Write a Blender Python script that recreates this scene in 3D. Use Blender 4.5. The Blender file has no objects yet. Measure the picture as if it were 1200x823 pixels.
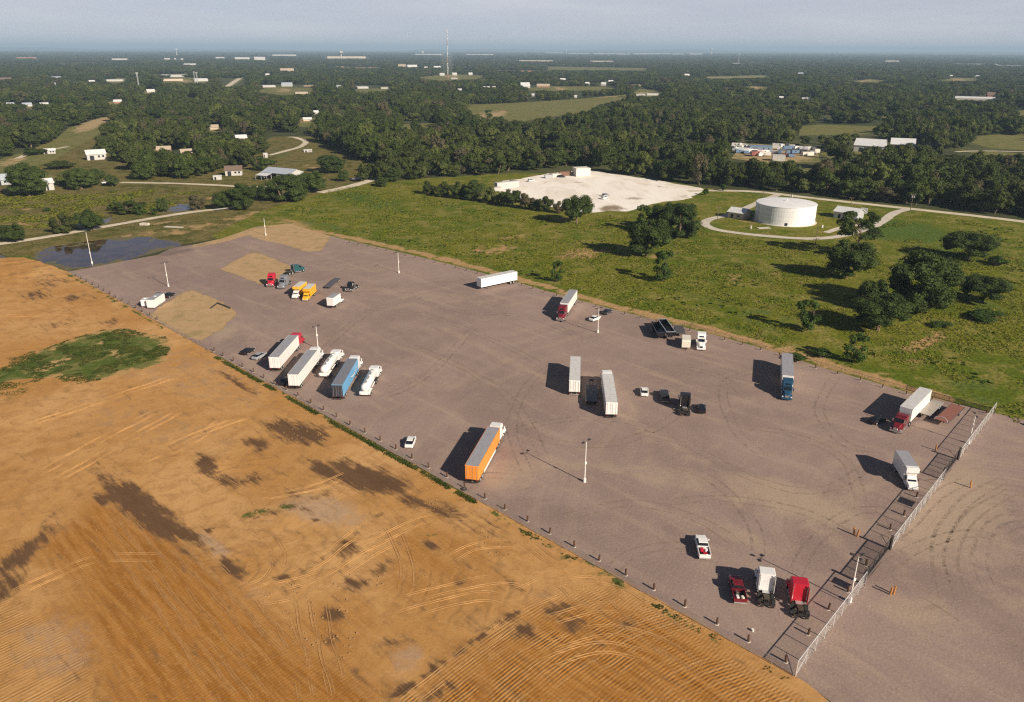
import bpy, bmesh, math, random
import numpy as np
from mathutils import Vector, Matrix, Euler
from mathutils.geometry import delaunay_2d_cdt

S = bpy.context.scene
COL = S.collection
RAD = math.radians
random.seed(7)
RNG = np.random.default_rng(11)

# ---------------------------------------------------------------- camera
CAM_H = 76.0
cam_data = bpy.data.cameras.new('camera')
cam_data.lens = 27.0
cam_data.sensor_width = 36.0
cam_data.clip_start = 1.0
cam_data.clip_end = 120000.0
cam = bpy.data.objects.new('camera', cam_data)
COL.objects.link(cam)
PITCH = math.atan2(411.5 - 57.5, 900.0)
CAM_R = Matrix.Rotation(math.pi / 2 - PITCH, 3, 'X') @ Matrix.Rotation(RAD(0.2), 3, 'Z')
cam.matrix_world = Matrix.Translation((0, 0, CAM_H)) @ CAM_R.to_4x4()
S.camera = cam

# ---------------------------------------------------------------- sun, sky, exposure
SUN_EL, SHADOW_AZ = 28.5, 134.0          # shadows on the ground run towards this angle from +X
sun_data = bpy.data.lights.new('sun', 'SUN')
sun_data.energy = 5.0
sun_data.angle = RAD(0.53)
sun_data.color = (1.0, 0.88, 0.72)
sun = bpy.data.objects.new('sun', sun_data)
COL.objects.link(sun)
_d = Vector((math.cos(RAD(SHADOW_AZ)) * math.cos(RAD(SUN_EL)), math.sin(RAD(SHADOW_AZ)) * math.cos(RAD(SUN_EL)), -math.sin(RAD(SUN_EL))))
sun.rotation_euler = _d.to_track_quat('-Z', 'Y').to_euler()
sun.location = (60, -60, 110)

world = bpy.data.worlds.new('World')
S.world = world
world.use_nodes = True
wn, wl = world.node_tree.nodes, world.node_tree.links
wn.clear()
w_out = wn.new('ShaderNodeOutputWorld')
w_bg = wn.new('ShaderNodeBackground')
w_sky = wn.new('ShaderNodeTexSky')
w_sky.sky_type = 'NISHITA'
w_sky.sun_disc = False
w_sky.sun_elevation = RAD(SUN_EL)
w_sky.sun_rotation = RAD((90 - (SHADOW_AZ - 180)) % 360)
w_sky.altitude = 400
w_sky.air_density = 0.5
w_sky.dust_density = 0.3
w_sky.ozone_density = 1.5
w_bg.inputs['Strength'].default_value = 0.05
# a pale, uneven veil of cloud, thinner overhead
w_geo = wn.new('ShaderNodeTexCoord')
w_map = wn.new('ShaderNodeMapping')
w_map.inputs['Scale'].default_value = (2.2, 2.2, 14.0)
w_noise = wn.new('ShaderNodeTexNoise')
w_noise.inputs['Scale'].default_value = 1.6
w_noise.inputs['Detail'].default_value = 7
w_noise.inputs['Roughness'].default_value = 0.55
w_ramp = wn.new('ShaderNodeMapRange')
w_ramp.inputs['From Min'].default_value = 0.42
w_ramp.inputs['From Max'].default_value = 0.8
w_ramp.inputs['To Min'].default_value = 0.80
w_ramp.inputs['To Max'].default_value = 1.0
w_mix = wn.new('ShaderNodeMix')
w_mix.data_type = 'RGBA'
w_cl = wn.new('ShaderNodeMix')
w_cl.data_type = 'RGBA'
w_cl.inputs[6].default_value = (8.8, 9.0, 10.1, 1)
w_cl.inputs[7].default_value = (10.1, 10.1, 10.8, 1)
w_map2 = wn.new('ShaderNodeMapping')
w_map2.inputs['Scale'].default_value = (1.0, 1.0, 9.0)
w_n2 = wn.new('ShaderNodeTexNoise')
w_n2.inputs['Scale'].default_value = 3.1
w_n2.inputs['Detail'].default_value = 9
w_n2.inputs['Roughness'].default_value = 0.6
w_r2 = wn.new('ShaderNodeMapRange')
w_r2.inputs['From Min'].default_value = 0.42
w_r2.inputs['From Max'].default_value = 0.72
wl.new(w_geo.outputs['Generated'], w_map2.inputs['Vector'])
wl.new(w_map2.outputs[0], w_n2.inputs['Vector'])
wl.new(w_n2.outputs[0], w_r2.inputs['Value'])
wl.new(w_r2.outputs[0], w_cl.inputs[0])
wl.new(w_cl.outputs[2], w_mix.inputs[7])
wl.new(w_geo.outputs['Generated'], w_map.inputs['Vector'])
wl.new(w_map.outputs[0], w_noise.inputs['Vector'])
wl.new(w_noise.outputs[0], w_ramp.inputs['Value'])
# the veil of moist air is dense near the horizon and thins out overhead
w_sep = wn.new('ShaderNodeSeparateXYZ')
w_el = wn.new('ShaderNodeMapRange')
w_el.interpolation_type = 'SMOOTHSTEP'
w_el.inputs['From Min'].default_value = 0.04
w_el.inputs['From Max'].default_value = 0.28
w_el.inputs['To Min'].default_value = 1.0
w_el.inputs['To Max'].default_value = 0.06
w_mul = wn.new('ShaderNodeMath'); w_mul.operation = 'MULTIPLY'
wl.new(w_geo.outputs['Generated'], w_sep.inputs[0])
wl.new(w_sep.outputs['Z'], w_el.inputs['Value'])
wl.new(w_el.outputs[0], w_mul.inputs[0])
wl.new(w_ramp.outputs[0], w_mul.inputs[1])
wl.new(w_mul.outputs[0], w_mix.inputs[0])
wl.new(w_sky.outputs[0], w_mix.inputs[6])
wl.new(w_mix.outputs[2], w_bg.inputs['Color'])
wl.new(w_bg.outputs[0], w_out.inputs['Surface'])

S.view_settings.view_transform = 'Standard'
S.view_settings.look = 'None'
S.view_settings.exposure = 0.42
S.view_settings.gamma = 1.0
S.render.engine = 'CYCLES'
S.cycles.use_denoising = False
S.cycles.filter_width = 1.25
S.cycles.max_bounces = 5
S.cycles.transparent_max_bounces = 12
S.cycles.volume_bounces = 0

# ---------------------------------------------------------------- mapping between photo pixels (1200x823) and the ground
_RN = np.array(CAM_R)


def P(px, py, z=0.0):
    """point of the plane z under a pixel of the photograph"""
    d = CAM_R @ Vector(((px - 600) / 900, (411.5 - py) / 900, -1))
    t = (z - CAM_H) / d.z
    return Vector((d.x * t, d.y * t, z))


def PX(x, y, z=0.0):
    """pixel of a world point (numpy arrays allowed)"""
    x = np.asarray(x, float); y = np.asarray(y, float); z = np.asarray(z, float) + 0 * x
    v = np.stack([x, y, z - CAM_H], -1) @ _RN      # R^T v
    w = np.maximum(-v[..., 2], 1e-3)
    return 600 + 900 * v[..., 0] / w, 411.5 - 900 * v[..., 1] / w, w


# ---------------------------------------------------------------- small helpers
def tag(o, label=None, cat=None, group=None, kind=None):
    if label: o['label'] = label
    if cat: o['category'] = cat
    if group: o['group'] = group
    if kind: o['kind'] = kind
    return o


def edge_dist(poly_px):
    def f(x, y):
        w = W2(poly_px)
        return seg_dist(x, y, w, True) * np.where(in_poly(x, y, w), 1, -1)
    return f


def empty(name, loc, rz=0.0, label=None, cat=None, group=None, kind=None):
    o = bpy.data.objects.new(name, None)
    o.empty_display_size = 0.5
    COL.objects.link(o)
    o.location = loc
    o.rotation_euler = (0, 0, rz)
    return tag(o, label, cat, group, kind)


def link(name, me, parent=None, loc=None, rz=None):
    o = bpy.data.objects.new(name, me)
    COL.objects.link(o)
    if parent is not None: o.parent = parent
    if loc is not None: o.location = loc
    if rz is not None: o.rotation_euler = (0, 0, rz)
    return o


def copy_tree(o, parent=None):
    c = o.copy()
    COL.objects.link(c)
    c.parent = parent
    for ch in o.children:
        copy_tree(ch, c)
    return c


def new_mesh(name, V, F, mats=(), smooth=False):
    me = bpy.data.meshes.new(name)
    me.from_pydata([tuple(v) for v in V], [], [tuple(f) for f in F])
    for m in mats: me.materials.append(m)
    if smooth: me.polygons.foreach_set('use_smooth', [True] * len(me.polygons))
    me.update()
    return me


def quads_mesh(name, V, mats=(), tri=False):
    """mesh of loose quads (or triangles) from an (n*k,3) array, built fast"""
    k = 3 if tri else 4
    n = len(V) // k
    me = bpy.data.meshes.new(name)
    me.vertices.add(n * k)
    me.vertices.foreach_set('co', np.asarray(V, np.float32).ravel())
    me.loops.add(n * k)
    me.loops.foreach_set('vertex_index', np.arange(n * k, dtype=np.int32))
    me.polygons.add(n)
    me.polygons.foreach_set('loop_start', np.arange(0, n * k, k, dtype=np.int32))
    me.polygons.foreach_set('loop_total', np.full(n, k, dtype=np.int32))
    for m in mats: me.materials.append(m)
    me.update()
    me.validate()
    return me


class MB:
    """collects simple solids into one mesh"""
    def __init__(s): s.V = []; s.F = []

    def add(s, V, F):
        b = len(s.V)
        s.V += [tuple(v) for v in V]
        s.F += [tuple(b + i for i in f) for f in F]
        return s

    def box(s, x0, x1, y0, y1, z0, z1, ch=0.0):
        if ch <= 0:
            V = [(x, y, z) for z in (z0, z1) for x, y in ((x0, y0), (x1, y0), (x1, y1), (x0, y1))]
            F = [(3, 2, 1, 0), (4, 5, 6, 7), (0, 1, 5, 4), (1, 2, 6, 5), (2, 3, 7, 6), (3, 0, 4, 7)]
            return s.add(V, F)
        # chamfered: three sections of eight points
        def ring(z, i):
            c = ch
            a, b, d, e = x0 + i, x1 - i, y0 + i, y1 - i
            return [(a + c, d, z), (b - c, d, z), (b, d + c, z), (b, e - c, z), (b - c, e, z), (a + c, e, z), (a, e - c, z), (a, d + c, z)]
        V = ring(z0, ch * .7) + ring(z0 + ch, 0) + ring(z1 - ch, 0) + ring(z1, ch * .7)
        F = [tuple(range(7, -1, -1)), tuple(range(24, 32))]
        for r in range(3):
            for i in range(8):
                j = (i + 1) % 8
                F.append((r * 8 + i, r * 8 + j, r * 8 + 8 + j, r * 8 + 8 + i))
        return s.add(V, F)

    def prism(s, prof, y0, y1, t0=0.0):
        """profile in x,z (counter-clockwise seen from -y) extruded along y; t0 pulls the ends' outline in"""
        n = len(prof)
        cx = sum(p[0] for p in prof) / n; cz = sum(p[1] for p in prof) / n
        V = []
        if t0 > 0:
            def shr(p): 
                dx, dz = cx - p[0], cz - p[1]; L = math.hypot(dx, dz) or 1
                return (p[0] + dx / L * t0, p[1] + dz / L * t0)
            rings = [(y0, True), (y0 + t0, False), (y1 - t0, False), (y1, True)]
            for y, k in rings:
                V += [((shr(p) if k else p)[0], y, (shr(p) if k else p)[1]) for p in prof]
            F = [tuple(range(n)), tuple(range(4 * n - 1, 3 * n - 1, -1))]
            for r in range(3):
                for i in range(n):
                    j = (i + 1) % n
                    F.append((r * n + j, r * n + i, r * n + n + i, r * n + n + j))
            return s.add(V, F)
        V = [(p[0], y0, p[1]) for p in prof] + [(p[0], y1, p[1]) for p in prof]
        F = [tuple(range(n)), tuple(range(2 * n - 1, n - 1, -1))]
        for i in range(n):
            j = (i + 1) % n
            F.append((j, i, n + i, n + j))
        return s.add(V, F)

    def tube(s, a, b, r, r2=None, n=10, cap=True):
        a = Vector(a); b = Vector(b); r2 = r if r2 is None else r2
        d = (b - a).normalized()
        u = d.orthogonal().normalized(); w = d.cross(u)
        V = []
        for c, q in ((a, r), (b, r2)):
            for i in range(n):
                t = 2 * math.pi * i / n
                V.append(c + u * math.cos(t) * q + w * math.sin(t) * q)
        F = [(i, (i + 1) % n, n + (i + 1) % n, n + i) for i in range(n)]
        if cap: F += [tuple(range(n - 1, -1, -1)), tuple(range(n, 2 * n))]
        return s.add(V, F)

    def ball(s, c, rx, ry, rz, n=8, m=5):
        V = []
        for j in range(m + 1):
            ph = math.pi * j / m
            for i in range(n):
                t = 2 * math.pi * i / n
                V.append((c[0] + rx * math.sin(ph) * math.cos(t), c[1] + ry * math.sin(ph) * math.sin(t), c[2] + rz * math.cos(ph)))
        F = []
        for j in range(m):
            for i in range(n):
                k = (i + 1) % n
                F.append((j * n + i, j * n + n + i, j * n + n + k, j * n + k))
        return s.add(V, F)

    def mesh(s, name, mat, smooth=False):
        me = new_mesh(name, s.V, s.F, [mat] if mat else [], smooth)
        bm = bmesh.new(); bm.from_mesh(me)
        bmesh.ops.remove_doubles(bm, verts=bm.verts, dist=1e-5)
        bmesh.ops.recalc_face_normals(bm, faces=bm.faces)
        bm.to_mesh(me); bm.free()
        return me

    def build(s, name, mat, parent=None, smooth=False, loc=None, rz=None):
        return link(name, s.mesh(name, mat, smooth), parent, loc, rz)


# ---------------------------------------------------------------- material helper
class Mat:
    def __init__(s, name, rough=0.9, spec=0.2, metal=0.0, base=None):
        s.m = bpy.data.materials.new(name); s.m.use_nodes = True
        s.t = s.m.node_tree; s.n = s.t.nodes; s.l = s.t.links
        s.b = s.n['Principled BSDF']
        s.b.inputs['Roughness'].default_value = rough
        s.b.inputs['Specular IOR Level'].default_value = spec
        s.b.inputs['Metallic'].default_value = metal
        if base is not None: s.b.inputs['Base Color'].default_value = (*base, 1)

    def _in(s, sock, v):
        if v is None: return
        if isinstance(v, bpy.types.NodeSocket): s.l.new(v, sock)
        elif isinstance(v, tuple) and sock.type == 'RGBA': sock.default_value = (*v, 1) if len(v) == 3 else v
        else: sock.default_value = v

    def coord(s, scale=(1, 1, 1), rot=0.0, off=(0, 0, 0), obj=True):
        c = s.n.new('ShaderNodeTexCoord') if obj else s.n.new('ShaderNodeNewGeometry')
        o = c.outputs['Object'] if obj else c.outputs['Position']
        m = s.n.new('ShaderNodeMapping')
        m.inputs['Scale'].default_value = scale
        m.inputs['Location'].default_value = off
        if rot:
            m0 = s.n.new('ShaderNodeMapping'); m0.inputs['Rotation'].default_value = (0, 0, rot)
            s.l.new(o, m0.inputs[0]); o = m0.outputs[0]
        s.l.new(o, m.inputs[0])
        return m.outputs[0]

    def noise(s, scale, detail=4, rough=0.55, dist=0.0, vec=None):
        t = s.n.new('ShaderNodeTexNoise')
        t.inputs['Scale'].default_value = scale; t.inputs['Detail'].default_value = detail
        t.inputs['Roughness'].default_value = rough; t.inputs['Distortion'].default_value = dist
        if vec is None: vec = s.coord()
        s.l.new(vec, t.inputs['Vector'])
        return t.outputs[0]

    def vor(s, scale, vec=None, out='Distance', feature='F1'):
        t = s.n.new('ShaderNodeTexVoronoi'); t.inputs['Scale'].default_value = scale; t.feature = feature
        if vec is None: vec = s.coord()
        s.l.new(vec, t.inputs['Vector'])
        return t.outputs[out]

    def attr(s, name, out='Fac'):
        a = s.n.new('ShaderNodeAttribute'); a.attribute_name = name
        return a.outputs[out]

    def rnd(s):
        return s.n.new('ShaderNodeObjectInfo').outputs['Random']

    def ma(s, op, a, b=None, c=None):
        t = s.n.new('ShaderNodeMath'); t.operation = op
        for i, v in enumerate((a, b, c)): s._in(t.inputs[i], v)
        return t.outputs[0]

    def rng(s, v, a, b, c=0.0, d=1.0, smooth=True):
        t = s.n.new('ShaderNodeMapRange')
        if smooth: t.interpolation_type = 'SMOOTHSTEP'
        s.l.new(v, t.inputs[0])
        for i, q in enumerate((a, b, c, d)): t.inputs[1 + i].default_value = q
        return t.outputs[0]

    def mix(s, f, a, b, mode='MIX'):
        t = s.n.new('ShaderNodeMix'); t.data_type = 'RGBA'; t.blend_type = mode
        s._in(t.inputs[0], f); s._in(t.inputs[6], a); s._in(t.inputs[7], b)
        return t.outputs[2]

    def ramp(s, v, stops):
        t = s.n.new('ShaderNodeValToRGB'); e = t.color_ramp.elements
        while len(e) < len(stops): e.new(0.5)
        for q, (p, c) in zip(e, stops): q.position = p; q.color = (*c, 1)
        s.l.new(v, t.inputs[0])
        return t.outputs[0]

    def color(s, v): s._in(s.b.inputs['Base Color'], v); return s

    def bump(s, h, strength=0.5, dist=0.1):
        t = s.n.new('ShaderNodeBump'); t.inputs['Strength'].default_value = strength; t.inputs['Distance'].default_value = dist
        s.l.new(h, t.inputs['Height']); s.l.new(t.outputs[0], s.b.inputs['Normal'])
        return s


def paint(name, col, rough=0.35, spec=0.5, metal=0.0, dirt=0.25, dirtcol=(0.16, 0.12, 0.09)):
    """coated surface with a little grime and unevenness"""
    m = Mat(name, rough, spec, metal)
    n = m.noise(1.3, 5, 0.65, vec=m.coord(obj=True))
    f = m.rng(n, 0.42, 0.8, 0.0, dirt)
    streak = m.noise(5.0, 3, 0.6, vec=m.coord(scale=(1, 1, 0.12)))
    f2 = m.ma('MULTIPLY', m.rng(streak, 0.45, 0.75, 0, dirt), 0.6)
    c = m.mix(m.ma('ADD', f, f2), col, dirtcol)
    m.color(c)
    return m.m


# ---------------------------------------------------------------- ground sheets with masks
def in_poly(x, y, poly):
    x = np.asarray(x, float); y = np.asarray(y, float)
    ins = np.zeros(x.shape, bool)
    n = len(poly)
    for i in range(n):
        x0, y0 = poly[i]; x1, y1 = poly[(i + 1) % n]
        if y0 == y1: continue
        c = ((y0 > y) != (y1 > y)) & (x < (x1 - x0) * (y - y0) / (y1 - y0) + x0)
        ins ^= c
    return ins


def seg_dist(x, y, pts, closed=False):
    d = np.full(np.shape(x), 1e9)
    n = len(pts)
    for i in range(n if closed else n - 1):
        ax, ay = pts[i]; bx, by = pts[(i + 1) % n]
        vx, vy = bx - ax, by - ay
        L = vx * vx + vy * vy or 1e-9
        t = np.clip(((x - ax) * vx + (y - ay) * vy) / L, 0, 1)
        d = np.minimum(d, np.hypot(x - ax - t * vx, y - ay - t * vy))
    return d


def W2(pts):
    return [tuple(P(a, b)[:2]) for a, b in pts]


def blob_field(x, y, blobs):
    """x, y world arrays. blobs: (px,py,rx,ry,angle,strength) measured on the photo, or ('L',pts,width_m,strength), or ('A',poly_px,soft_m,strength)"""
    px, py, _ = PX(x, y)
    f = np.zeros(np.shape(x))
    for b in blobs:
        if b[0] == 'L':
            d = seg_dist(x, y, W2(b[1]))
            g = np.clip(1.2 - d / b[2], 0, 1) * b[3]
        elif b[0] == 'A':
            w = W2(b[1])
            d = seg_dist(x, y, w, True)
            ins = in_poly(x, y, w)
            g = np.clip(0.5 + np.where(ins, d, -d) / (2 * b[2]), 0, 1) * b[3]
        else:
            cx, cy, rx, ry, an, st = b
            c, s = math.cos(RAD(an)), math.sin(RAD(an))
            u = ((px - cx) * c + (py - cy) * s) / rx
            v = (-(px - cx) * s + (py - cy) * c) / ry
            g = np.clip(1.45 - np.sqrt(u * u + v * v), 0, 1) * st
        f = np.maximum(f, g)
    return f


def densify(w, step, jit, rng):
    out = []
    n = len(w)
    for i in range(n):
        a = np.array(w[i]); b = np.array(w[(i + 1) % n])
        L = np.linalg.norm(b - a)
        k = max(1, int(L / step))
        nx = np.array([-(b - a)[1], (b - a)[0]]) / max(L, 1e-6)
        for j in range(k):
            p = a + (b - a) * j / k
            if j and jit: p = p + nx * rng.normal(0, jit)
            out.append(tuple(p))
    return out


def sheet(name, world_poly, z, res, mat, attrs=None, step=None, jit=0.0, zf=None, kind='structure', margin=0.45):
    rng = np.random.default_rng(abs(hash(len(name) * 7 + 3)) % 1000)
    w = densify(world_poly, step or res, jit, rng)
    xs = [p[0] for p in w]; ys = [p[1] for p in w]
    gx = np.arange(min(xs), max(xs), res); gy = np.arange(min(ys), max(ys), res)
    X, Y = np.meshgrid(gx, gy)
    X = (X + rng.uniform(-.2, .2, X.shape) * res).ravel(); Y = (Y + rng.uniform(-.2, .2, Y.shape) * res).ravel()
    k = in_poly(X, Y, w) & (seg_dist(X, Y, world_poly, True) > res * margin + jit * 2)
    pts = [Vector(p) for p in w] + [Vector((a, b)) for a, b in zip(X[k], Y[k])]
    r = delaunay_2d_cdt(pts, [], [list(range(len(w)))], 1, 1e-5)
    V = np.array([(v.x, v.y) for v in r[0]])
    F = r[2]
    Z = np.full(len(V), z) if zf is None else z + zf(V[:, 0], V[:, 1])
    me = new_mesh(name, np.column_stack([V, Z]), F, [mat])
    bm = bmesh.new(); bm.from_mesh(me)
    for f in bm.faces:
        f.normal_update()
        if f.normal.z < 0: f.normal_flip()
    bm.to_mesh(me); bm.free()
    for an, bl in (attrs or {}).items():
        val = bl(V[:, 0], V[:, 1]) if callable(bl) else blob_field(V[:, 0], V[:, 1], bl)
        a = me.attributes.new(an, 'FLOAT', 'POINT')
        a.data.foreach_set('value', np.asarray(val, np.float32))
    o = link(name, me)
    if kind: o['kind'] = kind
    return o


def smooth_path(pts, step):
    """resampled Catmull-Rom path"""
    P_ = [Vector(p) for p in pts]
    P_ = [P_[0] * 2 - P_[1]] + P_ + [P_[-1] * 2 - P_[-2]]
    out = []
    for i in range(1, len(P_) - 2):
        a, b, c, d = P_[i - 1:i + 3]
        k = max(2, int((c - b).length / step))
        for j in range(k):
            t = j / k
            out.append(0.5 * ((2 * b) + (c - a) * t + (2 * a - 5 * b + 4 * c - d) * t * t + (-a + 3 * b - 3 * c + d) * t ** 3))
    out.append(P_[-2])
    return out


def road(name, pts_px, width, z, mat, step=4.0, jit=0.12, closed=False):
    path = smooth_path([P(a, b) for a, b in pts_px], step)
    rng = np.random.default_rng(abs(len(name) + int(pts_px[0][0])))
    V = []; F = []
    for i, p in enumerate(path):
        t = (path[min(i + 1, len(path) - 1)] - path[max(i - 1, 0)]).normalized()
        nn = Vector((-t.y, t.x, 0))
        h = width / 2
        for s in (-1, -.33, .33, 1):
            q = p + nn * s * (h + (rng.normal(0, jit) if abs(s) == 1 else 0))
            V.append((q.x, q.y, z))
        if i:
            for s in range(3):
                a = (i - 1) * 4 + s
                F.append((a, a + 1, a + 5, a + 4)[::-1])
    me = new_mesh(name, V, F, [mat])
    bm = bmesh.new(); bm.from_mesh(me)
    for f in bm.faces:
        f.normal_update()
        if f.normal.z < 0: f.normal_flip()
    bm.to_mesh(me); bm.free()
    return tag(link(name, me), kind='structure')
# ================================================================ GROUND
def ang_of(a, b):
    v = P(*b) - P(*a)
    return math.atan2(v.y, v.x)


# ---- forest floor and far plain
m = Mat('plain_soil_and_undergrowth', 0.95, 0.1)
n1 = m.noise(0.0016, 6, 0.6); n2 = m.noise(0.02, 5, 0.6)
far = m.ramp(n1, [(0.30, (.045, .058, .022)), (0.48, (.060, .070, .028)), (0.58, (.115, .115, .045)), (0.68, (.05, .06, .024))])
m.color(m.mix(m.rng(n2, .4, .7), far, (.05, .055, .022)))
GROUND_M = m.m
seg = 96
rings = [0.0]
r = 40.0
while r < 70000: rings.append(r); r *= 1.18
V = [(0, 0, 0)]; F = []
for q in rings[1:]:
    for i in range(seg):
        t = 2 * math.pi * i / seg
        V.append((q * math.cos(t), q * math.sin(t), 0))
for i in range(seg): F.append((0, 1 + i, 1 + (i + 1) % seg))
for k in range(len(rings) - 2):
    b = 1 + k * seg
    for i in range(seg):
        j = (i + 1) % seg
        F.append((b + i, b + seg + i, b + seg + j, b + j))
tag(link('ground', new_mesh('ground', V, F, [GROUND_M])), kind='structure')


# ---- meadow material (grass in several greens, dry patches, bare sand)
def meadow_mat(name, lush, olive, dry, bare, dry_bias=0.0):
    m = Mat(name, 0.95, 0.05)
    big = m.noise(0.022, 6, 0.62, 0.6)
    mid = m.noise(0.13, 6, 0.65, 0.4)
    fine = m.noise(0.9, 5, 0.7)
    g = m.mix(m.rng(big, .40, .60), lush, olive)
    g = m.mix(m.ma('MULTIPLY', m.rng(mid, .43 - dry_bias, .62 - dry_bias), .8), g, dry)
    g = m.mix(m.ma('MULTIPLY', m.rng(fine, .44, .60), .6), g, tuple(c * .45 for c in lush))
    g = m.mix(m.ma('MULTIPLY', m.rng(fine, .60, .30), .0), g, dry)
    sc = m.noise(0.05, 7, 0.7, 1.2)
    a = m.ma('ADD', m.attr('bare'), m.ma('MULTIPLY', m.ma('SUBTRACT', mid, .5), 1.5))
    a2 = m.ma('MAXIMUM', m.rng(a, .42, .72), m.rng(sc, .665, .73, 0, .6))
    bcol = m.mix(m.rng(fine, .35, .7), bare, tuple(c * .75 for c in bare))
    g = m.mix(a2, g, bcol)
    l = m.ma('ADD', m.attr('lush'), m.ma('MULTIPLY', m.ma('SUBTRACT', mid, .5), 1.2))
    g = m.mix(m.ma('MULTIPLY', m.rng(l, .4, .8), .85), g, m.mix(m.rng(fine, .35, .65), (.085, .145, .022), (.045, .085, .014)))
    m.color(g)
    h = m.ma('ADD', m.ma('MULTIPLY', fine, .6), m.noise(0.35, 4, .6))
    m.bump(h, 0.9, 0.35)
    return m.m


MEADOW = meadow_mat('meadow_grass', (.105, .140, .010), (.172, .172, .018), (.268, .225, .062), (.44, .28, .13))
PASTURE = meadow_mat('pasture_grass', (.084, .088, .018), (.150, .128, .034), (.225, .180, .068), (.42, .28, .13), .05)

TOP_EDGE = [(388, 277), (400, 280), (462, 294), (540, 313), (610, 332), (640, 341), (690, 355), (724, 364), (800, 383), (860, 399), (910, 413), (960, 430), (1010, 444), (1060, 459), (1165, 484)]
TRACK = [(300, 268), (385, 273), (462, 290), (540, 309), (640, 336), (724, 360), (800, 378), (860, 394), (960, 424), (1060, 453), (1110, 466)]

meadow_poly = W2([(250, 275), (300, 250), (335, 238), (385, 224), (430, 215), (500, 209), (600, 203), (700, 203), (790, 214), (822, 220), (880, 224), (940, 230), (1040, 240), (1120, 249), (1200, 259), (1300, 272), (1500, 300), (1700, 620), (1250, 540), (1165, 488), (1060, 464), (960, 434), (860, 403), (800, 387), (690, 359), (610, 336), (540, 317), (462, 298), (388, 281), (330, 300), (270, 300)])
sheet('meadow', meadow_poly, 0.012, 3.2, MEADOW, {
    'bare': [('L', TRACK, 3.2, 1.0), (345, 262, 40, 6, 8, .6), (470, 243, 22, 4, 0, .45), (575, 294, 40, 9, -6, .6), (560, 265, 20, 3, 0, .4), (680, 297, 40, 9, -5, .7), (860, 327, 18, 6, 0, .7),
             (770, 300, 16, 7, 0, .6), (1085, 400, 32, 10, -22, .85), (1075, 420, 22, 8, -10, .6), (1045, 438, 26, 6, 8, .75), (1010, 408, 20, 6, 0, .6), (1030, 385, 14, 6, 0, .6), (690, 262, 24, 4, 0, .5), (910, 262, 60, 3, 4, .5),
             (1195, 420, 16, 14, 0, .45), (950, 295, 24, 5, 0, .4), (930, 320, 30, 6, 0, .45), (1075, 282, 25, 5, 0, .35), (970, 432, 10, 10, 0, .5), (935, 410, 8, 10, 0, .5), (885, 372, 10, 4, 0, .5), (600, 278, 26, 4, 0, .55), (520, 300, 40, 5, 10, .3)],
    'lush': [(1060, 272, 70, 16, 4, .9), (1110, 300, 60, 20, 5, .7), (1140, 360, 70, 18, 5, .6), (430, 235, 60, 12, 8, .7), (560, 320, 60, 8, 15, .5), (900, 375, 60, 16, 12, .6), (1150, 460, 60, 20, 20, .6), (380, 265, 50, 8, 12, .6), (820, 345, 60, 14, 14, .5), (640, 310, 50, 12, 15, .35), (1000, 425, 40, 16, 10, .5), (700, 235, 30, 5, 0, .5)]},
    step=4, jit=.25)

left_poly = W2([(-400, 330), (0, 297), (70, 322), (190, 290), (262, 279), (310, 262), (340, 240), (385, 225), (452, 205), (450, 196), (420, 188), (364, 160), (320, 160), (296, 172), (300, 192), (265, 196), (200, 190), (170, 160), (110, 150), (60, 165), (0, 190), (-400, 215)])
sheet('pasture', left_poly, 0.008, 5.0, PASTURE, {
    'bare': [('L', [(180, 282), (250, 262), (300, 248)], 3, .7), (230, 268, 60, 8, -12, .5), (170, 274, 40, 4, -8, .6), (280, 256, 30, 5, -12, .6), ('L', [(60, 272), (150, 262), (250, 247)], 4, .35), (30, 262, 30, 5, 0, .6), (45, 255, 40, 3, 0, .5), (110, 262, 40, 3, 0, .4), (15, 186, 12, 4, -10, .9), (40, 178, 20, 3, 0, .6), (250, 232, 10, 3, 0, .9), (130, 186, 12, 2, 0, .9), (30, 244, 20, 3, 0, .5), (190, 262, 40, 3, -8, .6), (370, 196, 30, 4, 5, .5), (400, 195, 20, 3, 0, .5), (230, 250, 30, 3, 0, .3)],
    'lush': [(20, 306, 40, 8, 0, .9), (60, 240, 60, 4, 0, .4), (330, 182, 24, 6, -20, .5), (150, 270, 60, 5, -8, .5), (20, 310, 20, 6, 20, .9)]},
    step=6, jit=.3)

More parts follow.
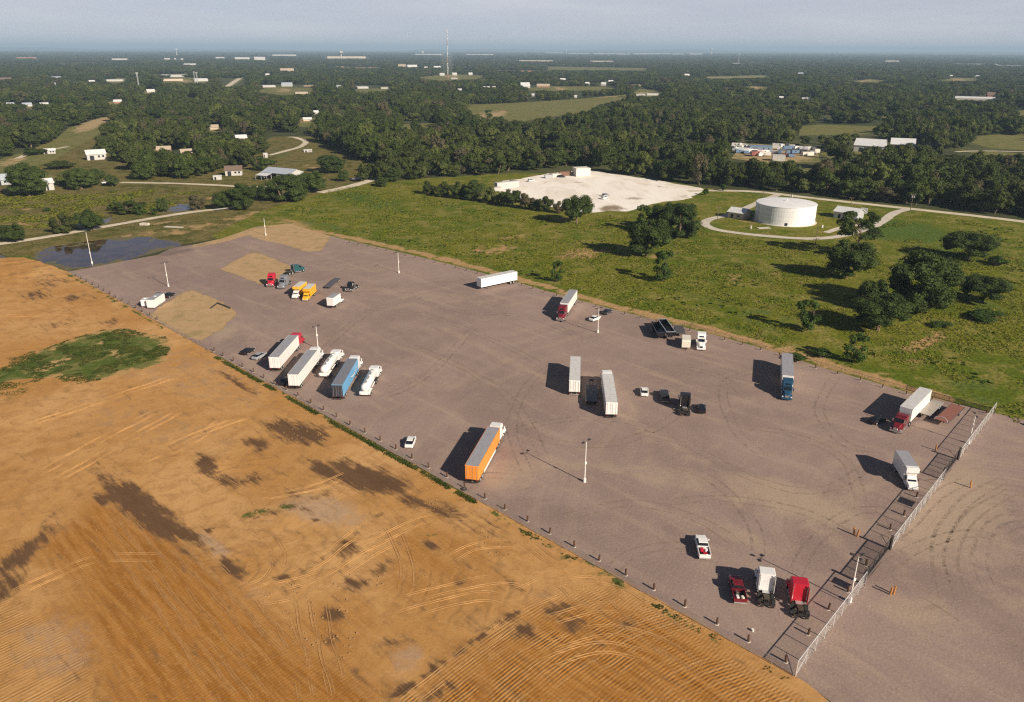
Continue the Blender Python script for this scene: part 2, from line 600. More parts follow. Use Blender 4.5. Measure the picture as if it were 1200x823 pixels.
CLEARINGS = {
    'a': [(28, 178), (62, 166), (80, 150), (118, 138), (137, 136), (128, 150), (108, 162), (62, 188), (0, 210), (-40, 200)],
    'b': [(545, 132), (548, 123), (600, 121), (680, 116), (735, 111), (738, 116), (700, 124), (690, 131), (640, 138), (610, 143), (575, 140)],
    'c': [(450, 150), (470, 146), (512, 144), (520, 148), (480, 152)],
    'd': [(930, 150), (960, 146), (1050, 149), (1052, 156), (1000, 158), (935, 159)],
    'e': [(1125, 163), (1160, 158), (1230, 158), (1230, 178), (1160, 174)],
    'f': [(985, 176), (1010, 174), (1012, 183), (975, 186), (960, 180)],
    'g': [(1120, 175), (1200, 180), (1230, 186), (1150, 182)],
    'h': [(855, 150), (920, 148), (980, 147), (980, 151), (900, 153)],
    'i': [(1185, 130), (1260, 128), (1260, 136), (1190, 137)],
    'j': [(822, 90), (900, 88), (905, 91), (830, 93)],
    'k': [(262, 102), (275, 92), (285, 93), (270, 103)],
    'l': [(40, 200), (70, 208), (0, 215), (-20, 210)],
    'n': [(868, 168), (955, 172), (962, 190), (900, 192), (858, 186)],
    'o': [(925, 200), (960, 196), (975, 204), (950, 222), (930, 218)],
    'p': [(410, 105), (460, 103), (462, 107), (415, 109)],
    'q': [(640, 78), (760, 80), (760, 83), (640, 82)],
    'r0': [(236, 153), (250, 149), (266, 152), (262, 157), (240, 158)], 
    'r3': [(118, 123), (132, 118), (150, 119), (146, 124)], 'r4': [(160, 110), (175, 105), (192, 107), (184, 111)], 'r5': [(338, 146), (352, 139), (372, 138), (376, 145), (356, 149)], 'r6': [(298, 108), (320, 101), (366, 104), (372, 111), (330, 112)],
    'r7': [(596, 106), (640, 101), (720, 102), (724, 105), (660, 107)], 'r8': [(485, 91), (530, 87), (572, 89), (560, 93), (510, 95)], 'r9': [(122, 97), (138, 91), (152, 93), (146, 98)], 'ra': [(182, 97), (205, 90), (250, 93), (246, 98)],
    'rb': [(735, 114), (748, 104), (774, 106), (780, 113)], 'rc': [(1112, 118), (1130, 113), (1172, 114), (1170, 119)], 'rd': [(2, 128), (30, 123), (60, 125), (56, 129)], 're': [(866, 104), (880, 101), (905, 102), (900, 106)],
    'rf': [(990, 96), (1020, 93), (1040, 94), (1030, 98)], 'rg': [(1095, 95), (1120, 91), (1150, 92), (1146, 95)], 'rh': [(655, 147), (662, 142), (672, 142), (670, 148)], 'ri': [(760, 145), (772, 140), (780, 142), (774, 148)], 'rj': [(1020, 136), (1040, 132), (1052, 134), (1044, 139)],
}
FIELD = meadow_mat('clearing_grass', (.13, .15, .035), (.17, .175, .05), (.25, .21, .09), (.44, .32, .17), .04)
for k, pp in CLEARINGS.items():
    d = P(*pp[0]).y
    sheet('clearing', W2(pp), 0.02 + .00002 * d, max(8.0, d / 60), FIELD, {
        'bare': ([(110, 145, 30, 7, -20, .9), (15, 190, 20, 5, -10, .8)] if k == 'a' else [(575, 135, 25, 5, -10, .8), (690, 113, 40, 2, 0, .8)] if k == 'b' else [(907, 180, 70, 14, 0, .8)] if k == 'n' else [((pp[0][0] + pp[2][0]) / 2, (pp[0][1] + pp[2][1]) / 2, 12, 3, 0, .75)] if k[0] == 'r' else [(0, 0, 1, 1, 0, 0)]),
        'lush': [(0, 0, 1, 1, 0, 0)]}, step=max(8, d / 80), jit=.6)

# ---- gravel
def gravel_mat(name, a, b, tan, dark):
    m = Mat(name, 0.93, 0.15)
    big = m.noise(0.035, 6, 0.6, 1.0)
    mid = m.noise(0.25, 6, 0.7, 0.5)
    sp = m.noise(2.6, 4, 0.85)
    sp2 = m.vor(2.2)
    dirs = m.noise(0.22, 5, 0.6, 0.3, vec=m.coord(scale=(.14, 1, 1), rot=RAD(-136)))
    c = m.mix(m.rng(big, .36, .66), a, b)
    c = m.mix(m.ma('MULTIPLY', m.rng(mid, .45, .75), .30), c, tan)
    c = m.mix(m.ma('MULTIPLY', m.rng(dirs, .5, .72), .35), c, tuple(q * 1.18 for q in tan))
    ph = m.ma('ADD', m.attr('ring'), m.ma('MULTIPLY', m.ma('SUBTRACT', m.noise(.06, 3), .5), 6))
    w = m.ma('SINE', m.ma('MULTIPLY', ph, 3.6))
    w2 = m.ma('SINE', m.ma('MULTIPLY', ph, .9))
    rm = m.rng(m.noise(.04, 4, .6, 1), .42, .62)
    c = m.mix(m.ma('MULTIPLY', m.ma('MULTIPLY', m.rng(w, .2, 1), rm), m.ma('ADD', m.ma('MULTIPLY', m.attr('arc'), .45), .10)), c, tuple(q * .72 for q in a))
    c = m.mix(m.ma('MULTIPLY', m.ma('MULTIPLY', m.rng(w2, .1, 1), rm), .22), c, tan)
    dust = m.ma('ADD', m.attr('dust'), m.ma('MULTIPLY', m.ma('SUBTRACT', mid, .5), .9))
    c = m.mix(m.ma('MULTIPLY', m.rng(dust, .25, .95), .88), c, tan)
    sand = m.ma('ADD', m.attr('sand'), m.ma('MULTIPLY', m.ma('SUBTRACT', mid, .5), 1.1))
    isl = m.mix(m.rng(mid, .38, .64), (.47, .31, .165), (.40, .27, .13))
    isl = m.mix(m.ma('MULTIPLY', m.rng(m.noise(.16, 5, .7, .6, vec=m.coord(off=(5, 9, 0))), .53, .63), .40), isl, (.17, .165, .05))
    isl = m.mix(m.ma('MULTIPLY', m.rng(sp, .45, .25), .4), isl, (.20, .13, .06))
    c = m.mix(m.rng(sand, .46, .54), c, m.mix(m.ma('MULTIPLY', m.rng(sand, .60, .50), .5), isl, (.15, .12, .05)))
    oil = m.noise(.11, 3, .5, .2)
    c = m.mix(m.ma('MULTIPLY', m.rng(oil, .70, .78), .35), c, dark)
    damp = m.ma('ADD', m.attr('damp'), m.ma('MULTIPLY', m.ma('SUBTRACT', mid, .5), 1.2))
    c = m.mix(m.ma('MULTIPLY', m.rng(damp, .35, .9), .6), c, dark)
    # single stones: light and dark specks
    c = m.mix(m.ma('MULTIPLY', m.rng(sp, .52, .78), .60), c, tuple(min(1, q * 1.55) for q in tan))
    c = m.mix(m.ma('MULTIPLY', m.rng(sp, .47, .22), .65), c, tuple(q * .42 for q in a))
    m.color(c)
    m.bump(m.ma('ADD', m.ma('MULTIPLY', sp, .7), m.ma('MULTIPLY', sp2, .4)), 0.55, 0.08)
    return m.m


GRAVEL = gravel_mat('crushed_gravel', (.252, .180, .156), (.306, .222, .190), (.392, .292, .212), (.125, .088, .078))
lot_px = [(930, 793), (905, 779), (78, 319), (110, 313), (145, 306), (185, 299), (200, 291), (232, 286), (262, 279), (300, 266), (340, 262)] + TOP_EDGE
lot_poly = W2(lot_px)
ringc = P(1230, 640)


def ring_at(x, y): return np.hypot(x - ringc.x, y - ringc.y)


sheet('gravel_lot', lot_poly, 0.024, 2.6, GRAVEL, {
    'ring': ring_at,
    'arc': [(1000, 600, 80, 50, 0, .5)],
    'dust': [('L', [(1040, 560), (960, 592), (860, 565), (760, 505), (640, 445), (520, 385)], 3.0, .62), ('L', [(1005, 655), (930, 605), (820, 572), (690, 545), (590, 560)], 2.6, .66), ('L', [(900, 650), (820, 600), (760, 540), (740, 470), (700, 420)], 2.2, .5), ('L', [(560, 520), (500, 460), (430, 400), (360, 350)], 2.4, .5), ('L', [(980, 520), (1000, 560), (1000, 600)], 2.0, .55), (940, 590, 110, 22, 18, .9), (800, 560, 130, 14, 12, .6), (590, 560, 60, 26, -10, .7), (640, 545, 60, 12, 0, .7), (860, 625, 90, 12, 22, .7), (1060, 545, 26, 20, 0, .6), (980, 545, 60, 12, 5, .5), (490, 345, 160, 8, 6, .5), (420, 315, 60, 6, 0, .5), (520, 440, 60, 16, 20, .4), (265, 390, 26, 10, -30, .8), (300, 395, 26, 18, 0, .5), (730, 470, 60, 18, 0, .35), (1100, 620, 30, 60, 0, .4)],
    'sand': [('A', [(223, 339), (252, 350), (280, 366), (262, 384), (232, 402), (205, 388), (172, 371), (192, 356)], 2.2, 1.0),
             ('A', [(297, 294), (318, 302), (343, 313), (330, 333), (308, 334), (284, 325), (257, 316)], 2.0, 1.0),
             ('A', [(285, 272), (322, 262), (352, 262), (388, 277), (376, 294), (362, 296), (330, 286), (305, 282)], 2.2, 1.0),
             ('A', [(222, 288), (250, 280), (300, 266), (305, 272), (262, 284), (228, 291)], 1.5, .95)],
    'damp': [(205, 296, 30, 3, -10, .9), (640, 595, 90, 20, 10, .55), (560, 480, 80, 20, 0, .4), (800, 590, 40, 16, 0, .4), (190, 294, 26, 5, -10, .8), (235, 287, 20, 3, -10, .6), (700, 640, 80, 18, 20, .45), (390, 470, 60, 20, 20, .3)]},
    step=2.6, jit=.07)
yard_poly = W2([(930, 793), (1165, 484), (1230, 500), (1500, 560), (1700, 1000), (1200, 1300), (1040, 870), (985, 832), (960, 812)])
sheet('gravel_yard', yard_poly, 0.018, 2.6, GRAVEL, {
    'ring': ring_at,
    'arc': [(1160, 600, 60, 60, 0, 1), (1180, 690, 60, 60, 0, .5)],
    'dust': [(1110, 600, 80, 60, -30, 1.0), (1080, 720, 70, 30, 20, .7), (1150, 640, 60, 40, 0, .6), (1180, 700, 60, 16, 25, .6), (1130, 560, 24, 16, -40, .9)],
    'sand': [(1135, 548, 10, 8, 0, .5), (1050, 700, 16, 4, 10, .3), (1010, 790, 30, 7, 8, .42), (1190, 812, 20, 10, 0, .5), (975, 815, 14, 8, 0, .8), (1055, 805, 20, 6, 0, .5)],
    'damp': [(1085, 715, 40, 10, 0, .5), (1160, 790, 30, 8, 20, .55), (960, 740, 30, 20, 0, .4), (1040, 780, 50, 10, 0, .4), (1190, 680, 14, 6, 0, .5)]},
    step=2.6, jit=.07)

# ---- faint wheel marks swept across the gravel
def wheel_marks():
    rng = np.random.default_rng(23)
    for mi, (nm, cols) in enumerate((('pale_wheel_mark', ((.30, .225, .170), (.38, .285, .210))), ('dark_wheel_mark', ((.185, .138, .120), (.235, .175, .150))))):
        m = Mat(nm, .95, .05)
        m.color(m.mix(m.rng(m.noise(1.6, 4, .7), .35, .65), *cols))
        tr = m.n.new('ShaderNodeBsdfTransparent'); mx = m.n.new('ShaderNodeMixShader')
        m.l.new(m.rng(m.noise(.8, 5, .7, vec=m.coord(off=(3, 3 + mi, 0))), .42, .66, 0, .70 if mi == 0 else .32), mx.inputs[0]); m.l.new(tr.outputs[0], mx.inputs[1]); m.l.new(m.b.outputs[0], mx.inputs[2])
        m.l.new(mx.outputs[0], m.n['Material Output'].inputs[0])
        b = MB()
        if mi == 0:
            paths = [[(1030, 540), (960, 575), (880, 560), (800, 520), (720, 500)], [(1020, 640), (940, 600), (850, 585), (760, 590)], [(880, 650), (820, 610), (740, 590), (650, 610)], [(600, 500), (660, 520), (740, 515), (820, 470)], [(470, 400), (540, 430), (600, 470), (640, 540)], [(420, 360), (500, 370), (580, 400), (640, 430)],
                     [(300, 370), (340, 350), (400, 345), (470, 360)], [(870, 500), (930, 510), (990, 540), (1010, 590)], [(1180, 560), (1130, 590), (1100, 640), (1110, 700)], [(1190, 575), (1145, 600), (1115, 645), (1125, 700)], [(1150, 740), (1090, 700), (1060, 690)], [(700, 690), (740, 650), (800, 640), (850, 660)],
                     [(1140, 560), (1100, 580), (1060, 620), (1020, 640)], [(1195, 640), (1140, 625), (1080, 640), (1030, 670)]]
        else:
            paths = [[(560, 530), (620, 500), (700, 490), (760, 500)], [(610, 560), (560, 560), (520, 600)], [(900, 540), (860, 500), (850, 450), (900, 430)], [(660, 420), (620, 450), (600, 500), (620, 560)], [(1060, 600), (1000, 600), (950, 640), (930, 680)], [(770, 540), (830, 560), (880, 610), (890, 660)],
                     [(1205, 600), (1164, 616), (1148, 652), (1158, 690)], [(480, 350), (540, 365), (620, 372), (690, 400)], [(350, 440), (400, 390), (440, 360)], [(440, 470), (500, 440), (560, 380)], [(980, 440), (960, 480), (990, 520), (1040, 530)], [(730, 440), (780, 430), (840, 440), (880, 470)]]
        for pth in paths:
            line = smooth_path([P(a_, b_) for a_, b_ in pth], 1.0)
            for off in (-1.0, 1.0):
                V = []; F = []; g0 = rng.uniform(0, 30); w0 = rng.uniform(.16, .32)
                for i, p in enumerate(line):
                    t = (line[min(i + 1, len(line) - 1)] - line[max(i - 1, 0)]).normalized(); nn = Vector((-t.y, t.x, 0))
                    h = w0 * min(1, i / 6, (len(line) - 1 - i) / 6) + .01
                    for s_ in (-h, h):
                        q = p + nn * (off + .08 * math.sin(i * .4 + g0) + s_); V.append((q.x, q.y, .029 + mi * .004))
                    if i: a0 = (i - 1) * 2; F.append((a0, a0 + 2, a0 + 3, a0 + 1))
                b.add(V, F)
        o = b.build('wheel_marks', m.m); o['kind'] = 'stuff'


wheel_marks()

# ---- dirt field
def dirt_field():
    m = Mat('graded_orange_dirt', 0.95, 0.06)
    dA = ang_of((187, 630), (367, 807))
    big = m.noise(0.03, 6, 0.6, 0.8)
    mid = m.noise(0.30, 7, 0.68, 0.6)
    fine = m.noise(2.2, 5, 0.75)
    streak = m.noise(1.1, 5, 0.65, 0.15, vec=m.coord(scale=(.10, 1, 1), rot=-dA))
    streakw = m.noise(.35, 5, 0.65, 0.3, vec=m.coord(scale=(.14, 1, 1), rot=-dA))
    tan = m.mix(m.rng(big, .35, .65), (.445, .226, .070), (.555, .318, .128))
    tan = m.mix(m.ma('MULTIPLY', m.rng(mid, .42, .66), .55), tan, (.330, .165, .052))
    org = m.mix(m.rng(streak, .36, .64), (.300, .125, .024), (.415, .190, .046))
    o = m.ma('ADD', m.attr('rich'), m.ma('MULTIPLY', m.ma('SUBTRACT', streakw, .5), .8))
    c = m.mix(m.rng(o, .2, .85), tan, org)
    pl = m.ma('ADD', m.attr('pale'), m.ma('MULTIPLY', m.ma('SUBTRACT', mid, .5), 1.3))
    c = m.mix(m.ma('MULTIPLY', m.rng(pl, .35, .95), .7), c, (.42, .30, .21))
    # furrows and wheel marks
    wob = m.ma('ADD', m.ma('MULTIPLY', m.ma('SUBTRACT', m.noise(.5, 4, .65), .5), .30), m.ma('MULTIPLY', m.ma('SUBTRACT', m.noise(.045, 2, .5), .5), 2.4))
    ph = m.ma('ADD', m.attr('furrow'), wob)
    w = m.ma('SINE', m.ma('MULTIPLY', ph, 2 * math.pi / .50))
    w2 = m.ma('SINE', m.ma('MULTIPLY', ph, 2 * math.pi / 1.9))
    fm = m.ma('MULTIPLY', m.attr('furrow_mask'), m.rng(m.noise(.14, 4, .6, .6), .38, .62, .12, 1))
    tr = m.ma('ADD', m.attr('track'), m.ma('MULTIPLY', m.ma('SUBTRACT', m.noise(.07, 3), .5), 9.0))
    tw = m.ma('POWER', m.ma('ABSOLUTE', m.ma('SINE', m.ma('MULTIPLY', tr, 1.25))), 7)
    tm = m.ma('MULTIPLY', m.attr('track_mask'), m.rng(m.noise(.09, 4, .6, .8, vec=m.coord(off=(31, 7, 0))), .42, .58))
    c = m.mix(m.ma('MULTIPLY', m.ma('MULTIPLY', m.rng(w, .0, -1), fm), .14), c, (.24, .115, .04))
    c = m.mix(m.ma('MULTIPLY', m.ma('MULTIPLY', m.rng(w2, .0, 1), fm), .36), c, (.52, .30, .12))
    c = m.mix(m.ma('MULTIPLY', m.ma('MULTIPLY', tw, tm), .36), c, (.24, .125, .05))
    c = m.mix(m.ma('MULTIPLY', m.rng(streak, .60, .80), m.ma('ADD', .08, m.ma('MULTIPLY', m.attr('rich'), .32))), c, (.25, .12, .04))
    # damp and mossy stains with brushed edges
    streakn = m.noise(.75, 5, 0.7, 0.1, vec=m.coord(scale=(.16, 1, 1), rot=-dA, off=(3, 3, 0)))
    wet = m.ma('ADD', m.attr('wet'), m.ma('ADD', m.ma('MULTIPLY', m.ma('SUBTRACT', streakn, .5), 2.4), m.ma('MULTIPLY', m.ma('SUBTRACT', mid, .5), 1.0)))
    wc = m.mix(m.rng(streakw, .4, .6), (.032, .018, .020), (.062, .034, .026))
    c = m.mix(m.ma('MULTIPLY', m.rng(wet, .32, .84), .97), c, wc)
    c = m.mix(m.ma('MULTIPLY', m.rng(wet, .10, .5), .40), c, (.25, .14, .06))
    spots = m.noise(.42, 5, .7, .4, vec=m.coord(off=(9, 4, 0)))
    c = m.mix(m.ma('MULTIPLY', m.rng(spots, .72, .82), m.attr('messy')), c, (.10, .06, .035))
    gr = m.ma('ADD', m.attr('green'), m.ma('ADD', m.ma('MULTIPLY', m.ma('SUBTRACT', mid, .5), 1.8), m.ma('MULTIPLY', m.ma('SUBTRACT', fine, .5), 1.0)))
    c = m.mix(m.rng(gr, .5, .7), c, m.mix(m.rng(fine, .35, .65), (.05, .075, .015), (.12, .13, .035)))
    dryf = m.rng(wet, .75, .25)
    c = m.mix(m.ma('MULTIPLY', m.ma('MULTIPLY', m.rng(fine, .53, .75), .45), dryf), c, (.60, .40, .20))
    c = m.mix(m.ma('MULTIPLY', m.rng(fine, .47, .25), .5), c, (.20, .105, .045))
    m.color(c)
    h = m.ma('ADD', m.ma('MULTIPLY', m.ma('MULTIPLY', w, fm), .30), m.ma('MULTIPLY', fine, .40))
    h = m.ma('ADD', h, m.ma('MULTIPLY', m.ma('MULTIPLY', tw, tm), -.6))
    h = m.ma('ADD', h, m.ma('MULTIPLY', mid, 1.2))
    h = m.ma('ADD', h, m.ma('MULTIPLY', m.ma('MULTIPLY', m.ma('SINE', m.ma('MULTIPLY', m.attr('cross'), 2 * math.pi / .52)), m.attr('furrow_mask')), .13))
    m.bump(h, 0.75, 0.10)

    b0, b1 = P(500, 823), P(650, 715)
    bd = (b1 - b0).normalized()
    cB = (b0 + b1) / 2 + Vector((bd.y, -bd.x, 0)) * 75
    cT = P(255, 668)
    vA = np.array([math.cos(dA), math.sin(dA)]); nA = np.array([-vA[1], vA[0]])
    dC = ang_of((0, 775), (90, 733)); nC = np.array([-math.sin(dC), math.cos(dC)])
    A_poly = [(118, 585), (200, 620), (262, 672), (330, 720), (462, 823), (500, 860), (140, 860), (130, 823), (90, 720), (45, 640)]
    B_poly = [(455, 823), (530, 770), (610, 716), (648, 700), (720, 690), (800, 720), (850, 760), (930, 812), (980, 860), (400, 860)]
    C_poly = [(-200, 700), (0, 700), (70, 735), (105, 790), (130, 860), (-200, 900)]

    def mask(poly, soft):
        def f(x, y):
            w = W2(poly)
            d = seg_dist(x, y, w, True)
            return np.clip(.5 + np.where(in_poly(x, y, w), d, -d) / (2 * soft), 0, 1)
        return f
    mA, mB, mC = mask(A_poly, 2.0), mask(B_poly, 1.5), mask(C_poly, 2.0)

    def furrow(x, y):
        fb = np.hypot(x - cB.x, y - cB.y)
        fa = x * nA[0] + y * nA[1]
        fc = (x * nC[0] + y * nC[1]) * .8
        return np.where(mB(x, y) > .02, fb, np.where(mC(x, y) > .3, fc, fa))

    def fmask(x, y): return np.maximum(mB(x, y) * 1.0, np.maximum(mA(x, y) * .45, mC(x, y) * .8))
    wet = [(172, 600, 66, 17, 38, 1.15), (128, 585, 16, 10, 0, .9), (215, 622, 26, 9, 30, .9), (25, 652, 50, 11, -38, .85), (0, 690, 28, 14, -20, .85), (60, 622, 14, 8, 0, .5), (272, 667, 20, 9, 35, .95), (350, 507, 36, 13, 12, 1.05), (300, 520, 22, 6, 10, .85),
           (243, 547, 16, 12, 40, .95), (262, 562, 18, 7, 20, .8), (295, 562, 14, 7, 0, .7), (345, 578, 13, 9, 20, .75), (430, 562, 56, 15, 15, 1.1), (380, 552, 20, 12, 30, .9), (500, 592, 60, 9, 15, .62), (545, 615, 40, 8, 25, .45), (405, 645, 14, 10, 0, .95), (416, 685, 17, 7, 0, .95),
           (446, 668, 18, 7, -40, .7), (390, 720, 9, 8, 0, .9), (390, 752, 13, 9, 0, .8), (465, 752, 22, 9, 0, .62), (505, 640, 12, 6, 10, .8), (540, 684, 7, 4, 0, .9), (600, 687, 14, 3, 30, .75), (470, 640, 16, 3, 20, .5), (448, 684, 6, 3, 0, .5), (425, 795, 10, 4, 30, .7), (415, 783, 7, 3, 0, .8),
           (650, 716, 18, 6, -15, .9), (672, 735, 13, 9, -10, .85), (612, 742, 15, 8, -10, .8), (740, 730, 14, 6, 12, .9), (715, 742, 24, 6, 10, .6), (700, 757, 12, 6, 0, .5), (570, 625, 16, 8, 0, .4), (585, 665, 10, 6, 0, .5), (510, 815, 26, 8, -30, .75), (505, 778, 8, 3, 0, .7),
           (45, 346, 18, 6, -8, .62), (84, 350, 9, 4, 0, 1.0), (55, 334, 14, 3, 0, .6), (130, 378, 12, 4, 0, .6), (70, 380, 26, 4, -8, .4), (105, 348, 12, 3, 10, .5), (65, 328, 20, 4, 0, .45), (285, 453, 22, 4, 25, .75), (265, 440, 18, 2.5, 20, .6), (330, 697, 3, 2, 0, 1.0), (345, 689, 4, 2, 0, 1.0),
           (370, 612, 6, 3, 0, .9), (360, 600, 10, 3, 0, .7), (330, 677, 8, 4, 0, .9), (245, 622, 7, 3, 30, .8), (320, 658, 5, 3, 0, .7), (640, 455, 1, 1, 0, 0), (765, 797, 14, 3, 0, .5), (690, 655, 14, 3, 30, .4), (570, 612, 36, 4, 28, .5)]
    F_ = {
        'wet': wet + [('L', [(0, 672), (40, 640), (62, 600)], 1.4, .5), ('L', [(250, 545), (330, 520), (390, 500)], .8, .45), ('L', [(455, 822), (530, 770), (610, 716)], .55, .85), ('L', [(180, 590), (215, 620), (250, 645)], 1.0, .7), ('L', [(290, 610), (340, 598), (390, 575)], 1.3, .5), ('L', [(330, 690), (400, 640), (450, 600)], .7, .45)],
        'rich': [('A', A_poly, 7.0, 1.0), ('A', B_poly, 6.0, .75), (520, 660, 110, 60, 0, .5), (60, 360, 80, 30, 0, .35), (400, 740, 60, 50, 0, .6)],
        'pale': [(380, 600, 60, 22, 10, .85), (250, 640, 30, 10, 35, .9), (480, 775, 26, 30, 0, .7), (225, 440, 150, 40, 20, .5), (180, 500, 140, 30, 10, .45), (300, 700, 24, 20, 35, .5), (60, 760, 70, 50, 0, .6), (640, 700, 26, 10, -20, .4), (690, 640, 60, 10, 30, .5), (100, 470, 100, 14, 0, .4), (565, 600, 12, 4, 20, .8), (255, 655, 16, 10, 30, .7), (460, 572, 14, 3, 0, .7)],
        'furrow': furrow, 'furrow_mask': fmask,
        'cross': lambda x, y: x * vA[0] + y * vA[1],
        'track': lambda x, y: np.hypot(x - cT.x, y - cT.y),
        'track_mask': [(330, 640, 90, 50, 0, 1), (560, 680, 120, 60, 0, .8), (250, 540, 100, 30, 0, .5), (480, 600, 90, 40, 0, .6), (700, 690, 60, 30, 0, .6), (180, 450, 120, 60, 0, .25)],
        'messy': [(320, 590, 110, 70, 0, .8), (470, 660, 120, 60, 0, .6), (620, 720, 100, 30, 0, .5), (200, 350, 80, 20, 0, .5), (50, 330, 80, 30, 0, .6), (480, 560, 120, 30, 0, .5)],
        'green': [(320, 598, 34, 5, -8, .62), (295, 605, 18, 4, 0, .5), (430, 612, 60, 4, 15, .35), (505, 625, 12, 6, 0, .5), (45, 318, 60, 7, 20, .4), ('L', [(80, 322), (170, 372), (200, 389)], 1.1, .75), ('L', [(255, 418), (330, 461), (470, 537), (540, 575)], .85, 1.0), ('L', [(78, 322), (110, 338), (150, 362)], 2.2, .5), ('L', [(540, 578), (640, 640), (720, 686)], .8, .72), ('L', [(690, 660), (735, 688)], 1.2, .8), ('L', [(720, 686), (900, 786)], .8, .55), (905, 785, 12, 4, 25, .8), ('L', [(170, 372), (255, 418)], .8, .6)],
    }
    field = W2([(930, 791.5), (905, 778), (78, 318), (60, 312), (28, 302), (0, 303), (-150, 312), (-500, 340), (-700, 600), (-500, 1000), (100, 1300), (1000, 1300), (1100, 1000), (1000, 852), (975, 826), (955, 808)])

    global DIRT_Z

    def zf(x, y):
        px, py, _ = PX(x, y)
        z = 0.0 * x
        g = np.clip(1.3 - np.hypot((px - 20) / 75, (py - 316) / 16), 0, 1)
        z += g * (0.22 + .20 * np.sin(x * .5 + 2 * np.sin(y * .3)) * np.sin(y * .37 + 1) + .12 * np.sin(x * 1.3 + y * .9))
        z += .12 * (1 + np.sin(x * .11 + 1.3) * np.sin(y * .09)) * np.clip(seg_dist(x, y, W2([(930, 792), (78, 318)])) / 15 - .3, 0, 1)
        for bx, by, rr, hh in ((345, 597, 9, .35), (250, 542, 6, .3), (470, 570, 10, .25), (405, 645, 5, .3)):
            c = P(bx, by); z += hh * np.exp(-((x - c.x) ** 2 + (y - c.y) ** 2) / (rr * .5) ** 2)
        return np.maximum(z, 0)
    DIRT_Z = zf
    sheet('dirt_field', field, 0.03, 1.25, m.m, F_, step=1.5, jit=.12, zf=zf)


dirt_field()


# ---- ruts pressed into the dirt by the grading machines (pairs of low berms)
def ruts():
    rng = np.random.default_rng(17)
    b = MB()
    paths = [[(292, 618), (316, 632), (327, 655), (316, 678), (286, 692)], [(286, 700), (340, 676), (395, 644), (440, 606)], [(302, 706), (362, 690), (424, 655), (470, 630)], [(300, 692), (345, 684), (380, 672)],
             [(470, 706), (520, 692), (585, 680), (645, 690), (668, 712)], [(190, 528), (240, 506), (300, 486)], [(168, 548), (228, 516), (262, 492)], [(330, 724), (352, 775), (362, 823)], [(372, 700), (384, 760), (402, 823)], [(352, 700), (366, 760), (378, 823)],
             [(420, 648), (490, 612), (550, 606), (600, 632)], [(455, 726), (560, 700), (612, 714)], [(520, 660), (560, 640), (610, 640), (650, 668)], [(600, 700), (650, 676), (700, 672), (742, 694)], [(612, 712), (662, 690), (716, 690), (760, 716)],
             [(640, 730), (700, 712), (765, 722), (806, 750)], [(560, 620), (610, 632), (655, 662), (690, 668)], [(10, 700), (60, 676), (120, 655), (190, 655)], [(40, 560), (110, 520), (190, 478)], [(64, 566), (136, 524), (214, 480)], [(245, 470), (300, 500), (330, 530)],
             [(420, 530), (480, 566), (545, 606)], [(205, 640), (260, 700), (330, 780)], [(222, 636), (278, 694), (350, 772)], [(140, 600), (200, 680), (270, 770), (310, 823)], [(118, 612), (176, 690), (240, 780), (270, 823)],
             [(480, 823), (545, 770), (606, 726)], [(700, 700), (740, 735), (800, 775)], [(640, 760), (700, 740), (760, 748), (830, 790)], [(590, 823), (640, 780), (700, 760), (770, 770)], [(380, 560), (430, 590), (470, 640), (480, 700)], [(250, 560), (300, 580), (360, 575), (410, 555)],
             [(10, 330), (60, 345), (130, 365)], [(0, 370), (80, 372), (170, 395)], [(230, 440), (300, 470), (360, 505)], [(30, 500), (120, 470), (210, 440)]]
    for pth in paths:
        line = smooth_path([P(a_, b_) for a_, b_ in pth], .8)
        for off in (-.95, .95):
            V = []; F = []
            g0 = rng.uniform(0, 40)
            for i, p in enumerate(line):
                t = (line[min(i + 1, len(line) - 1)] - line[max(i - 1, 0)]).normalized(); nn = Vector((-t.y, t.x, 0))
                c = p + nn * (off + .12 * math.sin(i * .5 + g0))
                z = float(DIRT_Z(np.array([c.x]), np.array([c.y]))[0]) + .03
                k = max(0, .75 + .5 * math.sin(i * .23 + g0) + .3 * math.sin(i * .9 + g0 * 2)) * min(1, i / 4, (len(line) - 1 - i) / 4)
                for s_, h_ in ((-.34, -.10), (-.22, .062 * k), (-.08, .0 * k - .02), (.08, -.02), (.22, .050 * k), (.34, -.10)):
                    q = c + nn * s_; V.append((q.x, q.y, z + h_ - (.06 if k < .15 else 0)))
                if i:
                    for j in range(5):
                        a0 = (i - 1) * 6 + j; F.append((a0, a0 + 6, a0 + 7, a0 + 1))
            b.add(V, F)
    m = Mat('pressed_dirt', .95, .05)
    m.color(m.mix(m.rng(m.noise(1.2, 4, .6), .35, .65), (.36, .195, .072), (.47, .270, .112)))
    tag(b.build('tyre_ruts', m.m), kind='stuff')


ruts()

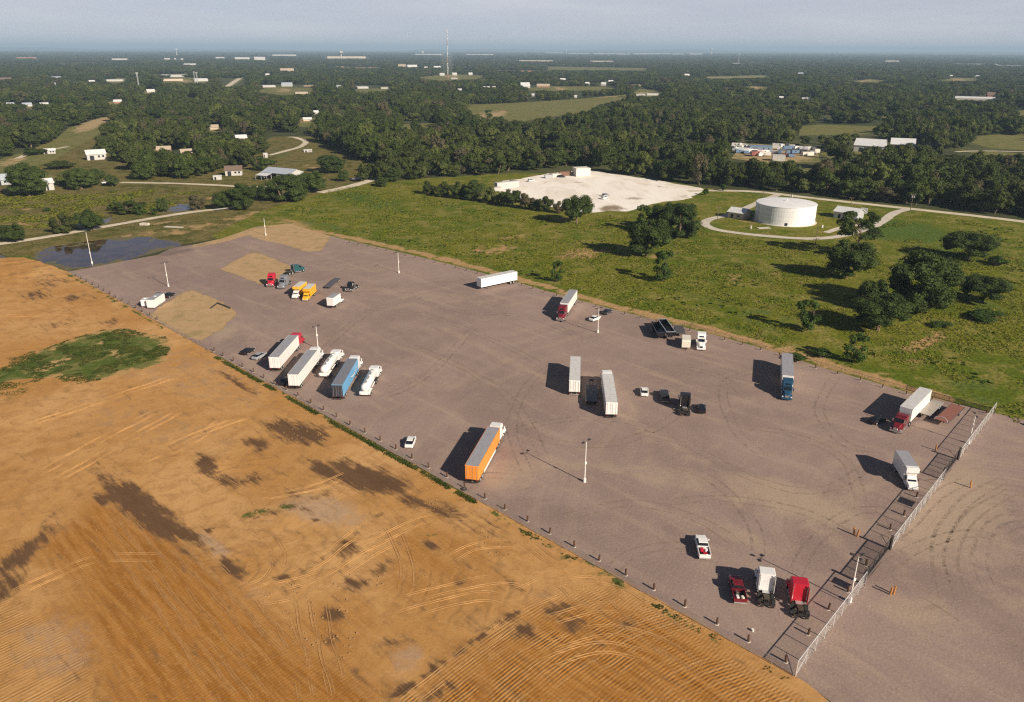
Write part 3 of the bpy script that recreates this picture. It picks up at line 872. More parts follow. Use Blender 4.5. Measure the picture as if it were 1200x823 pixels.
# ---- grassy patch on the dirt
PATCH_PX = [(-60, 440), (0, 424), (30, 414), (52, 410), (90, 396), (122, 387), (150, 386), (168, 391), (196, 396), (201, 408), (193, 424), (176, 432), (150, 437), (118, 446), (88, 452), (76, 446), (62, 443), (40, 452), (28, 466), (8, 472), (-60, 480)]
m = Mat('patch_grass', 0.95, 0.05)
a = m.noise(.22, 5, .65, .8); b_ = m.noise(1.2, 5, .7)
c = m.mix(m.rng(a, .42, .62), (.085, .120, .022), (.19, .175, .055))
c = m.mix(m.ma('MULTIPLY', m.rng(b_, .42, .66), .45), c, (.045, .070, .012))
c = m.mix(m.rng(m.ma('ADD', m.attr('bare'), m.ma('MULTIPLY', m.ma('SUBTRACT', a, .5), 2.6)), .42, .7), c, (.44, .29, .13))
ed = m.ma('ADD', m.attr('rim'), m.ma('MULTIPLY', m.ma('SUBTRACT', a, .5), 16))
c = m.mix(m.rng(ed, 3.2, .4), c, m.mix(m.rng(b_, .35, .65), (.40, .24, .09), (.48, .30, .13)))
m.color(c); m.bump(b_, .6, .15)
sheet('grass_patch', W2(PATCH_PX), 0.16, 1.2, m.m, {'rim': edge_dist(PATCH_PX), 'bare': [(65, 428, 26, 5, -20, .8), (138, 420, 10, 4, 60, .8), (25, 420, 14, 4, 0, .7), (150, 408, 50, 3, -10, .35), (120, 402, 6, 5, 0, .7), (40, 440, 30, 3, 0, .4)]}, step=1.3, jit=.45)

# ---- white rock lot beyond the meadow
m = Mat('white_crushed_rock', 0.95, 0.1)
a = m.noise(.06, 6, .65, 1.2, vec=m.coord(scale=(1, .35, 1))); b_ = m.noise(.5, 5, .7)
c = m.mix(m.rng(a, .40, .68), (.88, .82, .74), (.72, .64, .54))
c = m.mix(m.ma('MULTIPLY', m.rng(b_, .5, .75), .4), c, (.5, .42, .34))
c = m.mix(m.rng(m.ma('ADD', m.attr('damp'), m.ma('MULTIPLY', m.ma('SUBTRACT', a, .5), 1.2)), .4, .8), c, (.26, .20, .13))
m.color(c)
sheet('white_rock_lot', W2([(580, 219), (590, 212), (610, 210), (640, 204), (662, 201), (690, 200), (705, 202), (760, 210), (822, 220.5), (824, 224), (806, 233), (772, 238), (748, 244), (735, 248), (712, 247), (690, 250), (660, 246), (630, 240), (604, 232), (586, 226)]), 0.05, 4.0, m.m,
      {'damp': [(745, 233, 20, 2.5, 0, .7), (720, 245, 26, 5, 0, .7), (775, 219, 12, 1.6, 0, .6), (735, 211, 20, 2, 10, .5), (680, 214, 10, 1.2, 0, .7), (700, 219, 10, 1.2, 0, .6), (660, 219, 8, 1.2, 0, .5), (800, 231, 14, 3, -20, .6), (640, 214, 10, 1, 0, .5)]}, step=4, jit=.6)

# ---- roads
m = Mat('caliche_road', 0.95, 0.1)
a = m.noise(.15, 5, .65)
m.color(m.mix(m.rng(a, .35, .7), (.66, .58, .45), (.50, .43, .33)))
CAL = m.m
m = Mat('concrete_drive', 0.9, 0.15)
a = m.noise(.3, 5, .65)
m.color(m.mix(m.rng(a, .35, .7), (.60, .54, .46), (.47, .42, .35)))
CONC = m.m
ROADS = [
    ('gravel_road', [(-120, 301), (0, 286), (60, 277), (110, 268), (150, 261), (190, 254), (230, 248), (250, 246)], 4.6, CAL, .060),
    ('gravel_road', [(141, 214), (200, 215), (250, 217), (290, 219), (320, 219)], 4.5, CAL, .052),
    ('gravel_road', [(375, 226), (400, 221), (430, 213), (446, 207), (454, 199)], 7.0, CAL, .056),
    ('gravel_road', [(410, 211), (432, 206), (452, 199), (454, 192)], 5.0, CAL, .066),
    ('gravel_road', [(316, 182), (335, 177), (352, 172), (358, 166), (345, 161), (338, 161)], 5.0, CAL, .052),
    ('gravel_road', [(352, 205), (345, 202), (335, 199)], 4.0, CAL, .066),
    ('access_road', [(806, 224), (840, 223.5), (880, 224.5), (908, 227), (940, 231), (985, 236), (1040, 242), (1100, 248.5), (1150, 254), (1200, 260), (1300, 273)], 5.6, CAL, .052),
    ('ring_drive', [(1066, 245), (1050, 249), (1035, 259), (1022, 266), (1000, 273), (978, 278), (945, 280), (900, 277), (862, 273), (838, 269), (826, 263), (832, 257), (846, 254), (856, 251), (872, 245), (890, 237), (905, 231), (912, 228)], 4.4, CONC, .075),
    ('side_drive', [(1022, 266), (1010, 264), (990, 266), (968, 273)], 3.2, CONC, .095),
    ('gravel_road', [(1120, 178), (1150, 177), (1200, 178), (1260, 180)], 4.0, CAL, .052),
    ('far_road', [(266, 102), (276, 95), (283, 91)], 12.0, CAL, .12),
    ('far_road', [(822, 91.2), (860, 90.6), (900, 90.2), (960, 90)], 14.0, CAL, .12),
    ('gravel_road', [(20, 186), (38, 179), (62, 175), (80, 172)], 4.5, CAL, .052),
]
for nm, pts, w_, mt, z_ in ROADS: road(nm, pts, w_, z_, mt)

# ---- water
m = Mat('murky_water', 0.045, 0.5)
a = m.noise(.15, 4, .6, .5)
m.color(m.mix(m.rng(a, .4, .6), (.040, .026, .022), (.075, .045, .028)))
m.b.inputs['IOR'].default_value = 1.33
wv = m.noise(1.3, 3, .5); m.bump(wv, .06, .05)
sh = m.rng(m.ma('ADD', m.attr('depth'), m.ma('MULTIPLY', m.ma('SUBTRACT', m.noise(.13, 6, .7), .5), 60)), 0.5, 3.0)
pw = m.mix(m.rng(a, .4, .6), (.040, .026, .022), (.075, .045, .028))
mud = m.mix(m.rng(m.noise(.5, 4, .6), .4, .6), (.16, .11, .06), (.13, .13, .04))
m.color(m.mix(sh, mud, pw))
m._in(m.b.inputs['Roughness'], m.rng(sh, 0, 1, .55, .045))
WATER = m.m
PONDS = [[(40, 297), (58, 290), (96, 284), (130, 280), (160, 277), (186, 280), (212, 284), (214, 288), (198, 292), (176, 298), (146, 306), (110, 313), (76, 317), (50, 310), (38, 303)],
         [(-60, 306), (0, 299), (8, 302), (5, 309), (-10, 313), (-60, 318)],
         [(188, 246), (200, 241), (218, 239), (232, 240), (230, 245), (215, 248), (195, 250)],
         [(88, 265), (95, 258), (108, 258), (122, 255), (132, 252), (134, 257), (120, 263), (100, 267)]]
for pp in PONDS: sheet('pond', W2(pp), 0.042, 3.0, WATER, {'depth': edge_dist(pp)}, step=3, jit=.55)

# ---- low hills on the far skyline
V = []; F = []; n_ = 260
for i in range(n_ + 1):
    t = RAD(35 + 110 * i / n_)
    for r_, k_ in ((24000, 0), (27500, .7), (31000, 1.0), (36000, .6), (42000, 0)):
        h_ = 52 + 30 * math.sin(t * 9 + 1) + 22 * math.sin(t * 23 + 2) + 12 * math.sin(t * 61)
        V.append((r_ * math.cos(t), r_ * math.sin(t), max(8, h_) * k_ * .9 - (2 if k_ == 0 else 0)))
for i in range(n_):
    for j in range(4):
        a_ = i * 5 + j
        F.append((a_, a_ + 1, a_ + 6, a_ + 5))
tag(link('hills', new_mesh('hills', V, F, [GROUND_M])), kind='structure')
# ================================================================ TREES
def leaf_mat(name, a, b, c3, odd=None, transl=0.25):
    m = Mat(name, 0.7, 0.12)
    r = m.rnd()
    pos = m.coord(obj=False)
    big = m.noise(.006, 4, .6, vec=pos)
    loc = m.noise(.35, 3, .6, vec=pos)
    fine = m.noise(2.3, 2, .6, vec=pos)
    g = m.mix(m.rng(r, 0, 1, 0, 1, False), a, b)
    g = m.mix(m.ma('MULTIPLY', m.rng(m.noise(.02, 4, .6, vec=pos), .40, .62), .7), g, c3)
    g = m.mix(m.ma('MULTIPLY', m.rng(big, .62, .40), .35), g, tuple(q * .6 for q in a))
    g = m.mix(m.ma('MULTIPLY', m.rng(loc, .45, .7), .5), g, tuple(q * 1.7 for q in b))
    g = m.mix(m.ma('MULTIPLY', m.rng(fine, .5, .3), .5), g, tuple(q * .5 for q in a))
    if odd:
        r2 = m.ma('FRACT', m.ma('MULTIPLY', r, 37.7))
        g = m.mix(m.rng(r2, .93, .95, 0, .75, False), g, odd)
        r3 = m.ma('FRACT', m.ma('MULTIPLY', r, 91.3))
        g = m.mix(m.rng(r3, .84, .90, 0, .8, False), g, (.125, .145, .035))
    m.color(g)
    tr = m.n.new('ShaderNodeBsdfTranslucent'); m._in(tr.inputs[0], m.mix(.5, g, (.10, .14, .02)))
    mx = m.n.new('ShaderNodeMixShader'); mx.inputs[0].default_value = transl
    m.l.new(m.b.outputs[0], mx.inputs[1]); m.l.new(tr.outputs[0], mx.inputs[2])
    m.l.new(mx.outputs[0], m.n['Material Output'].inputs[0])
    return m.m


LEAF_F = leaf_mat('forest_leaves', (.032, .050, .011), (.074, .100, .020), (.078, .084, .026), odd=(.12, .095, .06))
LEAF_N = leaf_mat('oak_leaves', (.050, .078, .018), (.078, .108, .026), (.065, .09, .022))
LEAF_L = leaf_mat('light_leaves', (.055, .095, .018), (.075, .120, .024), (.06, .1, .02))
m = Mat('bark', .95, .05); a = m.noise(3, 4, .7); m.color(m.mix(a, (.10, .07, .05), (.25, .19, .14))); BARK = m.m


def crown_mesh(name, seed, lumps, leaves, leaf, mat, zb=.2, spread=.30, lr=(.15, .26), flat=1.0, core=.80, droop=0.0, cut=1.0):
    """crown of width 1 and top at 1: leaf-sized faces around clumps, with a rough inner mass"""
    rng = np.random.default_rng(seed)
    C = []; R = []
    zc, zh = (1 + zb) / 2, (1 - zb) / 2
    for i in range(lumps):
        t = rng.uniform(0, 2 * math.pi); q = spread * math.sqrt(rng.uniform(0, 1)) * 1.15
        zz = rng.uniform(-1, 1)
        lim = math.sqrt(max(0, 1 - (zz * .8) ** 2))
        rr = rng.uniform(*lr)
        C.append((q * lim * math.cos(t) * 1.0, q * lim * math.sin(t), zc + zz * (zh - rr * .8))); R.append(rr)
    C = np.array(C); R = np.array(R)
    pick = rng.choice(lumps, leaves, p=(R ** 2) / (R ** 2).sum())
    d = rng.normal(size=(leaves, 3)); d /= np.linalg.norm(d, axis=1)[:, None]
    low = d[:, 2] < -.35
    d[low, 2] *= -1
    rad = R[pick] * rng.uniform(.78, 1.10, leaves)
    pos = C[pick] + d * rad[:, None] * np.array([1, 1, .85 * flat])
    pos[:, 2] = np.clip(pos[:, 2], zb * .6, 1.02)
    nrm = d + rng.normal(0, .55, (leaves, 3)); nrm /= np.linalg.norm(nrm, axis=1)[:, None]
    up = rng.normal(size=(leaves, 3))
    u = np.cross(nrm, up); u /= np.linalg.norm(u, axis=1)[:, None]
    w = np.cross(nrm, u)
    s = leaf * rng.uniform(.55, 1.35, leaves)[:, None]
    s2 = s * rng.uniform(.5, 1.0, leaves)[:, None]
    Q = np.stack([pos - u * s, pos - w * s2, pos + u * s * .9, pos + w * s2 * 1.1], 1).reshape(-1, 3)
    me = quads_mesh(name, Q, [mat])
    if core > 0:
        bm = bmesh.new(); bm.from_mesh(me)
        for c, rr in zip(C, R):
            if rng.uniform() > cut: continue
            mt = Matrix.Translation(Vector(c)) @ Matrix.Diagonal((rr * core, rr * core, rr * core * .85 * flat, 1))
            vs = bmesh.ops.create_icosphere(bm, subdivisions=2 if leaves > 1500 else 1, radius=1, matrix=mt)['verts']
            for v in vs: v.co += Vector(rng.normal(0, rr * .10, 3))
        bm.to_mesh(me); bm.free()
    return me


def trunk_mesh(name, seed, zb=.35, r=.028, limbs=5, reach=.28, stems=1):
    rng = np.random.default_rng(seed)
    b = MB()
    for s in range(stems):
        off = Vector((rng.normal(0, .03), rng.normal(0, .03), 0)) * (stems > 1)
        lean = Vector((rng.normal(0, .05 + .06 * (stems > 1)), rng.normal(0, .05 + .06 * (stems > 1)), 0))
        p0 = off; p1 = off + lean * .5 + Vector((0, 0, zb * .55)); p2 = off + lean + Vector((0, 0, zb)); p3 = off + lean * 1.4 + Vector((0, 0, .8))
        b.tube(p0, p1, r * 1.5, r, 7, False); b.tube(p1, p2, r, r * .8, 7, False); b.tube(p2, p3, r * .8, r * .2, 6, False)
        for i in range(limbs):
            t = rng.uniform(0, 2 * math.pi); z0 = rng.uniform(zb * .7, .62)
            q = p1.lerp(p3, (z0 - p1.z) / (p3.z - p1.z))
            e = q + Vector((math.cos(t) * reach * rng.uniform(.6, 1.2), math.sin(t) * reach * rng.uniform(.6, 1.2), rng.uniform(.10, .32)))
            mid = q.lerp(e, .5) + Vector((0, 0, .04))
            b.tube(q, mid, r * .5, r * .35, 5, False); b.tube(mid, e, r * .35, r * .1, 5, False)
    return b.mesh(name, BARK)


KINDS = {
    'oak': (crown_mesh('crown', 1, 52, 12500, .0150, LEAF_N, zb=.0, spread=.34, lr=(.10, .19), flat=1.15, core=.7), trunk_mesh('trunk', 1, .22, .026)),
    'oak2': (crown_mesh('crown', 2, 52, 11500, .0155, LEAF_N, zb=.0, spread=.35, lr=(.10, .18), flat=1.2, core=.7), trunk_mesh('trunk', 2, .2, .03, stems=2)),
    'mesa': (crown_mesh('crown', 3, 50, 11500, .0150, LEAF_N, zb=.14, spread=.36, lr=(.09, .17), flat=1.1, core=.65), trunk_mesh('trunk', 3, .3, .022)),
    'sparse': (crown_mesh('crown', 4, 22, 4600, .019, LEAF_N, zb=.30, spread=.38, lr=(.08, .14), flat=.9, core=.55, cut=.6), trunk_mesh('trunk', 4, .35, .022, limbs=11, reach=.36)),
    'elm': (crown_mesh('crown', 5, 46, 9500, .017, LEAF_N, zb=.03, spread=.33, lr=(.10, .19), flat=1.0, core=.7), trunk_mesh('trunk', 5, .3, .022)),
    'sapling': (crown_mesh('crown', 6, 22, 3200, .026, LEAF_L, zb=.0, spread=.32, lr=(.09, .17), flat=1.0, core=.5, cut=.5), trunk_mesh('trunk', 6, .2, .02)),
    'scrub': (crown_mesh('crown', 7, 22, 2400, .028, LEAF_F, zb=.0, spread=.36, lr=(.12, .2), flat=1.3, core=.75), trunk_mesh('trunk', 7, .15, .02, stems=3)),
    'bush': (crown_mesh('crown', 8, 9, 900, .045, LEAF_L, zb=.0, spread=.32, lr=(.16, .26), flat=1.5, core=.7), trunk_mesh('trunk', 8, .1, .015, stems=3)),
}
FK = []
for i in range(7):
    FK.append((crown_mesh('crown', 20 + i, 16 + i, 950, .037, LEAF_F, zb=[.02, .08, .04, .1, .0, .12, .04][i], spread=[.28, .32, .30, .26, .34, .24, .30][i], lr=(.12, .22), flat=[1.2, 1.0, 1.1, .9, 1.3, .9, 1.0][i], core=.78), trunk_mesh('trunk', 20 + i, .3, .025, limbs=3)))


def gdist(p): return math.hypot(p.x, p.y)


def height_at(p, px, ytop):
    """height of a point that stands over p and is seen at row ytop"""
    lo, hi = 0.0, 400.0
    for _ in range(30):
        mid = (lo + hi) / 2
        if PX(p.x, p.y, mid)[1] > ytop: lo = mid
        else: hi = mid
    return lo


def mpp(p):
    """metres per photo pixel at p"""
    return float(PX(p.x, p.y, 0)[2]) / 900


def put_tree(kind, px, yb, yt, wpx, label, cat='tree', name=None, group=None, hscale=1.0):
    w0 = wpx * mpp(P(px, yb))
    # yb is where the foliage or trunk meets the ground in front; step back by a share of the crown
    p = P(px, yb); d = Vector((p.x, p.y, 0)).normalized()
    p = p + d * (w0 * .12)
    w0 *= 1.07
    crown, trunk = KINDS[kind] if isinstance(kind, str) else FK[kind]
    h = max(1.0, height_at(p + d * w0 * .15, px, yt)) * hscale
    nm = name or ('bush' if cat == 'bush' else 'tree')
    rz = random.uniform(0, 6.28)
    e = empty(nm, (p.x, p.y, 0), rz, label, cat, group)
    sx = random.uniform(.94, 1.06)
    for nn, me in (('trunk', trunk), ('crown', crown)):
        o = link(nn, me, e); o.scale = (w0 * sx, w0 / sx, h)
    TREE_BOX.append((px - wpx / 2, px + wpx / 2, yt, yb))
    return e


TREE_BOX = []
T = [
    # right-hand meadow
    ('oak', 1075, 366, 294, 76, 'largest dark dense oak in the meadow, right of the centre of the tree group', 'tree'),
    ('mesa', 1028, 390, 340, 68, 'broad flat topped tree with dark trunks just below the largest meadow oak', 'tree'),
    ('elm', 991, 328, 279, 56, 'dense round green tree directly under the sparse airy tree in the meadow', 'tree'),
    ('sparse', 1001, 302, 246, 54, 'tall sparse tree with bare gaps in front of the ring drive', 'tree'),
    ('mesa', 1133, 306, 269, 60, 'wide umbrella shaped tree alone in the meadow, upper of the two on the right', 'tree'),
    ('mesa', 1150, 356, 320, 54, 'small domed tree on one short trunk, lower of the two lone trees on the right', 'tree'),
    ('sapling', 945, 389, 348, 30, 'loose light green young tree left of the meadow tree group', 'tree'),
    ('sapling', 1000, 426, 387, 30, 'light green young tree closest to the gravel lot edge, under the meadow tree group', 'tree'),
    ('mesa', 676, 263, 226, 37, 'dense rounded tree on a bare trunk beside the white rock lot', 'tree'),
    ('elm', 757, 302, 252, 50, 'dense dark tree with its trunk in bare soil, middle of the central meadow cluster', 'tree'),
    ('oak2', 797, 279, 238, 50, 'wide green tree at the right end of the central meadow cluster', 'tree'),
    ('sapling', 753, 272, 237, 24, 'pale upright tree behind the central meadow cluster', 'tree'),
    ('elm', 778, 270, 236, 34, 'rounded tree between the pale upright tree and the wide green tree', 'tree'),
    ('sapling', 776, 331, 291, 28, 'soft edged young tree in front of the central meadow cluster', 'tree'),
    ('sapling', 652, 331, 303, 17, 'small thin tree by the bollards right of the lone white trailer', 'tree'),
    ('bush', 826, 229, 220, 8, 'small round shrub at the right tip of the white rock lot', 'bush'),
    ('bush', 847, 224, 215, 8, 'small dark shrub beside the access road, next right of the white lot tip', 'bush'),
    ('elm', 1022, 364, 326, 36, 'dark tree filling the gap between the largest oak and the flat topped tree', 'tree'),
    # hedge line along the left end of the white lot
    ('scrub', 503, 228, 212, 16, 'scrubby tree at the left tip of the hedge row by the white lot', 'tree'),
    ('scrub', 519, 231, 213, 18, 'second scrubby tree from the left tip of the hedge row', 'tree'),
    ('scrub', 537, 233, 213, 20, 'dark scrubby tree in the hedge row, left of its tallest oak', 'tree'),
    ('elm', 555, 235, 210, 26, 'tallest dark oak of the hedge row left of the white trailer building', 'tree'),
    ('scrub', 573, 238, 218, 20, 'low wide scrub in the hedge row in front of the white trailer building', 'tree'),
    ('elm', 599, 243, 221, 24, 'dark round tree in the hedge row in front of the white trailer building', 'tree'),
    ('scrub', 617, 245, 226, 18, 'airy scrubby tree in the hedge row, first right of the white trailer building', 'tree'),
    ('scrub', 638, 248, 229, 20, 'brownish scrubby tree in the hedge row, left of the rounded tree', 'tree'),
    ('scrub', 655, 250, 236, 14, 'lowest scrub of the hedge row, touching the rounded tree', 'tree'),
    ('scrub', 586, 240, 224, 14, 'small scrub in the hedge row between the two oaks', 'tree'),
    ('scrub', 628, 247, 233, 12, 'small low scrub in the hedge row near its right end', 'tree'),
    # left pasture
    ('oak', 35, 231, 190, 44, 'large round oak alone on the left of the pasture', 'tree'),
    ('oak', 96, 222, 196, 34, 'dark round tree right of the white end house in the pasture', 'tree'),
    ('scrub', 78, 217, 203, 22, 'low wide tree between the large pasture oak and the pasture house', 'tree'),
    ('scrub', 89, 223, 206, 16, 'brownish scrub in front of the dark round pasture tree', 'tree'),
    ('elm', 112, 217, 197, 24, 'rounded tree in the middle of the pasture tree row', 'tree'),
    ('elm', 132, 219, 204, 16, 'small round tree at the right end of the pasture tree row', 'tree'),
    ('oak', 170, 211, 187, 26, 'dense dark tree at the corner of the wood above the pasture road', 'tree'),
    ('scrub', 72, 198, 188, 30, 'flat wide scrub behind the pasture tree row', 'tree'),
    ('scrub', 40, 182, 172, 24, 'dark scrub at the left rim of the pasture below the tan field', 'tree'),
    ('elm', 107, 271, 244, 30, 'dark round tree beside the gravel road above the flooded corner', 'tree'),
    ('scrub', 76, 274, 249, 28, 'loose scrubby tree by the gravel road left of the dark round one', 'tree'),
    ('elm', 18, 284, 261, 28, 'dark spreading tree at the far left by the gravel road', 'tree'),
    ('scrub', 152, 251, 234, 34, 'long low scrub along the small pond', 'tree'),
    ('scrub', 135, 247, 235, 16, 'small pale scrub at the left end of the small pond', 'tree'),
    ('sapling', 167, 252, 239, 16, 'light green young tree growing by the small pond', 'tree'),
    ('elm', 192, 249, 231, 14, 'narrow upright tree standing on the pond bank', 'tree'),
    ('sapling', 181, 252, 243, 11, 'tiny light shrub tree left of the narrow upright one', 'tree'),
    ('scrub', 231, 246, 228, 20, 'grey green thin tree right of the small pond', 'tree'),
    ('elm', 263, 246, 223, 24, 'dark tree at the end of the gravel road by the bridge rail', 'tree'),
    ('oak', 285, 246, 215, 34, 'tall dense tree above the bridge rail', 'tree'),
    ('oak2', 340, 236, 204, 50, 'large spreading dark oak in front of the open metal barn', 'tree'),
    ('elm', 368, 226, 199, 32, 'dense oak right of the open metal barn, beside the curved gravel road', 'tree'),
    ('elm', 318, 236, 216, 26, 'rounded tree left of the large spreading oak by the barn', 'tree'),
    ('oak', 388, 203, 181, 34, 'round dark oak on the pale grass field behind the barn', 'tree'),
    ('elm', 403, 213, 198, 14, 'small round tree beside the curved gravel road', 'tree'),
    ('bush', 321, 193, 187, 12, 'small dark bush left behind the metal barn', 'bush'),
    ('scrub', 306, 200, 182, 22, 'dark scrub left of the metal barn roof', 'tree'),
    ('elm', 302, 231, 216, 22, 'dark tree between the bridge rail and the large spreading oak', 'tree'),
    ('elm', 330, 222, 206, 22, 'dark tree touching the open side of the metal barn', 'tree'),
    ('elm', 448, 219, 207, 16, 'round tree where the curved gravel road meets the wood', 'tree'),
    ('elm', 460, 213, 195, 24, 'dark tree at the wood corner above the curved gravel road', 'tree'),
    ('sapling', 573, 139, 128, 12, 'small round tree inside the distant pale clearing', 'tree'),
    ('elm', 585, 148, 136, 16, 'dark round tree at the front rim of the distant pale clearing', 'tree'),
    ('bush', 55, 248, 244, 12, 'low dark shrub below the pasture houses', 'bush'),
    ('bush', 1105, 384, 376, 26, 'low dark green shrub patch beneath the small domed tree', 'bush'),
    ('bush', 1155, 374, 362, 46, 'wide low thicket right beneath the small domed tree', 'bush'),
    ('bush', 1170, 312, 300, 26, 'low green thicket right of the umbrella shaped tree', 'bush'),
    ('bush', 935, 424, 414, 26, 'low bright green shrub near the blue truck', 'bush'),
    ('bush', 965, 420, 408, 24, 'darker low shrub between the blue truck and the young tree', 'bush'),
]
for t in T: put_tree(*t)

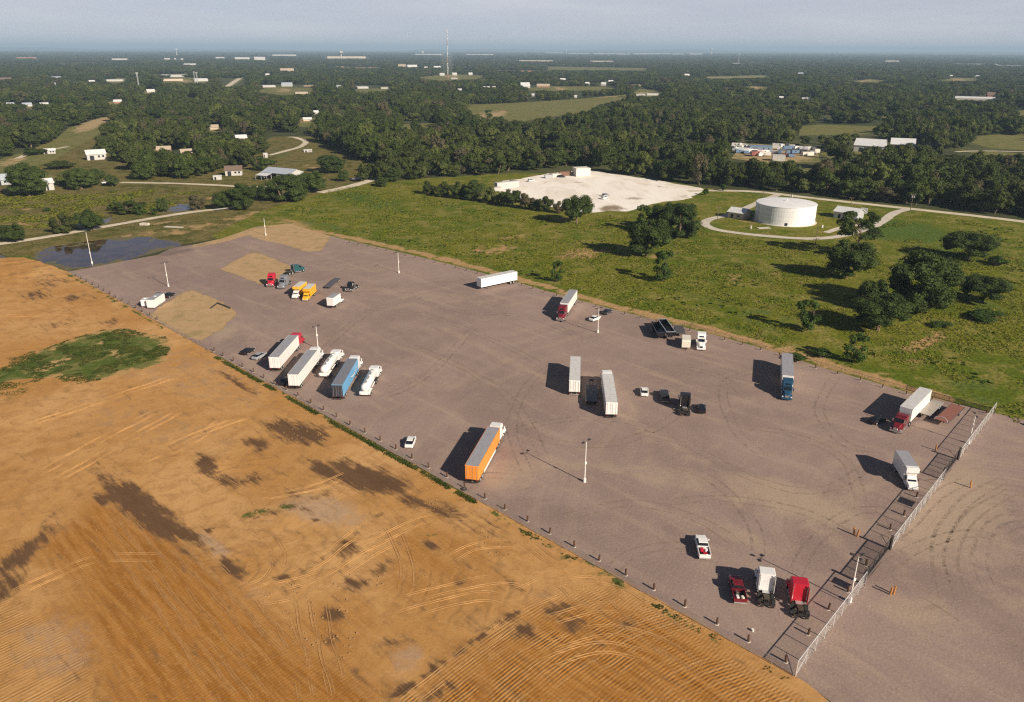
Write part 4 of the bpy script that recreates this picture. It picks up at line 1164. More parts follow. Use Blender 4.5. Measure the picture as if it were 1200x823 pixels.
# ---------------------------------------------------------------- far buildings are listed first so that no tree stands on them
# (name, x0, x1, base row, height m, depth m, roof, wall, label, category)
WHT, GRY, TAN_, BRK, BLU, BRN = 'white', 'grey', 'tan', 'brick', 'blue', 'brown'
FAR = [
    # name, x0, x1, yb, h, depth, roof kind, wall, roofcol, label
    ('farmhouse', 103, 125, 187.5, 4.2, 9, 'gable', WHT, WHT, 'white farm building with a pale double roof on the pasture rim'),
    ('mobile_home', 51, 65, 180.5, 2.6, 4, 'gable', WHT, WHT, 'small white mobile home at the end of the pasture track'),
    ('house', -4, 13, 217, 3.2, 9, 'gable', GRY, GRY, 'grey roofed house cut by the left frame edge beside the large pasture oak'),
    ('house', 54.5, 64, 223, 4.2, 7, 'gable', WHT, WHT, 'white gable end house behind the dark round pasture tree'),
    ('house', 264, 284, 206, 3.4, 8, 'gable', WHT, BRN, 'white house with a brown roof at the edge of the wood above the pasture road'),
    ('house', 213, 226, 183.5, 2.8, 8, 'gable', BRN, TAN_, 'tan roofed house hidden in the wood above the pasture road'),
    ('house', 184, 200, 180, 2.8, 8, 'gable', BRK, TAN_, 'long pinkish roofed house between the trees left of the tan roofed one'),
    ('shed', 309, 314, 185, 2.8, 4, 'flat', WHT, WHT, 'tiny white shed at the end of the pale lane'),
    ('shed', 356, 366, 178.5, 1.6, 3, 'flat', WHT, WHT, 'low white trough like shed on the pale grass field'),
    ('house', 250, 260, 211, 2.2, 3, 'flat', WHT, WHT, 'low white shed left of the house with the brown roof'),
    ('house', 277, 290, 166, 3.0, 8, 'gable', TAN_, WHT, 'pale roofed house in the wood left of the lane'),
    ('house', 246, 256, 152, 3.0, 8, 'gable', TAN_, TAN_, 'tan house buried in the wood in the middle left'),
    ('house', 278, 287, 163, 3.0, 6, 'flat', WHT, WHT, 'small white house behind the pale roofed one'),
    ('house', 48, 58, 125, 3.4, 9, 'gable', WHT, WHT, 'white roofed house among trees, second from left in its distant row'),
    ('house', 8, 17, 125, 3.4, 9, 'gable', WHT, GRY, 'white house among trees, leftmost in its distant row'),
    ('house', 27, 38, 125, 3.2, 9, 'gable', WHT, GRY, 'grey and white house between the two distant white ones on the left'),
    ('house', 133, 143, 121, 3.0, 9, 'gable', BRK, WHT, 'pink walled house beyond the tan field'),
    ('house', 172, 182, 108.5, 4, 9, 'gable', WHT, WHT, 'small white house in front of the far left warehouses'),
    ('house', 105, 112, 98, 5, 12, 'gable', TAN_, WHT, 'pale upright house in the distant left woods'),
    ('warehouse', 124, 145, 95.5, 5, 30, 'flat', WHT, WHT, 'pair of low white sheds in the distant left woods'),
    ('warehouse', 156, 160, 93.5, 5, 16, 'flat', WHT, WHT, 'tiny white cube building beside the left lattice mast'),
    ('warehouse', 185, 218, 90.5, 7, 60, 'flat', WHT, WHT, 'long white warehouse of the distant left group'),
    ('warehouse', 190, 216, 95, 6, 30, 'flat', TAN_, TAN_, 'tan front building of the distant left warehouse group'),
    ('warehouse', 227, 245, 95.5, 6, 22, 'arch', WHT, WHT, 'white curved roof hall under the twin masts'),
    ('house', 0, 14, 95, 5, 14, 'gable', BRK, BRN, 'reddish brown roofs at the far left edge of the distant woods'),
    ('house', 60, 72, 93, 5, 10, 'gable', TAN_, GRY, 'dull tan building in the distant left woods'),
    ('warehouse', 130, 150, 70.6, 9, 60, 'flat', WHT, WHT, 'white warehouse low on the horizon at the far left'),
    ('warehouse', 18, 44, 68.6, 7, 40, 'flat', BRK, BRK, 'dark red building on the horizon at the far left'),
    ('warehouse', 192, 200, 69.8, 8, 40, 'flat', WHT, WHT, 'small white block on the horizon below the left water tower'),
    ('warehouse', 204, 206.5, 70.2, 10, 20, 'flat', WHT, WHT, 'tiny white block on the horizon, first right of the small white block'),
    ('warehouse', 212, 215, 70.5, 10, 20, 'flat', WHT, WHT, 'tiny white block on the horizon, second right of the small white block'),
    ('warehouse', 252, 263, 68.7, 10, 60, 'flat', WHT, WHT, 'white block on the horizon left of the bright long hall'),
    ('warehouse', 274, 294, 69.8, 14, 80, 'flat', WHT, WHT, 'bright white long hall on the horizon, left half of a pair'),
    ('warehouse', 297, 312, 70.6, 20, 80, 'flat', WHT, WHT, 'bright white tall hall on the horizon, right half of a pair'),
    ('warehouse', 317, 349, 65.8, 14, 80, 'flat', WHT, GRY, 'long pale hall on the horizon right of the bright pair'),
    ('warehouse', 380, 432, 68.8, 16, 60, 'flat', TAN_, WHT, 'long pale building on the horizon behind the central water tower'),
    ('warehouse', 214, 230, 77.2, 5, 50, 'arch', WHT, WHT, 'low white arched roof in the far left woods below the horizon'),
    ('school', 403, 445, 82.3, 11, 60, 'flat', BRK, BRK, 'long red brick complex in the distant woods left of the mast'),
    ('school', 385, 404, 79.5, 6, 50, 'flat', BRK, TAN_, 'low reddish wing left of the long red brick complex'),
    ('apartment_block', 466, 476, 80.5, 11, 30, 'gable', TAN_, TAN_, 'tan apartment block with a pitched roof right of the red brick complex'),
    ('apartment_block', 477, 490, 81, 10, 30, 'gable', TAN_, WHT, 'second tan apartment block right of the red brick complex'),
    ('house', 497, 501, 81, 6, 16, 'gable', WHT, WHT, 'small white house between the apartment blocks and the mast'),
    ('house', 508, 517, 80.8, 7, 20, 'gable', WHT, WHT, 'white house just left of the mast'),
    ('warehouse', 418, 433, 104, 4.5, 24, 'flat', WHT, WHT, 'white roofed shed in the middle woods, left of a pair on a strip of grass'),
    ('warehouse', 446, 455, 104.3, 4, 18, 'flat', WHT, TAN_, 'pale roofed shed in the middle woods, right of a pair on a strip of grass'),
    ('warehouse', 307, 324, 102.5, 4.5, 30, 'flat', WHT, WHT, 'white roof cluster in the middle left woods'),
    ('house', 329, 343, 101.5, 4.5, 16, 'gable', WHT, GRY, 'white and grey house right of the white roof cluster'),
    ('warehouse', 345, 362, 110, 3, 26, 'flat', TAN_, TAN_, 'flat tan building in the middle left woods'),
    ('house', 395, 401, 106, 8, 12, 'gable', TAN_, GRY, 'narrow grey building left of the shed pair'),
    ('house', 311, 316, 90, 6, 14, 'gable', WHT, WHT, 'tiny white house in the upper left woods'),
    ('house', 328, 346, 85, 6, 30, 'gable', TAN_, TAN_, 'tan roofed building left of the reddish wing'),
    ('house', 355, 367, 102, 3.5, 20, 'flat', BRN, TAN_, 'dull brown shed behind the flat tan building'),
    ('house', 355, 366, 142, 2.8, 6, 'gable', TAN_, WHT, 'pale house in a small gap of the left central wood'),
    ('shed', 368, 374, 134, 2.8, 8, 'gable', WHT, WHT, 'small white shed above the pale house in the wood gap'),
    ('house', 515, 521, 89, 5, 14, 'gable', WHT, WHT, 'white house left of the foot of the mast'),
    ('house', 530, 536, 88.5, 5, 14, 'gable', WHT, WHT, 'white house right of the foot of the mast'),
    ('warehouse', 528, 536, 93, 4, 14, 'flat', WHT, WHT, 'low white shed right at the foot of the mast'),
    ('house', 549, 554, 88.3, 5, 14, 'gable', WHT, WHT, 'white house second to the right of the mast'),
    ('apartment_block', 541, 556, 84.5, 7, 30, 'flat', TAN_, TAN_, 'long tan building right of the mast'),
    ('house', 566, 574, 104.5, 3.4, 9, 'gable', WHT, WHT, 'white roofed house above the distant pale clearing, left of two'),
    ('house', 577, 581, 104.5, 3.4, 9, 'gable', WHT, WHT, 'white roofed house above the distant pale clearing, right of two'),
    ('house', 536, 541, 107, 3.0, 8, 'gable', WHT, WHT, 'bright slanted roof left above the distant pale clearing'),
    ('warehouse', 600, 645, 84.8, 5, 60, 'flat', BRK, BRK, 'long low pinkish brick building in the distant woods'),
    ('warehouse', 585, 600, 84.2, 5, 60, 'flat', BRK, BRK, 'short pinkish brick building left of the long low one'),
    ('warehouse', 665, 680, 84.8, 5, 40, 'flat', TAN_, TAN_, 'pale tan building right of the long pinkish one'),
    ('warehouse', 610, 622, 103.5, 5, 26, 'gable', WHT, WHT, 'white roofed barn in the central distant woods'),
    ('house', 628, 645, 102.5, 4, 14, 'gable', BRK, TAN_, 'tan and pink house right of the white roofed barn'),
    ('house', 656, 663, 95.3, 5, 12, 'gable', WHT, WHT, 'white house in the central distant woods above the barn'),
    ('house', 686, 691, 100.3, 5, 12, 'gable', WHT, WHT, 'white house left of the two bright houses in the centre'),
    ('house', 704, 710, 100.5, 5, 12, 'gable', WHT, WHT, 'bright white house in the centre, left of two'),
    ('house', 713, 719, 98.5, 7, 12, 'gable', WHT, WHT, 'bright white house in the centre, right of two'),
    ('warehouse', 735, 750, 102, 5, 20, 'flat', TAN_, TAN_, 'tan building behind the bright yard'),
    ('warehouse', 745, 757, 112.5, 3.2, 14, 'flat', WHT, WHT, 'white shed at the left end of the bright yard'),
    ('warehouse', 757, 773, 112, 3.8, 14, 'flat', WHT, WHT, 'white shed in the bright yard next to the distant field'),
    ('house', 673, 676, 115, 3.5, 6, 'gable', WHT, WHT, 'tiny white house on the rim of the distant field'),
    ('house', 802, 808, 91.5, 9, 16, 'gable', WHT, WHT, 'tall white building in the woods right of centre'),
    ('house', 623, 626, 113, 3.5, 6, 'gable', WHT, WHT, 'tiny white house left above the distant field'),
    ('warehouse', 606, 650, 72, 5, 80, 'flat', TAN_, WHT, 'faint pale roofs in the haze left of centre'),
    ('warehouse', 690, 720, 72.5, 5, 60, 'flat', TAN_, WHT, 'faint pale roofs in the haze right of centre'),
    ('warehouse', 696, 720, 63.8, 15, 120, 'flat', WHT, WHT, 'pale hall on the horizon, first of the long central row'),
    ('warehouse', 722, 738, 64.1, 14, 120, 'flat', WHT, WHT, 'pale hall on the horizon, second of the long central row'),
    ('warehouse', 743, 764, 64.0, 17, 120, 'flat', WHT, WHT, 'pale hall on the horizon, third of the long central row'),
    ('warehouse', 766, 786, 63.8, 15, 120, 'flat', WHT, WHT, 'pale hall on the horizon, fourth of the long central row'),
    ('warehouse', 788, 801, 64.1, 14, 120, 'flat', WHT, WHT, 'pale hall on the horizon, fifth of the long central row'),
    ('warehouse', 808, 822, 64.2, 20, 120, 'flat', WHT, WHT, 'bright hall on the horizon just left of the right water tower'),
    ('warehouse', 640, 660, 62.6, 12, 120, 'flat', WHT, WHT, 'faint hall on the horizon left of the long central row'),
    ('warehouse', 666, 690, 63.5, 12, 120, 'flat', WHT, WHT, 'faint hall on the horizon touching the long central row'),
    ('warehouse', 485, 520, 64.5, 12, 90, 'flat', WHT, GRY, 'faint pale hall on the horizon left of the mast'),
    ('warehouse', 545, 580, 64.6, 10, 90, 'flat', WHT, GRY, 'faint pale hall on the horizon right of the mast'),
    ('warehouse', 858, 866, 75, 6, 40, 'flat', WHT, WHT, 'white speck building in the right distant woods'),
    ('warehouse', 1038, 1053, 72.6, 8, 70, 'flat', WHT, WHT, 'small white hall in the hazy woods on the right'),
    ('warehouse', 1016, 1024, 76.8, 5, 40, 'flat', WHT, GRY, 'faint white shed below the small white hall on the right'),
    ('warehouse', 1121, 1136, 76.3, 8, 60, 'flat', WHT, WHT, 'white hall in the hazy right, left of the long roof row'),
    ('warehouse', 1141, 1168, 77.0, 10, 80, 'flat', WHT, WHT, 'long white hall in the hazy right, left half of the roof row'),
    ('warehouse', 1169, 1198, 78.6, 9, 70, 'flat', WHT, WHT, 'long white hall in the hazy right, right half of the roof row'),
    ('house', 1113, 1116, 91, 6, 10, 'gable', WHT, WHT, 'tiny white house in the right distant woods, left of two'),
    ('house', 1143, 1147, 91.3, 6, 10, 'gable', WHT, WHT, 'tiny white house in the right distant woods, right of two'),
    ('warehouse', 1119, 1165, 117.6, 4.2, 20, 'arch', WHT, WHT, 'long white hall with a gently curved roof in the right woods'),
    ('house', 1157, 1166, 114, 5, 16, 'gable', BRK, BRN, 'brownish building behind the right end of the curved roof hall'),
    ('house', 935, 941, 88, 5, 14, 'gable', WHT, GRY, 'pale house in the distant woods right of centre'),
    ('house', 913, 918, 117.5, 4, 10, 'gable', WHT, WHT, 'tiny white house in the wood right of centre, left of two'),
    ('house', 939, 950, 118.8, 3.4, 10, 'gable', WHT, WHT, 'small white roofed house in the wood right of centre, right of two'),
    ('shed', 1186, 1190, 127.5, 3, 5, 'gable', WHT, WHT, 'tiny white shed near the right frame edge'),
    ('shed', 805, 809, 170, 3.4, 4, 'flat', WHT, WHT, 'white box shed standing in the wood left of the scrapyard'),
    ('shed', 965, 969, 140.5, 2.6, 4, 'flat', WHT, WHT, 'white dot of a shed above the long pale clearing'),
    ('warehouse', 878, 905, 177.0, 3.0, 11, 'flat', BLU, BLU, 'long blue grey roofed shed in the scrapyard'),
    ('machine_hall', 1000, 1034, 178.5, 5.0, 16, 'gable', WHT, WHT, 'large white gabled machine hall at the edge of the right wood'),
    ('machine_hall', 1044, 1071, 173.5, 2.8, 15, 'gable', TAN_, WHT, 'smaller white roofed hall right of the large gabled one'),
]
BOX = []
for f in FAR:
    p = P((f[1] + f[2]) / 2, f[3])
    bx = p + Vector((p.x, p.y, 0)).normalized() * f[5]
    yt = float(PX(bx.x, bx.y, f[4])[1])
    BOX.append((f[1] - .4, f[2] + .4, yt + .3, yt + (f[3] - yt) * (.95 if f[3] < 73 else .35 if f[3] < 130 else .45 if f[3] < 192 else .95)))
# other visible things that trees must leave free
BOX += [(670, 692, 196, 208), (580, 608, 208, 224), (640, 672, 202, 208), (856, 962, 171, 190), (1110, 1260, 176, 181), (314, 372, 158, 186), (262, 285, 92, 101), (620, 625, 210, 215), (518, 530, 60, 93),
        (300, 350, 192, 214), (884, 957, 230, 264)]

# ---------------------------------------------------------------- the wood: where trees may stand
NO_TREE = [W2([(250, 275), (300, 250), (335, 238), (385, 224), (430, 215), (500, 209), (560, 206), (600, 203), (650, 199), (700, 200), (790, 214), (822, 218), (880, 221), (940, 227.5), (1040, 238), (1120, 245), (1200, 256), (1300, 268), (1500, 290), (1900, 700), (-700, 1000), (-700, 330)]),
           W2([(-500, 330), (270, 290), (300, 250), (452, 205), (450, 196), (440, 190), (425, 190), (364, 162), (352, 157), (330, 158), (308, 176), (300, 192), (280, 209), (262, 208), (215, 210), (176, 212), (150, 196), (140, 188), (105, 170), (90, 172), (40, 181), (0, 196), (-500, 215)])]
CLEAR_W = [W2(v) for v in CLEARINGS.values()]


def scatter(r0, r1, sp, half=39.0):
    """jittered grid in a fan from r0 to r1"""
    R1 = r1; c = math.tan(RAD(half))
    nx = int(2 * R1 * c / sp); ny = int((r1 - r0 * .75) / sp)
    X, Y = np.meshgrid((np.arange(nx) - nx / 2) * sp, r0 * .75 + np.arange(ny) * sp)
    X = X + RNG.uniform(-.48, .48, X.shape) * sp; Y = Y + RNG.uniform(-.48, .48, Y.shape) * sp
    X = X.ravel(); Y = Y.ravel(); D = np.hypot(X, Y)
    k = (D >= r0) & (D < r1) & (np.abs(X) < Y * c)
    return X[k], Y[k], D[k]


def value_noise(x, y, s, seed):
    rng = np.random.default_rng(seed); G = rng.uniform(0, 1, (256, 256))
    u = x / s + 1000; v = y / s + 1000
    i = np.floor(u).astype(int); j = np.floor(v).astype(int); fu = u - i; fv = v - j
    fu = fu * fu * (3 - 2 * fu); fv = fv * fv * (3 - 2 * fv)
    g = lambda a, b: G[a % 256, b % 256]
    return (g(i, j) * (1 - fu) + g(i + 1, j) * fu) * (1 - fv) + (g(i, j + 1) * (1 - fu) + g(i + 1, j + 1) * fu) * fv


def allowed(X, Y, H, Wd, gaps=True):
    k = np.ones(X.shape, bool)
    for p in NO_TREE + CLEAR_W: k &= ~in_poly(X, Y, p)
    px, yb, dep = PX(X, Y, 0)
    _, yt, _ = PX(X, Y, H * .8)
    hw = Wd * 450 / dep
    # tree tops must not cover a clearing that is seen behind them
    for nm, v in CLEARINGS.items():
        if nm in 'o': continue
        k &= ~in_poly(px, yt, v)
        k &= ~in_poly(px, (yt + yb) / 2, v)
    for x0, x1, y0, y1 in BOX:
        k &= ~((px + hw * .8 > x0) & (px - hw * .8 < x1) & (yb > y0) & (yt < y1))
    if gaps:
        n = value_noise(X, Y, 60, 3) * .6 + value_noise(X, Y, 23, 4) * .4
        k &= n > .33
    return k


bands = []
for r0, r1, sp, sc, hh in ((260, 900, 8.4, 13.0, 12.5), (900, 1700, 11.5, 16.5, 11.5), (1700, 3600, 18, 26, 9.5), (3600, 8000, 38, 48, 9), (8000, 17000, 95, 120, 10)):
    X, Y, D = scatter(r0, r1, sp)
    H = hh * RNG.uniform(.62, 1.28, X.shape); Wd = sc * RNG.uniform(.72, 1.3, X.shape)
    tall = RNG.uniform(0, 1, X.shape) > .93
    H[tall] *= 1.3
    grove = value_noise(X, Y, 48, 9) * .6 + value_noise(X, Y, 19, 10) * .4
    H *= .62 + .75 * grove; Wd *= .68 + .62 * grove
    k = allowed(X, Y, H, Wd, gaps=r1 < 4000)
    if r0 >= 3600:                      # open country between the far woods
        k &= value_noise(X, Y * .6, 420, 5) * .6 + value_noise(X, Y, 150, 6) * .4 > .30
    bands.append(np.stack([X, Y, H, Wd, D])[:, k])
A_ = np.concatenate(bands, 1)
order = np.argsort(-(A_[3] / A_[4]))
# the ones that show largest stand as trees of their own (in the frame only)
pxx, pyy, _ = PX(A_[0], A_[1], 0)
infr = (pxx > -6) & (pxx < 1206)
idx = [i for i in order if infr[i]][:236]
SEG = [(60, 'by the tan field at the far left'), (150, 'above the pasture tree row'), (230, 'above the middle of the pasture road'), (330, 'above the house with the brown roof'), (455, 'behind the metal barn and its grass field'), (520, 'above the tip of the hedge row'),
       (580, 'left of the white container trailer'), (640, 'behind the junk row of the white lot'), (700, 'behind the big beige box building'), (760, 'behind the middle of the white rock lot'), (830, 'behind the right tip of the white rock lot'), (890, 'across the road left of the water tank'),
       (960, 'across the road behind the water tank'), (1020, 'across the road behind the gabled pump house'), (1080, 'behind the transformer pole'), (1140, 'across the road behind the umbrella shaped tree'), (9999, 'across the road at the right frame edge')]
src = {}
for n_, i in enumerate(idx):
    x, y, h, w_, d = A_[:, i]
    kd = n_ % 7
    where = [s_[1] for s_ in SEG if pxx[i] <= s_[0]][0]
    size = 'tall broad' if h > 9.2 else 'low' if h < 6.5 else 'middle sized'
    e = empty('tree', (x, y, 0), random.uniform(0, 6.28), size + ' tree of the wood ' + where, 'tree', 'trees of the wood ' + where)
    for nn, me in (('trunk', FK[kd][1]), ('crown', FK[kd][0])):
        o = link(nn, me, e); o.scale = (w_, w_, h)
        if nn == 'crown': src.setdefault(kd, o)
rest = np.ones(A_.shape[1], bool); rest[idx] = False
B_ = A_[:, rest]


def instancer(name, pts, rots, scales, index, sources):
    me = bpy.data.meshes.new(name)
    me.vertices.add(len(pts)); me.vertices.foreach_set('co', np.asarray(pts, np.float32).ravel())
    for an, ty, dat in (('rot', 'FLOAT_VECTOR', rots), ('scl', 'FLOAT_VECTOR', scales)):
        a = me.attributes.new(an, ty, 'POINT'); a.data.foreach_set('vector', np.asarray(dat, np.float32).ravel())
    a = me.attributes.new('pick', 'INT', 'POINT'); a.data.foreach_set('value', np.asarray(index, np.int32))
    me.update()
    o = link(name, me)
    g = bpy.data.node_groups.new(name, 'GeometryNodeTree')
    g.interface.new_socket('Geometry', in_out='INPUT', socket_type='NodeSocketGeometry')
    g.interface.new_socket('Geometry', in_out='OUTPUT', socket_type='NodeSocketGeometry')
    N = g.nodes; L = g.links
    gi = N.new('NodeGroupInput'); go = N.new('NodeGroupOutput')
    ip = N.new('GeometryNodeInstanceOnPoints'); jn = N.new('GeometryNodeGeometryToInstance')
    ip.inputs['Pick Instance'].default_value = True
    for s_ in reversed(sources):
        oi = N.new('GeometryNodeObjectInfo'); oi.inputs['Object'].default_value = s_
        oi.transform_space = 'ORIGINAL'
        L.new(oi.outputs['Geometry'], jn.inputs[0])
    L.new(jn.outputs[0], ip.inputs['Instance'])
    L.new(gi.outputs[0], ip.inputs['Points'])
    for an, so, ty in (('rot', 'Rotation', 'FLOAT_VECTOR'), ('scl', 'Scale', 'FLOAT_VECTOR'), ('pick', 'Instance Index', 'INT')):
        na = N.new('GeometryNodeInputNamedAttribute'); na.data_type = ty; na.inputs['Name'].default_value = an
        L.new(na.outputs[0], ip.inputs[so])
    L.new(ip.outputs[0], go.inputs[0])
    md = o.modifiers.new('scatter', 'NODES'); md.node_group = g
    return o


nB = B_.shape[1]
rot = np.zeros((nB, 3)); rot[:, 2] = RNG.uniform(0, 6.28, nB)
scl = np.stack([B_[3], B_[3] * RNG.uniform(.85, 1.15, nB), B_[2]], 1)
print('forest trees', nB)
fo = instancer('woodland', np.stack([B_[0], B_[1], 0 * B_[0]], 1), rot, scl, RNG.integers(0, 7, nB), [src[i] for i in range(7)])
tag(fo, kind='stuff')
# ================================================================ BUILDINGS
def bm_mat(name, col, dirt=.3, rough=.6):
    return paint(name, col, rough, .3, 0, dirt, (.20, .16, .12))


WALLS = {WHT: bm_mat('white_cladding', (.54, .525, .50), .45), GRY: bm_mat('grey_cladding', (.42, .43, .44)), TAN_: bm_mat('tan_render', (.58, .48, .37)), BRK: bm_mat('pinkish_brick', (.40, .20, .15)),
         BLU: bm_mat('blue_grey_cladding', (.22, .30, .40)), BRN: bm_mat('brown_boards', (.24, .15, .10))}


def roof_mat(name, col):
    m = Mat(name, .45, .4)
    w = m.n.new('ShaderNodeTexWave'); w.wave_type = 'BANDS'; w.bands_direction = 'X'; w.inputs['Scale'].default_value = .9
    m.l.new(m.coord(), w.inputs[0])
    n = m.noise(.5, 4, .6)
    m.color(m.mix(m.rng(n, .4, .75, 0, .5), m.mix(m.rng(w.outputs[0], .0, .25), tuple(c * .8 for c in col), col), tuple(c * .7 for c in col)))
    return m.m


ROOFS = {WHT: roof_mat('white_metal_roof', (.70, .70, .69)), GRY: roof_mat('grey_metal_roof', (.44, .48, .54)), TAN_: roof_mat('tan_roof', (.50, .40, .30)), BRK: roof_mat('reddish_roof', (.42, .20, .14)),
         BLU: roof_mat('blue_grey_roof', (.20, .29, .42)), BRN: roof_mat('brown_shingle_roof', (.20, .14, .11))}
DARK_OPEN = Mat('dark_doorway', .8, .2, base=(.03, .03, .035)).m
GLASS = Mat('window_glass', .08, .6, base=(.02, .03, .04)).m


def building(name, p, rz, w, d, h, roof, wall, roofc, label, cat='building', rise=None, detail=True, ends=True):
    e = empty(name, (p.x, p.y, 0), rz, label, cat)
    W_, R_ = WALLS[wall], ROOFS[roofc]
    rise = rise if rise is not None else (d * .28 if roof == 'gable' else d * .12)
    b = MB(); x0, x1 = -w / 2, w / 2
    if roof == 'flat':
        b.box(x0, x1, 0, d, 0, h); b.build('wall', W_, e)
        r = MB().box(x0 - .15, x1 + .15, -.15, d + .15, h, h + .35); r.build('roof', R_, e)
    elif roof == 'gable':
        b.add([(x0, 0, 0), (x1, 0, 0), (x1, d, 0), (x0, d, 0), (x0, 0, h), (x1, 0, h), (x1, d, h), (x0, d, h), (x0, d / 2, h + rise), (x1, d / 2, h + rise)],
              [(0, 1, 5, 4), (2, 3, 7, 6), (1, 2, 6, 9, 5), (3, 0, 4, 8, 7), (3, 2, 1, 0)])
        b.build('wall', W_, e)
        o = .5; k = rise / (d / 2); t = .18
        V = []
        for x in (x0 - o, x1 + o):
            V += [(x, -o, h - k * o + .03), (x, d / 2, h + rise + .03), (x, d + o, h - k * o + .03), (x, d + o, h - k * o + .03 + t), (x, d / 2, h + rise + .03 + t), (x, -o, h - k * o + .03 + t)]
        F = [(0, 1, 4, 5), (1, 2, 3, 4), (6, 11, 10, 7), (7, 10, 9, 8), (0, 6, 7, 1), (1, 7, 8, 2), (5, 4, 10, 11), (4, 3, 9, 10), (0, 5, 11, 6), (2, 8, 9, 3)]
        MB().add(V, F).build('roof', R_, e)
    else:
        n = 8; prof = [(d * i / n, h + rise * math.sin(math.pi * i / n)) for i in range(n + 1)]
        b.box(x0, x1, 0, d, 0, h); b.build('wall', W_, e)
        V = [(x, y, z) for x in (x0 - .2, x1 + .2) for y, z in prof]
        F = [(i, i + 1, n + 2 + i, n + 1 + i) for i in range(n)] + [tuple(range(n, -1, -1)), tuple(range(n + 1, 2 * n + 2))]
        MB().add(V, F).build('roof', R_, e)
    if detail:
        dw = min(3.2, w * .22)
        MB().box(-w * .25 - dw / 2, -w * .25 + dw / 2, -.06, .1, 0, min(h * .8, 3.2)).build('door', DARK_OPEN, e)
        for q in (.12, .34):
            if w > 6: MB().box(w * q - .6, w * q + .6, -.05, .1, h * .4, h * .75).build('window', GLASS, e)
    return e


for i, (nm, x0, x1, yb, h, dep, rf, wl_, rc, lb) in enumerate(FAR):
    a, c = P(x0, yb), P(x1, yb)
    p = (a + c) / 2; w = (c - a).length
    face = math.atan2(p.y, p.x) - math.pi / 2
    near = yb > 165
    w2 = w * (.93 if near else .86)
    h = h * (1 if near else .7 if yb > 73 else 1.0)
    building(nm, p, face + RAD([6, -8, 3, 10, -5][i % 5]) * (1 if w / dep < 2 else .25), w2, dep, h, rf, wl_, rc, lb, {'house': 'house', 'shed': 'shed', 'farmhouse': 'house', 'mobile_home': 'house'}.get(nm, 'building'), detail=near)

# open-sided metal barn on the pasture (its long roof in corrugated sheet)
p = P(324, 211)
e = empty('metal_barn', (p.x, p.y, 0), RAD(-26), 'grey roofed metal barn with an open dark bay, behind the large spreading oak', 'barn')
b = MB(); W_, D_, H_ = 22.0, 13.0, 4.2
for x in (-11, -4): b.box(x - .12, x + .12, -.1, .12, 0, H_)
b.build('post', WALLS[WHT], e)
MB().box(-11, -10.85, 0, D_, 0, H_).build('end_wall', WALLS[WHT], e)
MB().add([(-11, D_ - .1, 0), (11, D_ - .1, 0), (11, D_ - .1, H_), (-11, D_ - .1, H_)], [(0, 1, 2, 3)]).build('back_wall', WALLS[WHT], e)
MB().box(0, 11, 0, D_ - .2, 0, H_).build('front_wall', WALLS[WHT], e)
MB().add([(11.02, 0, H_), (11.02, D_, H_), (11.02, D_ / 2, H_ + 2.2), (-11.02, 0, H_), (-11.02, D_, H_), (-11.02, D_ / 2, H_ + 2.2)], [(0, 1, 2), (3, 5, 4)]).build('gable', WALLS[WHT], e)
MB().add([(-11.6, -.8, H_ - .1), (11.6, -.8, H_ - .1), (11.6, D_ / 2, H_ + 2.3), (-11.6, D_ / 2, H_ + 2.3), (11.6, D_ + .5, H_ + .0), (-11.6, D_ + .5, H_ + .0)], [(0, 1, 2, 3), (3, 2, 4, 5)]).build('roof', ROOFS[GRY], e)
MB().add([(-11.4, -6, H_ - 1.2), (-2, -6, H_ - 1.2), (-2, -.9, H_ - .25), (-11.4, -.9, H_ - .25)], [(0, 1, 2, 3)]).build('lean_to_roof', ROOFS[WHT], e)
for x in (-11.2, -6.7, -2.2): MB().box(x - .08, x + .08, -5.9, -5.74, 0, H_ - 1.25).build('lean_to_post', WALLS[GRY], e)
MB().box(3, 6.4, -.07, .05, 0, 3.4).build('door', DARK_OPEN, e)

